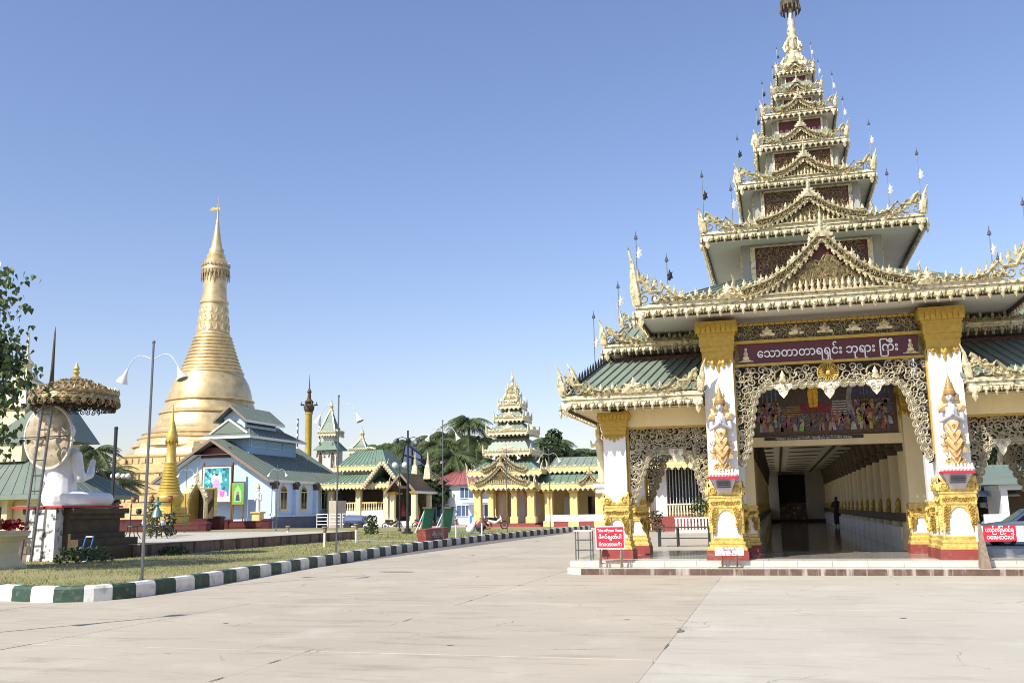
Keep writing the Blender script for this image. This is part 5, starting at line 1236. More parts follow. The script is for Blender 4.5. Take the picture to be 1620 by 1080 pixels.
shrub('garden_shrub', -28.0, 38.6, .625, .42, 1.5, 300, 'straggly yellow-green shrub behind the iron rack', 'plant', 'grass', .12)
shrub('garden_shrub', -27.3, 39.0, .625, .35, 1.0, 200, 'dense dark potted shrub beside the bell', 'plant', 'tree_leaf', .10)
# bo-tree branch reaching in from the left
BS = 1.36
bq = lambda p: Vector((p[0] * BS, p[1] * BS, 1.6 + (p[2] - 1.6) * BS))
T = thing('bo_tree', (-23.9, 19.9, .2), 'bo tree with heart-shaped leaves reaching in beside the gilded umbrella', 'tree')
b = MB(); b.tube([bq(q_) for q_ in [(-17.6, 14.6, .55), (-17.5, 14.7, 1.8), (-17.1, 14.6, 3.6), (-16.6, 14.5, 5.4), (-16.3, 14.4, 7.2)]], [.5, .42, .34, .25, .12], 10)
twigs = [[(-16.9, 14.5, 4.4), (-15.6, 14.2, 4.8), (-14.3, 14.25, 4.9), (-13.75, 14.45, 4.75)], [(-17.0, 14.5, 4.0), (-15.4, 14.2, 4.0), (-14.2, 14.2, 4.0), (-13.35, 14.8, 3.95)], [(-16.6, 14.5, 5.3), (-15.3, 14.2, 5.6), (-14.2, 14.2, 5.4)], [(-17.1, 14.6, 3.6), (-15.4, 14.2, 3.5), (-14.2, 14.2, 3.3), (-13.7, 14.4, 3.1)], [(-16.6, 14.5, 5.0), (-15.3, 14.1, 5.1), (-14.0, 14.3, 4.6), (-13.6, 14.6, 4.3)]]
twigs = [[bq(q_) for q_ in t] for t in twigs]
for t in twigs: b.tube(t, [.07, .045, .025, .008][:len(t)], 6)
b.build('trunk', 'trunk', T)
b = MB(); HEART = [(0, 0), (-.42, .12), (-.5, .40), (-.3, .66), (0, 1.25), (.3, .66), (.5, .40), (.42, .12)]
def boleaf(c, s_):
    dn = Vector((random.gauss(0, .45), random.gauss(0, .45), -1)).normalized(); sd_ = dn.cross(Vector((random.gauss(0, 1), random.gauss(0, 1), .2))).normalized(); nn = dn.cross(sd_)
    b.add([c + sd_ * u * s_ + dn * v * s_ + nn * (abs(u) * .25 * s_) for u, v in HEART], [(0, 1, 2, 3, 4), (0, 4, 5, 6, 7)])
for t in twigs:
    for k in range(330):
        u = random.uniform(.25, 1) * (len(t) - 1); i = min(len(t) - 2, int(u)); c = Vector(t[i]).lerp(Vector(t[i + 1]), u - i)
        boleaf(c + Vector((random.gauss(0, .2), random.gauss(0, .3), random.gauss(-.05, .26))), random.uniform(.11, .175))
for k in range(4200):
    z = random.uniform(2.6, 6.4); 
    boleaf(bq((random.uniform(-17.5, -13.62 - .13 * abs(z - 4.4) - .3 * abs(math.sin(z * 5)) * random.random()), 14.4 + random.gauss(0, .4), z)), random.uniform(.11, .17))
b.build('crown', 'bo_leaf', T)
# ================================================================ blue hall
T = thing('blue_hall', (-54.4, 93, .0), 'pale blue prayer hall with three stacked green metal roofs', 'building')
bx0, bx1, by0, by1 = -60.8, -48.1, 85.0, 101.0; bxc = -54.46
b = MB(); b.bb(bx0, bx1, by0, by1, -.06, 4.75)
b.add([(bx0, by0, 4.75), (bx1, by0, 4.75), (bxc + 1.6, by0, 7.6), (bxc - 1.6, by0, 7.6), (bx0, by1, 4.75), (bx1, by1, 4.75), (bxc + 1.6, by1, 7.6), (bxc - 1.6, by1, 7.6)], [(0, 1, 2, 3), (5, 4, 7, 6), (1, 5, 6, 2), (0, 3, 7, 4)])
wl = b.build('wall', 'sky_blue', T)
b = MB(); b.bb(bxc - 1.7, bxc + 1.7, by0 - .06, by0 - .004, 7.15, 8.2); b.build('gable_vent', 'maroon', T)
b = MB(); b.bb(bx0 - .06, bx1 + .06, by0 - .06, by0 - .004, 0, 1.15); b.build('front_base', 'sky_blue', T)
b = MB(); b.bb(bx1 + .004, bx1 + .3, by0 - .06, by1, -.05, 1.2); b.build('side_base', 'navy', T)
b = MB(); b.bb(bx1 + .004, bx1 + .42, by0 - .08, by1, 1.2, 1.34); b.build('base_ledge', 'sky_blue', T)
def arch_window(y, z0, z1, w_):
    fr = frame((bx1 + .004, y, 0), 'right'); arc = [(-w_ / 2, z0), (w_ / 2, z0)] + [(w_ / 2 * math.cos(t * math.pi / 8), z1 - w_ / 2 + w_ / 2 * math.sin(t * math.pi / 8)) for t in range(9)]
    q = MB(); q.prism(fr, arc, 0, .03); o = q.build('window', 'glass', wl)
    q = MB(); out = [(-w_ / 2 - .03, z0)] + [((w_ / 2 + .09) * math.cos(math.pi - t * math.pi / 8), z1 - w_ / 2 + (w_ / 2 + .09) * math.sin(math.pi - t * math.pi / 8)) for t in range(9)] + [(w_ / 2 + .03, z0)]
    q.ribbon(fr, out, .18, .08, .02); q.prism(fr, [(-w_ / 2 - .15, z0 - .12), (w_ / 2 + .15, z0 - .12), (w_ / 2 + .15, z0), (-w_ / 2 - .15, z0)], 0, .14); q.prism(fr, [(-.03, z0), (.03, z0), (.03, z1 - w_ * .45), (-.03, z1 - w_ * .45)], .03, .06); q.prism(fr, [(-w_ / 2, z1 - w_ * .5), (w_ / 2, z1 - w_ * .5), (w_ / 2, z1 - w_ * .43), (-w_ / 2, z1 - w_ * .43)], .03, .06)
    q.build('frame', 'cream', o)
for y in (87.4, 91.7, 96.4, 99.6): arch_window(y, 1.95, 4.25, 1.25)
for y in (85.3, 89.6, 94.1, 98.6, 100.8):
    q = MB(); q.stack(bx1 + .16, y, [(.30, 1.34), (.30, 1.5), (.22, 1.55), (.20, 3.9), (.22, 3.92)]); cl = q.build('pilaster', 'sky_blue', wl)
    q = MB(); q.stack(bx1 + .16, y, [(.22, 3.92), (.28, 4.0), (.28, 4.2), (.36, 4.3), (.36, 4.5), (.26, 4.7)]); q.build('capital', 'old_brown', cl)
def gable_roof(parent, xc, hw, y0, y1, ze, zr, m_, th=.12, n=14, front_hip=0):
    """two pitched slopes laid in sheets, with barge boards"""
    for sg in (-1, 1):
        b = MB(); e = Vector((xc + sg * hw, y0, ze)); r_ = Vector((xc, y0, zr)); L = Vector((0, y1 - y0, 0))
        dn = Vector((0, 0, -th)); b.add([e, r_, r_ + L, e + L, e + dn, r_ + dn, r_ + L + dn, e + L + dn], [(0, 1, 2, 3) if sg < 0 else (3, 2, 1, 0), (4, 7, 6, 5), (0, 4, 5, 1), (1, 5, 6, 2), (2, 6, 7, 3), (3, 7, 4, 0)])
        ro = b.build('roof', m_, parent)
        if sg > 0: roof_slope(ro, e + Vector((0, 0, .012)), e + L + Vector((0, 0, .012)), r_ + L + Vector((0, 0, .012)), r_ + Vector((0, 0, .012)), n, m_, .02, .04, .05)
        q = MB(); d_ = (r_ - e).normalized(); q.add([e + Vector((0, -.06, .06)), r_ + Vector((0, -.06, .06)), r_ + Vector((0, -.06, -.24)), e + Vector((0, -.06, -.24)), e + Vector((0, -.005, .06)), r_ + Vector((0, -.005, .06)), r_ + Vector((0, -.005, -.24)), e + Vector((0, -.005, -.24))], [(0, 1, 2, 3), (7, 6, 5, 4), (0, 4, 5, 1), (3, 2, 6, 7), (0, 3, 7, 4)])
        q.build('barge_board', 'wood_leg', ro)
        q = MB(); q.bb(e.x - .04, e.x + .04, y0, y1, ze - .25, ze + .02); q.build('gutter', 'lamp_white', ro)
gable_roof(T, bxc, 6.6, 83.9, 102.5, 4.82, 9.0, 'green_roof2', n=24)
b = MB(); b.add([(bxc - 6.3, 84.0, 4.72), (bxc + 6.3, 84.0, 4.72), (bxc + 2, 84.0, 7.45), (bxc - 2, 84, 7.45), (bxc - 6.3, 85, 4.72), (bxc + 6.3, 85, 4.72), (bxc + 2, 85, 7.45), (bxc - 2, 85, 7.45)], [(3, 2, 6, 7), (1, 5, 6, 2), (4, 0, 3, 7)]); b.build('verge_lining', 'soffit', T)
# clerestory and upper roofs
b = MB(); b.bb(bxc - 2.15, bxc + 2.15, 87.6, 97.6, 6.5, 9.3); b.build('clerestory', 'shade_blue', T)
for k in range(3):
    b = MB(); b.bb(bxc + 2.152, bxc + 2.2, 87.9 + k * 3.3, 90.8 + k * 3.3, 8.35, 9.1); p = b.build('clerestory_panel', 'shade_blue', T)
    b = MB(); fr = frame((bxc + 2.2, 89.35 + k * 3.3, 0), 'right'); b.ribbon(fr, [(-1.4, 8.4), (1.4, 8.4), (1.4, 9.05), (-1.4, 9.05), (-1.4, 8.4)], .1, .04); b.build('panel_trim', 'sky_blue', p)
# hipped second roof with a small front gable
h0, h1, y0, y1, ze, zr = bxc - 3.45, bxc + 1.95, 86.4, 98.5, 9.38, 11.1
hx0, hx1 = bxc - 2.95, bxc + 2.95
b = MB(); b.add([(hx0, y0, ze), (hx1, y0, ze), (hx1, y1, ze), (hx0, y1, ze), (bxc - 1.5, y0 + 2.2, 10.35), (bxc + 1.5, y0 + 2.2, 10.35), (bxc + 1.5, y1 - 2.2, 10.35), (bxc - 1.5, y1 - 2.2, 10.35), (bxc, y0 + 1.0, 11.15), (bxc, y1 - 1, 11.15)],
              [(0, 1, 5, 4), (1, 2, 6, 5), (2, 3, 7, 6), (3, 0, 4, 7), (5, 6, 9, 8), (4, 8, 9, 7), (3, 2, 1, 0), (4, 5, 8), (6, 7, 9)]); r2 = b.build('roof', 'green_roof2', T)
roof_slope(r2, (hx1, y0, ze + .02), (hx1, y1, ze + .02), (bxc + 1.5, y1 - 2.2, 10.37), (bxc + 1.5, y0 + 2.2, 10.37), 16, 'green_roof2', .02, .04, .05)
b = MB(); b.bb(hx0 - .05, hx1 + .05, y0 - .08, y0 - .004, ze - .2, ze + .05); b.bb(hx1 + .004, hx1 + .08, y0, y1, ze - .2, ze + .05); b.build('gutter', 'lamp_white', r2)
for sg in (-1, 1):
    b = MB(); b.tube([(bxc + sg * 2.2, y0 + .7, 9.75), (bxc, y0 + .7, 11.2)], .12, 5); b.build('barge_board', 'lamp_white', r2)
b = MB(); b.add([(bxc - 2.2, y0 + .72, 9.75), (bxc + 2.2, y0 + .72, 9.75), (bxc, y0 + .72, 11.2), (bxc + 2.2, y0 + 3, 9.95), (bxc - 2.2, y0 + 3, 9.95), (bxc, y0 + 3, 11.2)], [(0, 2, 5, 4), (1, 3, 5, 2), (0, 1, 2)]); b.build('front_gable', 'green_roof2', r2)
b = MB(); b.bb(bxc - 1.25, bxc + 1.25, 88.2, 94.6, 10.3, 11.5); b.add([(bxc - 1.25, 88.2, 11.5), (bxc + 1.25, 88.2, 11.5), (bxc, 88.2, 12.45)], [(0, 1, 2)]); b.build('lantern', 'sky_blue', T)
b = MB(); b.bb(bxc + 1.252, bxc + 1.3, 88.5, 94.3, 10.75, 11.2); b.build('lantern_opening', 'navy', T)
gable_roof(T, bxc, 1.95, 87.2, 95.3, 11.15, 12.75, 'green_roof2', n=12, th=.1)
# ---------------------------------------------------------------- posters and niche before it
T = thing('poster', (-53.3, 83.4, 0), 'large framed teal poster with a pink seated figure on posts', 'poster')
fr = frame((0, 83.45, 0)); b = MB(); b.prism(fr, [(-55.0, 2.62), (-51.6, 2.62), (-51.6, 6.3), (-55.0, 6.3)], -.08, 0); b.build('frame', 'old_wood', T)
P_ = MB(); flat(P_, fr, [(-54.85, 2.75), (-51.75, 2.75), (-51.75, 6.15), (-54.85, 6.15)], .004, (.75, .76, .80)); rn = random.Random(9)
flat(P_, fr, [(-54.7, 3.3), (-51.9, 3.3), (-51.9, 6.05), (-54.7, 6.05)], .007, (.03, .26, .30))
for k in range(70):
    u, v = rn.uniform(-54.6, -52.0), rn.uniform(3.6, 5.95); flat(P_, fr, disc(u, v, rn.uniform(.07, .2), 7), .009 + k * .00004, rn.choice([(.02, .14, .18), (.05, .4, .44), (.10, .5, .52), (.015, .08, .10), (.3, .6, .66)]))
flat(P_, fr, disc(-53.3, 4.95, .62, 16), .013, (.55, .70, .74)); flat(P_, fr, [(-53.75, 3.8), (-52.85, 3.8), (-52.95, 4.7), (-53.15, 4.95), (-53.45, 4.95), (-53.65, 4.7)], .015, (.72, .30, .50)); flat(P_, fr, disc(-53.3, 5.2, .27, 12), .016, (.78, .62, .62)); flat(P_, fr, disc(-53.3, 5.42, .22, 10, .12), .017, (.03, .02, .04))
flat(P_, fr, disc(-53.3, 3.55, 1.25, 18, .40), .014, (.75, .35, .58))
for k in range(13): flat(P_, fr, disc(-54.4 + k * .18, 3.45 + .1 * (k % 2), .16, 8, .28), .018 + k * .0002, rn.choice([(.85, .5, .70), (.6, .15, .4), (.8, .65, .75)]))
P_.build('print', 'painted', T)
for x in (-54.9, -51.65):
    b = MB(); b.bb(x - .08, x + .08, 83.54, 83.7, .2, 6.6); b.build('post', 'old_wood', T)
T = thing('small_poster', (-50.9, 83.4, 0), 'small green poster with a dark figure beside the teal one', 'poster')
b = MB(); b.prism(fr, [(-51.55, 2.45), (-50.25, 2.45), (-50.25, 4.55), (-51.55, 4.55)], -.05, 0); b.build('frame', 'gold_cap', T)
P_ = MB(); flat(P_, fr, [(-51.47, 2.53), (-50.33, 2.53), (-50.33, 4.47), (-51.47, 4.47)], .004, (.10, .36, .05)); flat(P_, fr, [(-51.3, 2.7), (-50.5, 2.7), (-50.5, 3.7), (-50.9, 4.35), (-51.3, 3.7)], .007, (.30, .55, .18)); flat(P_, fr, [(-51.15, 2.8), (-50.65, 2.8), (-50.75, 3.4), (-51.05, 3.4)], .010, (.06, .05, .09)); flat(P_, fr, disc(-50.9, 3.55, .17), .011, (.25, .18, .15)); P_.build('print', 'painted', T)
for x in (-51.45, -50.35):
    b = MB(); b.bb(x - .05, x + .05, 83.51, 83.6, .2, 2.5); b.build('post', 'old_wood', T)
T = thing('golden_niche', (-52.30, 78.5, 0), 'golden shrine niche with a pointed carved arch and dark hollow', 'shrine')
b = MB(); b.bb(-53.70, -52.70, 78, 80.2, 0, 3.5); b.bb(-51.10, -50.95, 78, 78.5, 0, 3.0); b.bb(-52.70, -51.10, 79.7, 80.2, 0, 4.0); b.add([(-53.70, 78, 3.5), (-52.70, 78, 3.5), (-52.70, 80.2, 3.5), (-53.70, 80.2, 3.5), (-52.80, 78.4, 4.3), (-52.70, 78.4, 4.3), (-52.70, 80, 4.3), (-52.80, 80, 4.3)], [(0, 1, 5, 4), (1, 2, 6, 5), (2, 3, 7, 6), (3, 0, 4, 7), (4, 5, 6, 7)]); b.build('body', 'stupa_gold', T)
b = MB(); b.bb(-52.68, -51.12, 79.6, 79.69, .2, 3.9); b.build('hollow', 'old_brown', T)
b = MB(); f2 = frame((-51.90, 78.1, 0)); b.ribbon(f2, [(-.9, 0), (-.92, 2.6), (-.7, 3.3), (0, 4.4), (.7, 3.3), (.92, 2.6), (.9, 0)], .3, .15); 
for k in range(9): b.relief(f2, -.95 + k * .237, 3.1 + 1.3 * (1 - abs(k - 4) / 4), .34, .6, FLAME, .12, n0=-.05)
b.relief(f2, 0, 4.7, .5, 1.2, BUD, .15); b.build('arch', 'gilt', T)
T = thing('standing_statue', (-47.2, 81, .2), 'slender standing white statue on a yellow pedestal', 'statue')
b = MB(); b.stack(-47.2, 81, [(.5, .2), (.5, .45), (.4, .5), (.4, 1.5), (.52, 1.6), (.52, 1.72)]); b.build('pedestal', 'yellow_wall', T)
b = MB(); x, y = -47.2, 81
b.cap((x, y, 1.8), (x, y, 2.7), .22, .2); b.cap((x, y, 2.7), (x, y, 3.35), .2, .24); b.cap((x, y, 3.4), (x, y, 3.6), .09, .08); b.sphere((x, y, 3.78), .17, 10, 8)
for sg in (-1, 1): b.cap((x + sg * .27, y, 3.3), (x + sg * .32, y - .05, 2.75), .09, .07); b.cap((x + sg * .32, y - .05, 2.75), (x + sg * .1, y - .25, 2.95), .07, .05)
b.fuse('figure', 'lamp_white', T, .035, 3)
b = MB(); b.lathe(x, y, [(.16, 3.9), (.18, 3.95), (.08, 4.15), (.01, 4.45)], 10); b.build('headdress', 'gold_cap', T)
# low dark red walls
def low_wall(x0, x1, y, h, lab, z=.2):
    T = thing('low_wall', ((x0 + x1) / 2, y, z), lab, 'wall', 'low dark red garden walls')
    b = MB(); b.bb(x0, x1, y, y + .5, z - .1, z + h); b.build('wall', 'maroon', T)
    for x in (x0, x1): b = MB(); b.stack(x, y + .25, [(.34, z - .05), (.34, z + h * .95), (.40, z + h), (.40, z + h + .12), (.2, z + h + .2)]); b.build('pier', 'maroon', T)
    b = MB(); b.bb(x0 + .4, x1 - .4, y - .03, y - .003, z + h * .2, z + h * .75); b.build('sunk_panel', 'dark_red', T)
low_wall(-60, -48.3, 76, 1.0, 'long low dark red wall in front of the golden stupa'); low_wall(-49.4, -45.2, 79.0, .7, 'short low dark red wall below the standing statue')
low_wall(-55.0, -45.5, 69.5, .55, 'lowest dark red wall nearest the bell terrace')
# ---------------------------------------------------------------- great golden pagoda
PX, PY, KS = -76.4, 117.3, 1.12
zs = lambda z: 1.6 + (z - 1.6) * KS
T = thing('golden_pagoda', (PX, PY, 0), 'huge bell-shaped golden pagoda rising behind the blue hall', 'pagoda')
def oct_terr(prof):
    b = MB(); b.lathe(PX, PY, [(r * KS, zs(z)) for r, z in prof], 8, rad(22.5)); return b
b = oct_terr([(14.5, -2), (14.5, 2.2), (13.9, 2.4), (13.9, 2.9), (13.4, 3.0), (13.4, 3.9), (13.7, 4.0), (13.7, 4.4), (12.7, 4.5), (12.7, 5.2), (12.2, 5.3), (12.2, 6.2), (12.5, 6.3), (12.5, 6.6), (11.4, 6.8), (11.4, 7.3), (11.1, 7.4), (11.1, 8.1), (11.3, 8.2), (11.3, 8.4), (10.0, 8.6), (9.8, 9.2), (9.3, 9.3), (9.2, 9.9)]); ter = b.build('terraces', 'pagoda_gold', T)
b = MB()
for k in range(8):
    for q in (-.5, .5):
        for (rr, z, hh) in ((13.45, 2.95, .9), (12.25, 5.25, .95), (11.1, 7.35, .75)):
            a = rad(45 * k - 90); rr2 = rr * KS * math.cos(rad(22.5)); c, s_ = math.cos(a), math.sin(a)
            o = Vector((PX + rr2 * c, PY + rr2 * s_, 0)); f2 = (o, Vector((-s_, c, 0)), Vector((0, 0, 1)), Vector((c, s_, 0)))
            for j in range(5): b.prism(f2, [((q * 6 + (j - 2) * 1.0 - .35), zs(z) + .1), ((q * 6 + (j - 2) * 1.0 + .35), zs(z) + .1), ((q * 6 + (j - 2) * 1.0 + .35), zs(z + hh) - .1), ((q * 6 + (j - 2) * 1.0 - .35), zs(z + hh) - .1)], 0, .12)
b.build('terrace_panels', 'pagoda_gold', ter, kind='stuff')
def ring(prof, name, seg=40):
    b = MB(); b.lathe(PX, PY, [(r * KS, zs(z)) for r, z in prof], seg); return b.build(name, 'pagoda_gold', T, smooth=True)
ring([(9.0, 9.6), (8.9, 10.0), (8.5, 10.1), (8.3, 10.5), (8.45, 10.6), (8.0, 10.8), (7.8, 11.1), (7.95, 11.2), (7.3, 11.5), (7.2, 11.7), (7.1, 11.8)], 'lower_rings')
ring([(7.05, 11.7), (7.05, 11.85), (6.75, 12.0), (6.5, 12.4), (6.15, 13.2), (5.9, 13.75), (6.1, 13.8), (6.1, 13.98), (5.8, 14.05), (5.6, 14.3), (5.35, 15.0), (5.2, 15.35), (5.4, 15.4), (5.4, 15.55), (5.12, 15.62), (5.05, 16.2), (4.85, 17.0), (4.6, 17.7), (4.3, 18.2), (4.05, 18.6), (3.95, 18.9)], 'bell', 56)
pr = []
n = 11
for k in range(n):
    t = k / n; r0 = 3.95 - 1.75 * t ** .85; z0 = 18.9 + 5.0 * t; dz = 5.0 / n; pr += [(r0, z0), (r0 + .09, z0 + dz * .25), (r0 + .02, z0 + dz * .55), (r0 - .2, z0 + dz * .66), (r0 - .2, z0 + dz * .98)]
ring(pr, 'ringed_neck')
ring([(2.12, 23.8), (2.18, 24.0), (2.0, 24.2), (1.95, 25.2), (1.85, 26.3), (1.72, 27.4), (1.66, 28.0), (1.8, 28.1), (1.8, 28.35), (1.6, 28.5), (1.5, 29.5), (1.42, 31.0), (1.35, 32.0), (1.3, 33.0)], 'lotus_and_bud')
b = MB()
for k in range(16):
    a = 2 * math.pi * k / 16; c, s_ = math.cos(a), math.sin(a)
    for (rr, z, hh, ww) in ((1.98, 24.3, 1.2, .7), (1.88, 25.5, 1.0, .66), (1.75, 26.6, 1.0, .6)):
        o = Vector((PX + rr * KS * c, PY + rr * KS * s_, 0)); f2 = (o, Vector((-s_, c, 0)), Vector((0, 0, 1)), Vector((c, s_, 0)))
        b.relief(f2, 0, zs(z), ww, hh, LEAF, .16, n0=-.04)
b.build('lotus_petals', 'pagoda_gold', T, kind='stuff')
h = MB(); h.lathe(PX, PY, [(r * KS, zs(z)) for r, z in [(1.5, 32.2), (1.75, 32.4), (1.7, 33.0), (1.5, 33.2), (1.5, 33.7), (1.2, 33.9), (1.2, 34.5), (.95, 34.7), (.9, 35.3), (.7, 35.5), (.6, 36.3), (.4, 37.4), (.25, 38.6), (.12, 39.5), (.08, 41.0), (.02, 42.4)]], 20); hh_ = h.build('crown_umbrella', 'pagoda_gold', T, smooth=True)
b = MB()
for k in range(24):
    a = 2 * math.pi * k / 24; c, s_ = math.cos(a), math.sin(a); o = Vector((PX + 1.74 * KS * c, PY + 1.74 * KS * s_, 0)); f2 = (o, Vector((-s_, c, 0)), Vector((0, 0, 1)), Vector((c, s_, 0)))
    b.relief(f2, 0, zs(32.5), .42, 1.7, DROP, .1, (0, -.4)); b.relief(f2, 0, zs(32.9), .36, .6, FLAME, .1)
b.build('hanging_bells', 'umbrella_bronze', hh_, kind='stuff')
b = MB(); b.relief(frame((PX, PY, 0)), -.3, zs(40.6), 1.3, .6, [(-.9, .2), (-.5, .9), (-.1, .6), (.5, .8), (.5, 0), (-.4, 0)], .05, (0, .4)); b.build('vane', 'gold_cap', hh_)
# small corner shrines on the terrace
for (x, y, w_, h_, lab) in ((-61.6, 104.0, 1.5, 7.6, 'little green-roofed corner shrine against the pagoda bell'), (-65.3, 103.6, 1.6, 5.0, 'lower little green-roofed shrine at the pagoda foot')):
    S = thing('corner_shrine', (x, y, 0), lab, 'shrine', 'corner shrines of the pagoda')
    b = MB(); b.stack(x, y, [(w_ * .75, -.1), (w_ * .75, h_ * .5), (w_ * .5, h_ * .5), (w_ * .5, h_)]); b.build('body', 'pagoda_gold', S)
    b = MB(); b.stack(x, y, [(w_ * 1.0, h_), (w_ * .9, h_ + .1), (w_ * .35, h_ + 1.6), (w_ * .1, h_ + 1.9)]); ro = b.build('roof', 'bright_green_roof', S)
    b = MB(); b.stack(x, y, [(w_ * 1.08, h_ - .25), (w_ * 1.08, h_ + .05)]); b.lathe(x, y, [(.25, h_ + 1.8), (.3, h_ + 2.0), (.15, h_ + 2.3), (.12, h_ + 3.2), (.02, h_ + 4.6)], 8)
    for sd_ in ('front', 'right'):
        o = (x, y - w_ * 1.09, h_) if sd_ == 'front' else (x + w_ * 1.09, y, h_); f2 = frame(o, sd_)
        for k in range(9): b.relief(f2, (k - 4) * w_ * .24, 0, w_ * .24, .45, FLAME, .1); b.relief(f2, (k - 4) * w_ * .24, -.2, w_ * .24, .35, DROP, .1, (0, -.4))
    b.build('gilt_eave', 'gilt', S)
# small golden stupa
sx, sy = -50.7, 72.2
T = thing('small_stupa', (sx, sy, .2), 'slender bright golden stupa in front of the blue hall', 'stupa')
q = 1.22; zz_ = lambda z: 1.6 + (z - 1.6) * q
b = MB(); b.stack(sx, sy, [(1.35, .15), (1.35, .8), (1.2, .85), (1.2, 1.4), (1.3, 1.5), (1.3, 1.6), (1.1, 1.7), (1.1, 2.2)]); b.build('base', 'stupa_gold', T)
pf = [(.98, 1.9), (.82, 2.15), (.86, 2.35), (.98, 2.6), (1.0, 2.8), (.95, 2.9), (.88, 2.95), (.86, 3.1), (.78, 3.15)]
for k in range(9): r0 = .74 - .036 * k; z0 = 3.2 + k * .205; pf += [(r0, z0), (r0 + .02, z0 + .07), (r0 - .05, z0 + .12), (r0 - .05, z0 + .19)]
pf += [(.42, 5.1), (.44, 5.2), (.36, 5.3), (.34, 6.0), (.31, 6.6), (.36, 6.7), (.42, 6.9), (.4, 7.2), (.28, 7.5), (.2, 7.9), (.1, 8.3), (.05, 8.9), (.02, 9.4)]
b = MB(); b.lathe(sx, sy, [(r * q, zz_(z)) for r, z in pf], 20); b.build('spire', 'stupa_gold', T, smooth=True)
b = MB()
for k in range(12):
    a = 2 * math.pi * k / 12; c, s_ = math.cos(a), math.sin(a); o = Vector((sx + .42 * q * c, sy + .42 * q * s_, zz_(6.85))); b.relief((o, Vector((-s_, c, 0)), Vector((0, 0, 1)), Vector((c, s_, 0))), 0, 0, .26, .4, DROP, .06, (0, -.4))
b.build('crown_fringe', 'gold_cap', T)
# golden pillar with bird finial, two flag masts
px_, py_ = -57.9, 111.3
T = thing('golden_pillar', (px_, py_, 0), 'slim golden prayer pillar with a crowned top behind the blue hall', 'pillar')
b = MB(); b.lathe(px_, py_, [(.7, 0), (.7, .6), (.48, .7), (.45, 8), (.5, 8.05), (.5, 8.3), (.43, 8.35), (.42, 14.0), (.55, 14.2), (.4, 14.4)], 14); b.build('shaft', 'stupa_gold', T, smooth=True)
b = MB(); b.lathe(px_, py_, [(.45, 14.3), (.65, 14.7), (.7, 15.1), (.4, 15.4), (.6, 15.7), (.25, 16.1), (.2, 16.8), (.3, 17.0), (.08, 17.5), (.02, 19.3)], 12)
for k in range(8): a = k * math.pi / 4; b.tube([(px_ + .7 * math.cos(a), py_ + .7 * math.sin(a), 15.3), (px_ + 1.1 * math.cos(a), py_ + 1.1 * math.sin(a), 15.3), (px_ + 1.0 * math.cos(a), py_ + 1.0 * math.sin(a), 15.7)], [.1, .1, .02], 5)
b.build('crown', 'old_brown', T)
for dx, lab in ((-1.55, 'thin banded mast left of the golden pillar'), (1.6, 'thin banded mast right of the golden pillar')):
    T = thing('banded_mast', (px_ + dx * 1.0, py_, 0), lab, 'mast', 'masts beside the golden pillar')
    b = MB(); b.tube([(px_ + dx, py_, 0), (px_ + dx, py_, 13.6)], .11, 6); b.build('pole', 'old_wood', T)
    for k in range(9): b = MB(); b.lathe(px_ + dx, py_, [(.14, 6.2 + k * .85), (.14, 6.55 + k * .85)], 8); b.build('white_band', 'lamp_white', T)
# ---------------------------------------------------------------- green-roofed hall at the far left
gx, gy = -41.5, 47.0
T = thing('green_hall', (gx, gy, 0), 'open hall with a broad pale green hipped roof behind the seated statue', 'building')
x0, x1, y0, y1 = -54, -41.0, 46.6, 55
b = MB(); b.add([(x0, y0, 2.85), (x1, y0, 2.85), (x1, y1, 2.85), (x0, y1, 2.85), (x0 + 3, y0 + 3.5, 5.3), (x1 - 3.6, y0 + 3.5, 5.3), (x1 - 3.6, y1 - 3, 5.3), (x0 + 3, y1 - 3, 5.3)], [(0, 1, 5, 4), (1, 2, 6, 5), (2, 3, 7, 6), (3, 0, 4, 7), (4, 5, 6, 7), (3, 2, 1, 0)]); ro = b.build('roof', 'green_roof2', T)
roof_slope(ro, (x0, y0, 2.88), (x1, y0, 2.88), (x1 - 3.6, y0 + 3.5, 5.33), (x0 + 3, y0 + 3.5, 5.33), 16, 'green_roof2'); roof_slope(ro, (x1, y0, 2.88), (x1, y1, 2.88), (x1 - 3.6, y1 - 3, 5.33), (x1 - 3.6, y0 + 3.5, 5.33), 10, 'green_roof2')
b = MB(); b.bb(x0, x1 + .05, y0 - .08, y0 - .004, 2.6, 2.88); b.bb(x1 + .004, x1 + .08, y0, y1, 2.6, 2.88); b.build('fascia', 'green_roof', ro)
b = MB(); b.bb(x0 + 1, x1 - 1.4, y0 + 1.2, y0 + 1.4, 0, 2.8); b.bb(x1 - 1.6, x1 - 1.4, y0 + 1.4, y1 - 1, 0, 2.8); b.build('wall', 'cream', T)
for x in (-52.5, -49.5, -47, -44.5, -42.4):
    b = MB(); b.stack(x, y0 + .9, [(.3, 0), (.3, .5), (.2, .55), (.2, 2.4), (.34, 2.7), (.34, 2.82)]); b.build('column', 'pale_yellow', T)
for x in (-50.8, -48, -45.5):
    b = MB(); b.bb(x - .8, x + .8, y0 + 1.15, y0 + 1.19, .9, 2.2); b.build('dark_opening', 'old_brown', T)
b = MB(); b.bb(-47.0, -44.2, 50, 53, 5.0, 6.3); b.build('upper_wall', 'pale_yellow', T)
b = MB(); b.add([(-48.2, 49, 6.2), (-41.2, 49, 6.1), (-41.8, 52, 6.1), (-48.2, 52, 6.2), (-43.6, 49.3, 8.9), (-44.0, 51.7, 8.9)], [(0, 1, 4), (1, 2, 5, 4), (2, 3, 5), (3, 0, 4, 5), (3, 2, 1, 0)]); b.build('upper_roof', 'green_roof2', T)
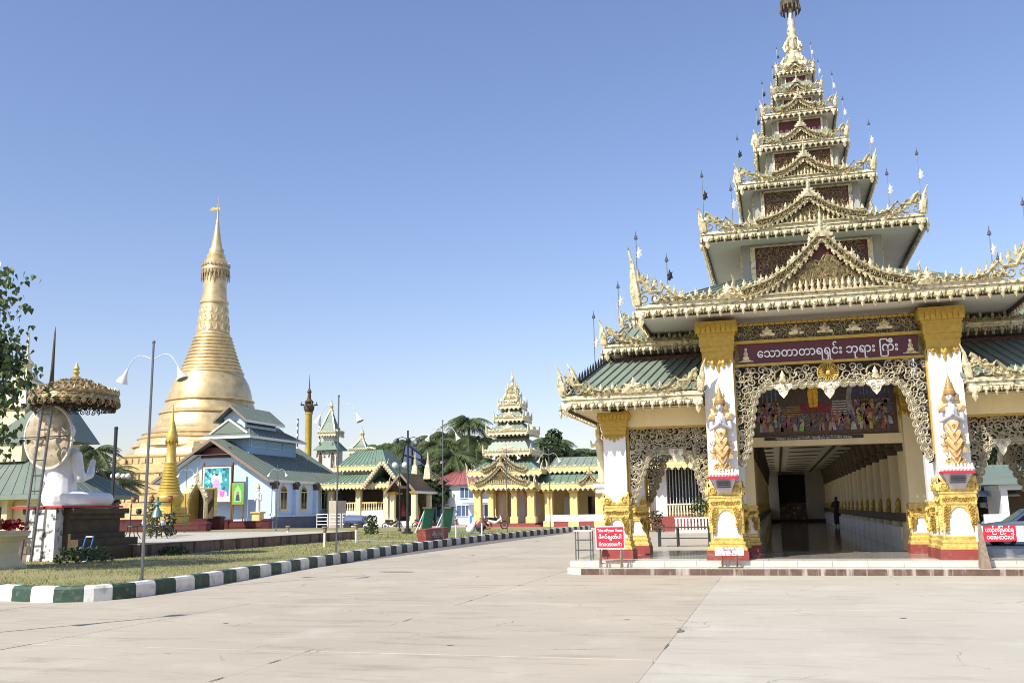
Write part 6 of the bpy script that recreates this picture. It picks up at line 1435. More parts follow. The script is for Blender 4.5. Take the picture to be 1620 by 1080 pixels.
b = MB(); b.stack(-46.6, 50.5, [(1.3, 5.0), (1.3, 8.4), (1.0, 8.6), (.7, 8.7)]); b.build('tower', 'pale_yellow', T)
b = MB(); b.stack(-46.6, 50.5, [(1.55, 8.4), (1.4, 8.6), (1.1, 9.4), (.9, 9.5), (.95, 10.0), (.5, 10.4), (.45, 10.8)]); b.lathe(-46.6, 50.5, [(.35, 10.6), (.3, 11.1), (.45, 11.4), (.2, 11.7), (.08, 12.2), (.05, 13.3), (.01, 14.0)], 8)
for k in range(16): a = k * math.pi / 8; b.tube([(-46.6 + 1.2 * math.cos(a), 50.5 + 1.2 * math.sin(a), 9.2), (-46.6 + 1.3 * math.cos(a), 50.5 + 1.3 * math.sin(a), 9.8)], [.16, .02], 5)
b.build('tower_spire', 'gilt', T)
b = MB(); b.stack(-45.9, 52, [(.6, 8.0), (.35, 8.8), (.22, 9.4)]); b.lathe(-45.9, 52, [(.22, 9.3), (.16, 10.0), (.12, 11), (.09, 12), (.08, 12.8), (.05, 13.6), (.01, 14.1)], 8); b.build('thin_spire', 'old_brown', T)
for x, y, h_, lab in ((-37.0, 47.3, 6.6, 'plain dark pole standing beside the green hall eave'),):
    b = MB(); b.tube([(x, y, .15), (x, y, h_)], .10, 8); b.sphere((x, y, h_), .12, 8, 5); tag(b.build('plain_pole', 'iron'), lab, 'pole')
# ---------------------------------------------------------------- shrine hall right of the blue hall
T = thing('shrine_hall', (-41.5, 99, 0), 'open yellow shrine hall with stacked green roofs and white balustrade', 'building')
def hip(parent, x0, x1, y0, y1, z0, z1, ix, iy, m_, n=10, trim=True, name='roof'):
    b = MB(); b.add([(x0, y0, z0), (x1, y0, z0), (x1, y1, z0), (x0, y1, z0), (x0 + ix, y0 + iy, z1), (x1 - ix, y0 + iy, z1), (x1 - ix, y1 - iy, z1), (x0 + ix, y1 - iy, z1)], [(0, 1, 5, 4), (1, 2, 6, 5), (2, 3, 7, 6), (3, 0, 4, 7), (4, 5, 6, 7), (3, 2, 1, 0)]); o = b.build(name, m_, parent)
    if n:
        roof_slope(o, (x0, y0, z0 + .02), (x1, y0, z0 + .02), (x1 - ix, y0 + iy, z1 + .02), (x0 + ix, y0 + iy, z1 + .02), n, m_, .02, .05, .06)
    if trim:
        t = MB(); t.bb(x0 - .08, x1 + .08, y0 - .12, y0 - .004, z0 - .22, z0 + .08); t.bb(x1 + .004, x1 + .12, y0, y1, z0 - .22, z0 + .08); t.bb(x0 - .12, x0 - .004, y0, y1, z0 - .22, z0 + .08); tt = t.build('gilt_eave', 'yellow_wall', o)
        c = MB(); k = max(4, int((x1 - x0) / .42)); f2 = frame((x0, y0 - .12, z0 + .08))
        for i in range(k): c.relief(f2, (i + .5) * (x1 - x0) / k, 0, .4, .34 if i % 2 else .24, FLAME, .08, n0=-.06); c.relief(f2, (i + .5) * (x1 - x0) / k, -.3, .4, .24, DROP, .08, (0, -.4), n0=-.06)
        k = max(3, int((y1 - y0) / .5)); 
        for sd_, ox in (('right', x1 + .12), ('left', x0 - .12)):
            f2 = frame((ox, y0 if sd_ == 'right' else y1, z0 + .08), sd_)
            for i in range(k): c.relief(f2, (i + .5) * (y1 - y0) / k, 0, .45, .3, FLAME, .08, n0=-.06)
        for x in (x0, x1): c.tube([(x, y0 - .05, z0), (x + (.06 if x > x0 else -.06), y0 - .1, z0 + .5), (x + (.2 if x > x0 else -.2), y0 - .15, z0 + .95)], [.12, .09, .01], 5)
        c.build('gilt_crest', 'gilt', o, kind='stuff')
    return o
def simple_col(parent, x, y, z0, z1, w_, m_='yellow_wall', cap='gold_cap', base='yellow_wall'):
    b = MB(); b.stack(x, y, [(w_ * .7, z0), (w_ * .7, z0 + .5), (w_ * .5, z0 + .6), (w_ * .5, z1 - .3)]); c = b.build('column', m_, parent); b = MB(); b.stack(x, y, [(w_ * .52, z1 - .35), (w_ * .8, z1 - .1), (w_ * .8, z1)]); b.build('capital', cap, c); return c
b = MB(); b.bb(-47, -36.8, 95.2, 104, 0, .5); b.build('base', 'white', T)
b = MB(); b.bb(-47, -40.6, 95.6, 95.8, .5, 1.7); b.build('parapet', 'white', T)
for k in range(22): b = MB(); b.lathe(-46.6 + k * .28, 95.7, [(.07, 1.7), (.1, 1.85), (.05, 2.1), (.08, 2.4), (.06, 2.45)], 6); b.build('baluster', 'pale_yellow', T)
b = MB(); b.bb(-47, -40.4, 95.62, 95.78, 2.45, 2.58); b.build('hand_rail', 'yellow_wall', T)
for x in (-46.9, -43.6, -40.4, -37.2): simple_col(T, x, 95.7, .5, 4.1, .55, 'pale_yellow')
b = MB(); b.bb(-47, -37, 98.5, 98.7, .5, 4.3); b.build('back_wall', 'old_brown', T)
for k in range(6): b = MB(); b.lathe(-45.8 + k * 1.6, 98.0, [(.3, 1.0), (.4, 1.5), (.25, 2.0), (.15, 2.3), (.02, 2.8)], 8); b.build('inner_figure', ('cream', 'plinth_red', 'gold_cap')[k % 3], T)
hip(T, -48.2, -39.6, 94.6, 104.6, 4.35, 5.6, 2.0, 2.2, 'bright_green_roof', 14); b = MB(); b.bb(-46.2, -41.2, 97, 102.5, 5.3, 6.3); b.build('upper_wall', 'yellow_wall', T)
hip(T, -46.9, -40.6, 96.4, 103, 6.3, 8.3, 1.6, 2.4, 'bright_green_roof', 12)
gr = gable_roof(T, -40.2, 2.0, 94.0, 104, 4.2, 6.6, 'bright_green_roof', n=10)
b = MB(); f2 = frame((-40.2, 93.9, 4.2)); 
for sg in (-1, 1):
    for k in range(10): b.relief(f2, sg * 2.0 * (1 - k / 10), 2.4 * k / 10, .4, .55, FLAME, .1)
b.build('gable_crest', 'gilt', T, kind='stuff')
b = MB(); b.bb(-39.8, -36.3, 95.5, 101, 0, .25); b.build('porch_base', 'plinth_red', T)
for x, y in ((-39.2, 94.6), (-36.8, 94.6), (-36.8, 99)): simple_col(T, x, y, .2, 3.6, .5, 'pale_yellow')
gable_roof(T, -38.0, 1.7, 93.6, 101.5, 3.6, 5.5, 'old_brown', n=8)
b = MB(); b.bb(-39.4, -36.6, 100.5, 100.7, .25, 3.4); b.build('porch_back', 'old_brown', T)
for k in range(2): b = MB(); b.stack(-38.6 + k * 1.5, 99.5, [(.4, 5.0), (.3, 6.0), (.2, 6.6)]); b.lathe(-38.6 + k * 1.5, 99.5, [(.2, 6.6), (.14, 7.1), (.04, 8.0)], 8); b.build('little_spire', 'gilt', T)
# turret shrines
def turret(x, y, w_, zb_, ze, zt, zs_, lab, wall='soffit', arches=True):
    S = thing('spired_turret', (x, y, 0), lab, 'shrine', 'green spired turrets')
    b = MB(); b.stack(x, y, [(w_, 0), (w_, zb_), (w_ * .62, zb_ + .2), (w_ * .62, ze)]); b.build('body', wall, S)
    b = MB(); b.stack(x, y, [(w_ * 1.05, ze - .15), (w_ * 1.12, ze + .15), (w_ * .95, ze + .2)])
    for sd_ in ('front', 'right', 'left'):
        o = {'front': (x, y - w_ * 1.1, ze), 'right': (x + w_ * 1.1, y, ze), 'left': (x - w_ * 1.1, y, ze)}[sd_]; f2 = frame(o, sd_)
        for k in range(7): b.relief(f2, (k - 3) * w_ * .33, .1, w_ * .33, .4, FLAME, .1); b.relief(f2, (k - 3) * w_ * .33, -.1, w_ * .33, .35, DROP, .1, (0, -.4))
    b.build('gilt_eave', 'gilt', S)
    b = MB(); b.stack(x, y, [(w_ * 1.0, ze + .1), (w_ * .5, (ze + zt) / 2), (w_ * .15, zt)]); b.build('roof', 'bright_green_roof', S)
    b = MB()
    for sx_ in (-1, 1): b.tube([(x + sx_ * w_, y - w_, ze + .15), (x + sx_ * w_ * .15, y - w_ * .15, zt)], .1, 5)
    b.lathe(x, y, [(w_ * .25, zt - .2), (w_ * .3, zt + .1), (.2, zt + .4), (.3, zt + .7), (.12, zt + 1.1), (.06, zs_ - 1), (.02, zs_)], 8); b.build('spire', 'gilt', S)
    if arches:
        for sg in (-1, 1):
            f2 = frame((x + sg * w_ * .75, y - w_ * 1.3, 0)); b = MB(); b.stack(x + sg * w_ * .75, y - w_ * .6, [(w_ * .42, zb_ - 2.4), (w_ * .42, zb_ - .2), (w_ * .1, zb_ + .7)]); a_ = b.build('side_niche', wall, S)
            b = MB(); f2 = frame((x + sg * w_ * .75, y - w_ * 1.03, 0)); b.prism(f2, [(-w_ * .22, zb_ - 2.3), (w_ * .22, zb_ - 2.3), (w_ * .22, zb_ - .9), (0, zb_ - .4), (-w_ * .22, zb_ - .9)], 0, .04); b.build('niche_opening', 'old_brown', a_)
            b = MB(); b.ribbon(f2, [(-w_ * .5, zb_ - 1.0), (0, zb_ + .7), (w_ * .5, zb_ - 1.0)], .3, .15); b.build('niche_gable', 'gilt', a_)
        b = MB(); b.stack(x, y, [(w_ * 1.5, zb_ - .2), (w_ * .7, zb_ + .9)]); b.build('lower_roof', 'bright_green_roof', S)
    return S
turret(-52.6, 107, 1.08, 9.2, 11.0, 13.8, 16.4, 'tall white turret with a steep green roof and gilt spire'); turret(-46.6, 103, 1.05, 5.2, 8.5, 9.9, 11.4, 'squat turret with a low green roof behind the shrine hall', 'pale_yellow', False)
T = thing('glass_dormer', (-42.3, 108, 0), 'dark slanting glazed frame rising behind the shrine hall roof', 'frame')
b = MB(); b.add([(-43.6, 108, 7.0), (-41.2, 108, 7.0), (-41.2, 108, 8.2), (-43.2, 108, 9.6), (-43.9, 110, 7.0), (-41.2, 110, 7.0), (-41.2, 110, 8.2), (-43.2, 110, 9.6)], [(0, 1, 2, 3), (7, 6, 5, 4), (1, 5, 6, 2), (2, 6, 7, 3), (0, 3, 7, 4)]); b.build('dark_panel', 'navy', T)
b = MB()
for a, c in (((-43.7, 107.95, 6.9), (-43.2, 107.95, 9.7)), ((-43.2, 107.95, 9.7), (-41.1, 107.95, 8.2)), ((-42.3, 107.95, 7), (-42.3, 107.95, 8.9)), ((-43.4, 107.95, 8.3), (-41.2, 107.95, 7.6))): b.tube([a, c], .09, 5)
for x in (-43.6, -41.3): b.tube([(x, 109, 0), (x, 109, 7.2)], .12, 6)
b.build('metal_frame', 'iron', T)
# ---------------------------------------------------------------- white house with red roof
T = thing('white_house', (-34, 104, 0), 'two-storey white house with a red hipped roof', 'house')
b = MB(); b.bb(-37.6, -32.0, 102, 112, 0, 4.5); wl = b.build('wall', 'house_white', T)
hip(T, -38.2, -31.4, 101.4, 112.6, 4.35, 6.1, 3.0, 3.0, 'house_roof', 10, False)
for (x, z) in ((-36.2, 2.9), (-33.4, 2.9), (-36.2, .9), (-33.8, .9)):
    b = MB(); b.bb(x - .75, x + .75, 101.97, 102.0 - .004, z, z + 1.15); wn = b.build('window', 'navy', wl)
    b = MB(); b.bb(x - .82, x + .82, 101.9, 101.968, z + 1.15, z + 1.24); b.bb(x - .82, x + .82, 101.9, 101.968, z - .09, z)
    for q in (-.78, -.25, .25, .78): b.bb(x + q - .035, x + q + .035, 101.92, 101.968, z, z + 1.15)
    b.build('frame', 'sky_blue', wn)
b = MB(); b.bb(-36.9, -35.9, 101.9, 101.98, 0, .01); 
T = thing('shop_kiosk', (-29.8, 98, 0), 'white shop kiosk with a blue counter and striped awning', 'kiosk')
b = MB(); b.bb(-31.6, -28.0, 97, 100, 0, 2.7); b.build('wall', 'house_white', T)
b = MB(); b.bb(-31.9, -27.6, 95.9, 96.99, 2.3, 2.45); b.bb(-31.9, -27.6, 95.85, 95.9, 2.15, 2.55); b.build('awning', 'sign_white', T)
b = MB(); b.bb(-31.9, -27.6, 95.82, 95.848, 2.2, 2.3); b.build('awning_stripe', 'blue_paint', T)
b = MB(); b.bb(-31.3, -30.0, 96.4, 96.99, 0, 1.0); b.build('counter', 'blue_paint', T)
b = MB(); b.bb(-29.8, -28.2, 96.97, 96.998, .2, 2.1); b.build('dark_front', 'navy', T)
# ---------------------------------------------------------------- far tiered pavilion with its yellow wing
YX, YY = -22.6, 82.5
T = thing('tiered_pavilion', (YX, YY, 0), 'distant yellow pavilion with a tall stacked green and gilt spire', 'pavilion')
b = MB(); b.bb(-26.1, -19.6, 79.3, 86, -.06, .25); b.bb(-25.7, -20.0, 79.6, 86, .25, .4); b.build('base', 'plinth_red', T)
for x in (-25.2, -24.0, -21.9, -20.4):
    for y in (80.1, 84.8): simple_col(T, x, y, .4, 3.3, .62 if x in (-25.2, -20.4) else .5)
b = MB(); b.bb(-25.5, -20.0, 79.9, 85, 3.28, 3.6); b.build('lintel', 'yellow_wall', T)
b = MB(); b.bb(-25.2, -20.2, 84.9, 85.1, .4, 3.3); b.build('back_screen', 'house_white', T)
r1 = hip(T, -25.75, -19.95, 79.3, 85.7, 3.62, 4.4, 1.2, 1.2, 'bright_green_roof', 10)
gable(r1, frame((-22.85, 79.12, 3.7)), 0, 2.3, 1.5, 1.25, ('gilt', 'dark_red'))
b = MB(); b.bb(-25, -20.6, 80.6, 85, 4.1, 4.75); b.build('body', 'yellow_wall', T)
r2 = hip(T, -26.0, -19.4, 79.7, 86, 4.75, 6.0, 1.7, 1.7, 'bright_green_roof', 12); gable(r2, frame((-22.7, 79.5, 4.85)), 0, 1.9, 1.2, 1.2)
specs = [(2.1, 6.45, 1.0, 1.5), (1.85, 8.25, .9, 1.2), (1.32, 9.5, .7, .85), (1.0, 10.65, .5, .65), (.62, 11.3, .4, .42), (.44, 11.8, .3, .3), (.30, 12.2, .3, .2)]
zb = 5.6
for k, (w_, z, rise, bw) in enumerate(specs):
    b = MB(); b.stack(YX, YY, [(bw, zb), (bw, z)]); b.build('tier_body', 'old_brown', T)
    b = MB(); b.stack(YX, YY, [(w_ * 1.04, z - .16), (w_ * 1.06, z + .12), (w_ * .98, z + .14)])
    for sd_ in ('front', 'left', 'right'):
        o = {'front': (YX, YY - w_ * 1.05, z), 'left': (YX - w_ * 1.05, YY, z), 'right': (YX + w_ * 1.05, YY, z)}[sd_]; f2 = frame(o, sd_); n = max(5, int(w_ * 2 / .34))
        for i in range(n): u = (i + .5 - n / 2) * 2 * w_ / n; b.relief(f2, u, .08, 2 * w_ / n, .32, FLAME if i % 2 else BUD, .1); b.relief(f2, u, -.1, 2 * w_ / n, .26, DROP, .1, (0, -.4))
        for u in (-w_, w_): b.tube([fp(f2, u, 0, 0), fp(f2, u * 1.02, .4, .02), fp(f2, u * 1.06, .8, .06)], [.1, .07, .01], 5)
        b.relief(f2, 0, .1, w_ * .7, .75 if k < 4 else .5, FLAME, .16)
    b.build('gilt_eave', 'gilt', T, kind='stuff')
    b = MB(); nb_ = specs[k + 1][3] if k + 1 < len(specs) else .2; zn = specs[k + 1][1] - .3 if k + 1 < len(specs) else z + .3; b.stack(YX, YY, [(w_ * .97, z + .1), (nb_ * 1.12, min(zn, z + rise * 1.3))]); b.build('tier_roof', 'green_roof', T)
    zb = z
b = MB(); b.lathe(YX, YY, [(.24, 12.2), (.17, 12.5), (.2, 12.6), (.11, 12.9), (.16, 13.1), (.17, 13.25), (.08, 13.5), (.03, 13.9), (.01, 14.5)], 10); b.build('spire', 'gilt', T)
# wing to the right
b = MB(); b.bb(-19.3, -8, 80.4, 80.7, -.05, .5); b.build('wing_base', 'plinth_red', T); b = MB(); b.bb(-19.3, -8, 80.35, 80.65, .5, 1.05); b.build('wing_parapet', 'white', T)
for k in range(6): simple_col(T, -19.0 + k * 2.2, 80.8, .0, 3.2, .66)
b = MB(); b.bb(-19.5, -8, 80.5, 81, 3.2, 3.45); b.build('wing_lintel', 'yellow_wall', T)
b = MB(); b.bb(-19.5, -8, 84, 84.2, 0, 3.5); b.build('wing_back_wall', 'yellow_wall', T)
for k in range(6): b = MB(); b.bb(-18.4 + k * 2.2, -17.2 + k * 2.2, 83.9, 83.99, .9, 2.6); b.build('wing_window', 'glass' if k % 2 else 'house_white', T)
hip(T, -19.9, -7, 79.9, 86, 3.5, 4.7, 0.0, 2.0, 'bright_green_roof', 20); b = MB(); b.bb(-18.6, -8, 82, 84, 4.6, 5.0); b.build('wing_upper_wall', 'old_brown', T); r3 = hip(T, -19.2, -7.5, 81.4, 85, 5.0, 6.0, .5, 1.2, 'green_roof', 16)
gable(r3, frame((-15.2, 79.7, 3.6)), 0, .9, .8, 1.0); gable(r3, frame((-12.5, 81.2, 5.05)), 0, 1.6, .7, 1.2, tymp=False)
# ---------------------------------------------------------------- small pavilion seen through the left arch
T = thing('barred_pavilion', (-7.6, 68, 0), 'white pavilion with a green roof and dark barred front beyond the arch', 'pavilion')
b = MB(); b.bb(-9.6, -4.2, 66.5, 72, -.05, .95); b.build('base', 'plinth_red', T)
b = MB(); b.bb(-9.4, -7.4, 67.2, 71, .95, 4.4); b.build('wall', 'white', T)
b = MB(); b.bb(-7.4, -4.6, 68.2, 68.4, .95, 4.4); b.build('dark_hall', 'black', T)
for k in range(12): b = MB(); b.tube([(-7.2 + k * .22, 67.4, .95), (-7.2 + k * .22, 67.4, 4.4)], .035, 5); b.build('bar', 'wire', T)
for k in range(14): b = MB(); b.lathe(-7.2 + k * .2, 66.8, [(.05, .95), (.08, 1.1), (.04, 1.4), (.06, 1.7)], 6); b.build('baluster', 'pale_yellow', T)
b = MB(); b.bb(-7.4, -4.3, 66.7, 66.9, 1.7, 1.8); b.build('hand_rail', 'pale_yellow', T)
simple_col(T, -9.9, 66.8, 0, 4.3, .6, 'pale_yellow'); simple_col(T, -4.45, 65.6, .9, 5.0, .55, 'gold_cap'); simple_col(T, -8.8, 66.8, 0, 4.3, .5, 'yellow_wall')
hip(T, -10.4, -3.6, 65.6, 73, 4.5, 6.7, 2.4, 2.4, 'bright_green_roof', 12)
T = thing('white_planter', (-4.6, 60, 0), 'low white fenced planter with leafy plants beyond the arch', 'planter')
b = MB(); b.bb(-6.2, -3.4, 60, 61, 0, .18); b.build('base', 'white', T)
for k in range(14): b = MB(); b.bb(-6.15 + k * .2, -6.05 + k * .2, 59.97, 60.03, .18, .85); b.build('picket', 'white', T)
b = MB(); b.bb(-6.2, -3.4, 59.95, 60.05, .851, .93); b.build('rail', 'white', T)
shrub('garden_shrub', -4.6, 60.8, .18, .9, 2.0, 420, 'leafy grey-green shrub rising out of the white planter', 'plant', 'plant', .12)
shrub('garden_shrub', -7.6, 62.5, 0, .6, 1.3, 260, 'small dark bush before the barred pavilion', 'plant', 'tree_leaf', .11)
T = thing('yellow_urn', (-9.2, 61, 0), 'plain yellow pedestal urn before the barred pavilion', 'urn')
b = MB(); b.lathe(-9.2, 61, [(.4, 0), (.32, .1), (.28, .8), (.42, 1.1), (.45, 1.2)], 12); b.build('urn', 'yellow_wall', T)
# ================================================================ right-hand yard: stalls, car, motorbikes
Z_LOW = .74
T = thing('market_stall', (11.2, 56, 0), 'row of green-roofed stalls with hanging wares beyond the right arch', 'stall')
b = MB(); b.add([(7.0, 54, 3.1 * Z_LOW), (15.0, 54, 3.1 * Z_LOW), (15.0, 58, 4.8 * Z_LOW), (7.0, 58, 4.8 * Z_LOW), (7.0, 54, 3.02 * Z_LOW), (15, 54, 3.02 * Z_LOW), (15, 58, 4.72 * Z_LOW), (7, 58, 4.72 * Z_LOW)], [(0, 1, 2, 3), (7, 6, 5, 4), (0, 4, 5, 1), (3, 2, 6, 7), (0, 3, 7, 4), (1, 5, 6, 2)]); ro = b.build('roof', 'bright_green_roof', T)
roof_slope(ro, (7, 54, 3.12 * Z_LOW), (15, 54, 3.12 * Z_LOW), (15, 58, 4.82 * Z_LOW), (7, 58, 4.82 * Z_LOW), 16, 'bright_green_roof')
b = MB(); b.bb(7, 15, 58, 58.2, 0, 4.7 * Z_LOW); b.build('back_wall', 'old_brown', T)
for x in (7.3, 9.4, 11.4, 14.6): b = MB(); b.tube([(x, 54.3, 0), (x, 54.3, 3.1 * Z_LOW)], .07, 6); b.build('post', 'lamp_white', T)
b = MB(); b.add([(6.8, 52.6, 2.55 * Z_LOW), (11.6, 52.6, 2.55 * Z_LOW), (11.6, 54.2, 2.95 * Z_LOW), (6.8, 54.2, 2.95 * Z_LOW), (6.8, 52.6, 2.5 * Z_LOW), (11.6, 52.6, 2.5 * Z_LOW), (11.6, 54.2, 2.9 * Z_LOW), (6.8, 54.2, 2.9 * Z_LOW)], [(0, 1, 2, 3), (7, 6, 5, 4), (0, 4, 5, 1), (1, 5, 6, 2), (3, 2, 6, 7), (0, 3, 7, 4)]); b.build('awning', 'face_grey', T)
rn = random.Random(11)
for k in range(40):
    x, z = 7.3 + rn.random() * 4.0, .5 + rn.random() * 1.9
    b = MB(); b.bb(x - .13, x + .13, 55.0 + rn.random() * .4, 55.5, z, z + rn.uniform(.18, .4)); b.build('hanging_goods', rn.choice(['cloth_white', 'cloth_white', 'black', 'shirt_red', 'old_wood', 'blue_paint']), T)
T = thing('white_booth', (12.5, 52, 0), 'small white booth with a dark doorway behind the car', 'booth')
b = MB(); b.bb(10.3, 10.6, 50.5, 53.5, 0, 2.9 * Z_LOW); b.bb(13.6, 14.4, 50.5, 53.5, 0, 2.9 * Z_LOW); b.bb(10.3, 14.4, 53.5, 53.7, 0, 2.9 * Z_LOW); b.bb(10.2, 14.5, 50.3, 53.7, 2.901 * Z_LOW, 3.2 * Z_LOW); b.bb(9.5, 10.299, 50.6, 50.8, 0, 1.0); b.build('wall', 'house_white', T)
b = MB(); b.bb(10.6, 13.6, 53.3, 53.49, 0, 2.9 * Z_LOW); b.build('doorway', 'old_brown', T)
b = MB(); b.add([(9.0, 50.0, 3.3 * Z_LOW), (15, 50, 3.3 * Z_LOW), (15, 54, 4.4 * Z_LOW), (9, 54, 4.4 * Z_LOW), (9, 50, 3.22 * Z_LOW), (15, 50, 3.22 * Z_LOW), (15, 54, 4.32 * Z_LOW), (9, 54, 4.32 * Z_LOW)], [(0, 1, 2, 3), (7, 6, 5, 4), (0, 4, 5, 1), (0, 3, 7, 4)]); b.build('roof', 'green_roof2', T)
T = thing('gilt_roofed_shrine', (8.8, 66, 0), 'little shrine roof with a gilt edge among the palms', 'shrine')
b = MB(); b.bb(6.8, 10.6, 64.6, 68, 0, 5.0); b.build('wall', 'pale_yellow', T); hip(T, 5.8, 11.6, 63.6, 69, 5.05, 6.6, 1.6, 1.6, 'bright_green_roof', 8)
# car
T = thing('parked_car', (9.6, 39.5, -.06), 'silver-grey parked saloon car beyond the right arch', 'car')
cx, cy, z0 = 9.35, 39.6, -.06
prof = [(-2.2, .35), (-2.25, .62), (-2.1, .80), (-1.2, .92), (-.55, 1.36), (.1, 1.46), (.95, 1.42), (1.6, 1.02), (2.1, .95), (2.25, .7), (2.2, .35), (1.75, .28), (-1.75, .28)]
b = MB(); n = len(prof); ws = [.80, .84, .80, .78, .60, .58, .60, .76, .76, .82, .80, .78, .78]
vv = [(cx + u, cy - w_, z0 + z) for (u, z), w_ in zip(prof, ws)] + [(cx + u, cy + w_, z0 + z) for (u, z), w_ in zip(prof, ws)]
b.add(vv, [tuple(range(n)), tuple(reversed(range(n, 2 * n)))] + [(i, i + n, (i + 1) % n + n, (i + 1) % n) for i in range(n)]); b.build('body', 'car_paint', T)
for y, sg in ((cy - .7, -1), (cy + .7, 1)):
    for pts in ([(-1.0, .96), (-.5, 1.30), (-.02, 1.38), (-.02, .97)], [(.05, .97), (.05, 1.385), (.85, 1.34), (1.3, 1.0)]):
        b = MB(); w0, w1 = .795, .625; f = lambda u, z: (cx + u, cy + sg * (w0 + (w1 - w0) * (z - .95) / .42), z0 + z); b.add([f(u, z) for u, z in pts], [(0, 1, 2, 3)]); b.build('side_window', 'glass', T)
b = MB(); b.add([(cx - 1.17, cy - .70, z0 + .95), (cx - 1.17, cy + .70, z0 + .95), (cx - .58, cy + .54, z0 + 1.355), (cx - .58, cy - .54, z0 + 1.355)], [(0, 1, 2, 3)]); b.build('windscreen', 'glass', T)
for dx in (-1.4, 1.4):
    for sg in (-1, 1):
        b = MB(); b.tube([(cx + dx, cy + sg * .62, z0 + .32), (cx + dx, cy + sg * .86, z0 + .32)], .32, 18); wv = b.build('tyre', 'tyre', T); b = MB(); b.tube([(cx + dx, cy + sg * .80, z0 + .32), (cx + dx, cy + sg * .875, z0 + .32)], [.2, .19], 12); b.build('rim', 'steel', wv)
for sg in (-1, 1): b = MB(); b.sphere((cx - 2.17, cy + sg * .55, z0 + .66), .13, 8, 6, .7, 1.4, .8); b.build('headlight', 'lamp_white', T)
b = MB(); b.bb(cx - 2.3, cx - 2.15, cy - .8, cy + .8, z0 + .3, z0 + .5); b.build('bumper', 'car_paint', T)
# motorbikes
def bike(x, y, z, lab, body='petal_red', rz=0.0):
    T = thing('motorbike', (x, y, z), lab, 'motorbike', 'parked motorbikes'); ca, sa = math.cos(rz), math.sin(rz)
    P = lambda u, v, w_: (x + u * ca - v * sa, y + u * sa + v * ca, z + w_)
    for u in (-.62, .62):
        b = MB(); b.tube([P(u + .27 * math.cos(t * math.pi / 8), 0, .29 + .27 * math.sin(t * math.pi / 8)) for t in range(17)], .045, 6); wv = b.build('wheel', 'tyre', T); b = MB(); b.tube([P(u, -.05, .29), P(u, .05, .29)], .12, 8); b.build('hub', 'steel', wv)
    b = MB(); b.cap(P(-.1, 0, .45), P(-.55, 0, .62), .13, .10); b.cap(P(-.1, 0, .42), P(.35, 0, .70), .10, .09); b.build('body', body, T)
    b = MB(); b.cap(P(-.55, 0, .76), P(.0, 0, .72), .10, .11); b.build('seat', 'black', T)
    b = MB(); b.tube([P(.62, 0, .29), P(.42, 0, .9)], .035, 6); b.tube([P(.38, -.32, 1.0), P(.42, 0, .92), P(.38, .32, 1.0)], .018, 5); b.build('fork_and_handlebar', 'steel', T)
bike(9.3, 51.0, -.06, 'dark motorbike parked before the stall with hanging wares', 'blue_paint', .4); bike(8.5, 51.4, -.06, 'red motorbike parked before the stall with hanging wares', 'petal_red', .3)
bike(-19.6, 66.5, .2, 'white motorbike behind the green leaning boards', 'cloth_white', .5); bike(-33.0, 79.5, .0, 'dark motorbike parked before the shrine hall porch', 'shirt_dark', .2); bike(-30.5, 80, .0, 'red motorbike parked before the white house', 'petal_red', -.2)
# white benches beside the blue hall
T = thing('white_rail_fence', (-39.7, 82, .0), 'white tubular railings and benches beside the blue hall', 'railing')
for k in range(3):
    for z in (.35, .75, 1.2, 1.6): b = MB(); b.tube([(-41.6 + k * 1.3, 82, .2 + z * .75), (-40.5 + k * 1.3, 82, .2 + z * .75)], .04, 6); b.build('rail', 'lamp_white', T)
    for x in (-41.6, -40.5): b = MB(); b.tube([(x + k * 1.3, 82, .0), (x + k * 1.3, 82, 1.45)], .04, 6); b.build('post', 'lamp_white', T)
T = thing('covered_cart', (-37.7, 82, 0), 'dark covered cart parked near the white railings', 'cart')
b = MB(); b.cap((-38.4, 82, .8), (-37.0, 82, .8), .5, .45, 12); b.build('cover', 'navy', T)
for x in (-38.3, -37.1): b = MB(); b.tube([(x, 81.5, .33), (x, 81.7, .33)], .33, 12); b.build('wheel', 'tyre', T)
b = MB(); b.bb(-43.5, -42.5, 88.3, 90.2, -.05, 2.7); tag(b.build('beige_cabin', 'concrete'), 'plain beige cabin wall between the blue hall and the shrine hall', 'cabin')
# ================================================================ people
def person(name_loc, lab, parts, shirt, legs_m, hairc, voxel=.014, extra=None):
    T = thing('person', name_loc, lab, 'person'); x, y, z = name_loc
    P = lambda p: (x + p[0], y + p[1], z + p[2])
    b = MB()
    for (p0, p1, r0, r1) in parts['skin']: b.cap(P(p0), P(p1), r0, r1, 8)
    b.sphere(P(parts['head']), .10, 12, 9, .85, .95, 1.15); h_ = parts['head']; n_ = parts['nose']; b.sphere(P((h_[0] + n_[0] * .1, h_[1] + n_[1] * .1, h_[2] - .01)), .018, 6, 5)
    b.fuse('body', 'skin', T, voxel, 2)
    b = MB()
    for (p0, p1, r0, r1) in parts['shirt']: b.cap(P(p0), P(p1), r0, r1, 10)
    b.fuse('shirt', shirt, T, voxel * 1.3, 2)
    b = MB()
    for (p0, p1, r0, r1) in parts['legs']: b.cap(P(p0), P(p1), r0, r1, 10)
    b.fuse('longyi', legs_m, T, voxel * 1.3, 2)
    b = MB(); b.sphere(P((h_[0] - n_[0] * .02, h_[1] - n_[1] * .02, h_[2] + .025)), .108, 12, 8, .88, .95, 1.08)
    b.v = [v for v in b.v]; b.build('hair', hairc, T, smooth=True)
    return T
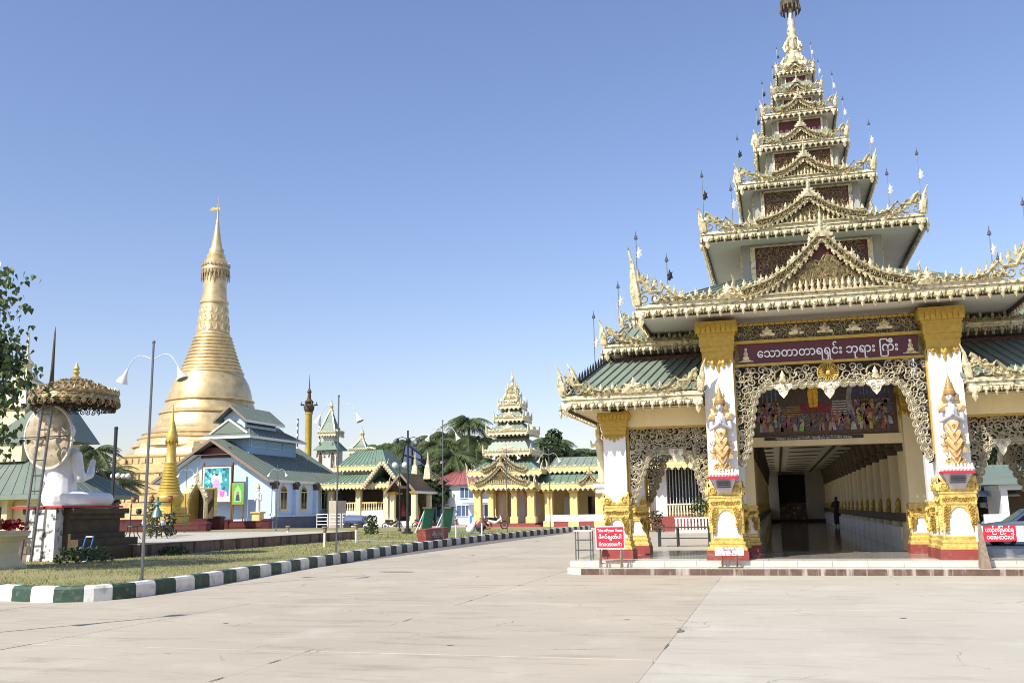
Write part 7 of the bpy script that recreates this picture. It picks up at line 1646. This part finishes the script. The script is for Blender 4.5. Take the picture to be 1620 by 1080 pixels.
def hand(base, d_, sidev):
    base, d_, s_ = Vector(base), Vector(d_).normalized(), Vector(sidev).normalized(); out = [(base, base + d_ * .08, .035, .035)]
    for k in range(4): o = base + d_ * .08 + s_ * (-.03 + .02 * k); out.append((o, o + d_ * (.06 - .008 * abs(k - 1.5)) + Vector((0, 0, -.012)), .011, .009))
    out.append((base + d_ * .02 + s_ * .035, base + d_ * .06 + s_ * .06, .013, .010)); return [tuple(map(tuple, q[:2])) + q[2:] for q in out]
# walker in the covered walkway, seen from behind
person((3.25, 58.5, Z0 + .012), 'dark-clothed person standing by the right wall inside the covered walkway', dict(
    head=(0, .02, 1.57), nose=(0, 1),
    skin=[((0, 0, 1.32), (0, .01, 1.48), .06, .055), ((-.20, 0, 1.33), (-.26, .03, 1.05), .055, .045), ((-.26, .03, 1.05), (-.16, .16, .98), .042, .034), ((.20, 0, 1.33), (.27, .02, 1.08), .055, .045), ((.27, .02, 1.08), (.20, .15, 1.22), .042, .034), ((-.09, 0, .1), (-.09, 0, .6), .05, .07), ((.10, .08, .1), (.09, .02, .6), .05, .07), ((-.09, -.04, .05), (-.09, .14, .04), .045, .035), ((.10, .04, .05), (.11, .22, .04), .045, .035)] + hand((-.16, .16, .98), (.3, .8, 0), (1, 0, 0)) + hand((.20, .15, 1.22), (0, .6, .7), (-1, 0, 0)),
    shirt=[((0, 0, 1.0), (0, 0, 1.32), .17, .19), ((-.16, 0, 1.35), (.16, 0, 1.35), .08, .08), ((-.20, 0, 1.33), (-.24, .02, 1.15), .075, .068), ((.20, 0, 1.33), (.25, .02, 1.17), .075, .068)],
    legs=[((0, 0, .98), (0, 0, .85), .175, .18), ((-.08, 0, .85), (-.09, 0, .22), .12, .10), ((.08, 0, .85), (.10, .07, .22), .12, .10), ((0, 0, .8), (0, .03, .25), .13, .09)]), 'shirt_dark', 'shirt_dark', 'hair')
# stooping gardener on the lawn
GP = (-16.95, 54.6, .2)
g_ = person(GP, 'person in dark red stooping over the lawn with a white sack behind', dict(
    head=(.30, 0, .82), nose=(.7, -.3),
    skin=[((.12, 0, .72), (.26, 0, .78), .06, .055), ((.10, -.18, .66), (.34, -.22, .42), .05, .042), ((.34, -.22, .42), (.58, -.18, .16), .04, .032), ((.10, .18, .66), (.36, .22, .44), .05, .042), ((.36, .22, .44), (.60, .16, .18), .04, .032), ((.02, -.12, .42), (-.12, -.13, .08), .055, .045), ((.02, .12, .42), (-.12, .13, .08), .055, .045), ((-.14, -.13, .04), (.06, -.13, .035), .04, .034), ((-.14, .13, .04), (.06, .13, .035), .04, .034)] + hand((.58, -.18, .16), (.7, 0, -.7), (0, 1, 0)) + hand((.60, .16, .18), (.7, 0, -.7), (0, -1, 0)),
    shirt=[((-.18, 0, .45), (.06, 0, .68), .19, .20), ((.08, -.16, .70), (.08, .16, .70), .09, .09), ((.10, -.18, .66), (.26, -.21, .50), .075, .065), ((.10, .18, .66), (.26, .21, .50), .075, .065)],
    legs=[((-.22, 0, .36), (-.16, 0, .30), .20, .20), ((-.15, -.11, .34), (.14, -.14, .44), .13, .11), ((-.15, .11, .34), (.14, .14, .44), .13, .11), ((.12, -.13, .40), (-.08, -.13, .14), .10, .08), ((.12, .13, .40), (-.08, .13, .14), .10, .08)]), 'shirt_red', 'shirt_dark', 'hair')
T = thing('white_sack', (-17.55, 54.6, .2), 'bulging white sack lying behind the stooping gardener', 'sack')
b = MB(); b.cap((-17.65, 54.5, .45), (-17.47, 54.6, .75), .27, .16, 12); b.cap((-17.47, 54.6, .8), (-17.37, 54.6, .92), .07, .10, 8); b.fuse('cloth', 'cloth_white', T, .03, 4)
# ================================================================ palms and trees
def palm_mesh(seed, h, n=26, L=3.6):
    rn = random.Random(seed); t = MB(); pts = []; bx_, by_ = rn.uniform(-.9, .9), rn.uniform(-.9, .9)
    for k in range(9): q = k / 8; pts.append((bx_ * q * q, by_ * q * q, h * q))
    t.tube(pts, [.26 - .13 * k / 8 for k in range(9)], 8); top = Vector(pts[-1]); c = MB()
    for k in range(n):
        a = k * 2.399 + rn.uniform(-.2, .2); lift = rn.uniform(-.55, 1.15); ll = L * rn.uniform(.75, 1.1); d_ = Vector((math.cos(a), math.sin(a), 0)); pp = []
        for i in range(9):
            q = i / 8; pp.append(top + d_ * ll * q * math.cos(lift * (1 - .5 * q)) * .95 + Vector((0, 0, ll * (math.sin(lift) * q - (.55 + .25 * max(0, lift)) * q * q))))
        c.tube(pp, [.045 - .004 * i for i in range(9)], 4); sd_ = d_.cross(Vector((0, 0, 1)))
        for i in range(1, 8):
            for m_ in range(4):
                q = (i + m_ / 4) / 8; j = min(7, int(q * 8)); p0 = pp[j].lerp(pp[j + 1], q * 8 - j); ln = ll * .27 * math.sin(math.pi * min(1, q * .85 + .12)) + .12; ax_ = (pp[j + 1] - pp[j]).normalized()
                for sg in (-1, 1):
                    tip = p0 + (sd_ * sg * .75 + ax_ * .5).normalized() * ln + Vector((0, 0, -ln * rn.uniform(.35, .85))); wv = ax_ * .055
                    k0 = len(c.v); c.v += [tuple(p0 - wv), tuple(p0 + wv), tuple(tip)]; c.f.append((k0, k0 + 1, k0 + 2))
    dry = MB()
    for k in range(6):
        a = k * 1.05 + rn.random(); d_ = Vector((math.cos(a), math.sin(a), 0)); dry.tube([top, top + d_ * .5 + Vector((0, 0, -.2)), top + d_ * .75 + Vector((0, 0, -1.6))], [.05, .12, .02], 4)
    return t.mesh('trunk', 'trunk', True), c.mesh('crown', 'palm_leaf'), dry.mesh('dry_fronds', 'palm_dry')
PM = [palm_mesh(1, 10.5), palm_mesh(2, 8.8, 24), palm_mesh(3, 12.0, 28, 3.9)]
HT = [10.5, 8.8, 12.0]
def palm(x, y, h, v, lab, group=None):
    s = h / HT[v]; T = thing('palm_tree', (x, y, -.06), lab, 'palm tree', group); r = random.uniform(0, 6.28); q = random.uniform(.9, 1.12)
    for nm, me in zip(('trunk', 'crown', 'dry_fronds'), PM[v]):
        o = inst(me, nm, (x, y, -.06), T, rz=r); o.scale = (q, q, s)
LABS = ['coconut palm in the dense grove around the red-roofed white house']
def at_px(xp, D):      # ground spot on a sight line at a distance
    ax_ = math.atan2(xp - 810, 1523) - YAW; return D * math.sin(ax_), D * math.cos(ax_)
for (xp, D, h, v) in [(738, 122, 12.6, 2), (722, 128, 10.6, 0), (690, 118, 9.6, 0), (672, 132, 11.0, 1), (700, 135, 9.8, 2), (655, 126, 9.8, 1), (640, 138, 10.6, 0), (618, 140, 10.8, 2), (760, 120, 10.0, 1), (778, 118, 8.8, 0), (752, 134, 8.8, 2), (730, 112, 8.0, 1), (712, 115, 6.6, 1), (680, 124, 7.0, 0), (862, 116, 9.4, 0), (888, 124, 9.8, 1), (908, 120, 8.4, 2), (927, 118, 8.2, 0), (945, 122, 8.0, 1), (870, 130, 9.0, 2), (600, 145, 10.4, 1), (585, 140, 9.6, 0), (628, 132, 9.0, 1), (704, 126, 11.2, 0), (770, 128, 9.8, 2)]:
    if xp == 738: palm(*at_px(xp, D), h, v, 'tallest coconut palm, its crown above the red-roofed house')
    elif xp >= 860: palm(*at_px(xp, D), h, v, 'coconut palm showing above the yellow wing of the far pavilion', 'palms behind the yellow wing')
    elif xp <= 656: palm(*at_px(xp, D), h, v, 'coconut palm behind the shrine hall roofs', 'palms behind the shrine hall')
    else: palm(*at_px(xp, D), h, v, LABS[0], 'palms behind the white house')
for (xp, D, h, v) in [(142, 96, 7.6, 0), (122, 104, 7.6, 1), (168, 112, 6.0, 2), (158, 118, 6.6, 1), (178, 122, 5.4, 0), (108, 110, 7.2, 2)]:
    palm(*at_px(xp, D), h, v, 'coconut palm between the green hall and the golden pagoda', 'palms left of the pagoda')
for (xp, D, h, v) in [(1545, 74, 9.5, 2), (1575, 70, 8.0, 1), (1600, 80, 9.0, 0), (1560, 88, 10.0, 2), (1620, 72, 8.5, 1)]:
    palm(*at_px(xp, D), h, v, 'coconut palm showing through the right arch behind the stalls', 'palms behind the stalls')
def tree(x, y, h, r, n, lab, seed, leaf=.28, group=None):
    rn = random.Random(seed); T = thing('leafy_tree', (x, y, -.06), lab, 'tree', group); t = MB(); t.tube([(x, y, -.05), (x + .1, y, h * .3), (x, y, h * .6)], [.3, .24, .12], 8)
    cl = []
    for k in range(11):
        a = rn.uniform(0, 6.28); q = rn.uniform(.2, .75) * r; c = Vector((x + q * math.cos(a), y + q * math.sin(a), h * rn.uniform(.45, .9))); cl.append((c, rn.uniform(.28, .5) * r)); t.tube([(x, y, h * .4), c], [.1, .03], 5)
    t.build('trunk', 'trunk', T); b = MB()
    for k in range(n):
        c, q = rn.choice(cl); d_ = Vector((rn.gauss(0, 1), rn.gauss(0, 1), rn.gauss(0, .8))).normalized(); p = c + d_ * q * rn.random() ** .35; e1 = Vector((rn.gauss(0, 1), rn.gauss(0, 1), rn.gauss(0, 1))).normalized() * leaf * rn.uniform(.6, 1.2); e2 = e1.cross(d_).normalized() * leaf * .55
        b.add([p - e1, p + e2, p + e1, p - e2], [(0, 1, 2, 3)])
    b.build('crown', 'tree_leaf', T)
x, y = at_px(873, 108); tree(x, y, 10.8, 2.6, 2600, 'dark round leafy tree behind the far tiered pavilion', 3)
x, y = at_px(905, 112); tree(x, y, 5.6, 3.0, 1800, 'low dark tree above the yellow wing roof', 5)
x, y = at_px(676, 108); tree(x, y, 5.2, 2.4, 1800, 'pale bushy tree left of the white house', 6)
x, y = at_px(632, 128); tree(x, y, 5.0, 3.2, 1800, 'low dark tree behind the shrine hall', 8)
x, y = at_px(146, 92); tree(x, y, 4.4, 2.6, 1800, 'low dark tree behind the green hall roof', 7)
x, y = at_px(1590, 95); tree(x, y, 8.0, 5.0, 2600, 'tall dark tree behind the stalls', 9)
x, y = at_px(945, 112); tree(x, y, 5.0, 3.6, 1800, 'low dark tree beside the wing column', 13)
shrub('garden_shrub', -24.2, 55.0, .2, .55, 1.1, 300, 'small clipped bush on the lawn near the shrine hall', 'plant', 'plant', .12)
b = MB(); b.tube([Vector((-22.1, 55.7, 5.2)).lerp(Vector((-31.9, 102, 4.1)), t / 12) + Vector((0, 0, -.9 * math.sin(math.pi * t / 12))) for t in range(13)], .02, 5); tag(b.build('overhead_cable', 'wire'), 'sagging overhead cable from the floodlight mast to the white house', 'cable')
# far line of trees that reads as one mass
b = MB(); rn = random.Random(21)
for k in range(26000):
    a = rad(rn.uniform(-52, 30)); D = rn.uniform(165, 195); h = 6.0 + 2.2 * math.sin(a * 17) + 1.4 * math.sin(a * 41); p = Vector((D * math.sin(a), D * math.cos(a), h * rn.random() ** .7))
    e1 = Vector((rn.gauss(0, 1), rn.gauss(0, 1), rn.gauss(0, 1))).normalized() * rn.uniform(.4, .9); e2 = e1.cross(Vector((rn.gauss(0, 1), rn.gauss(0, 1), 1))).normalized() * .4
    b.add([p - e1, p + e2, p + e1, p - e2], [(0, 1, 2, 3)])
tag(b.build('distant_trees', 'tree_leaf'), 'far belt of dark trees along the horizon', 'trees', kind='stuff')
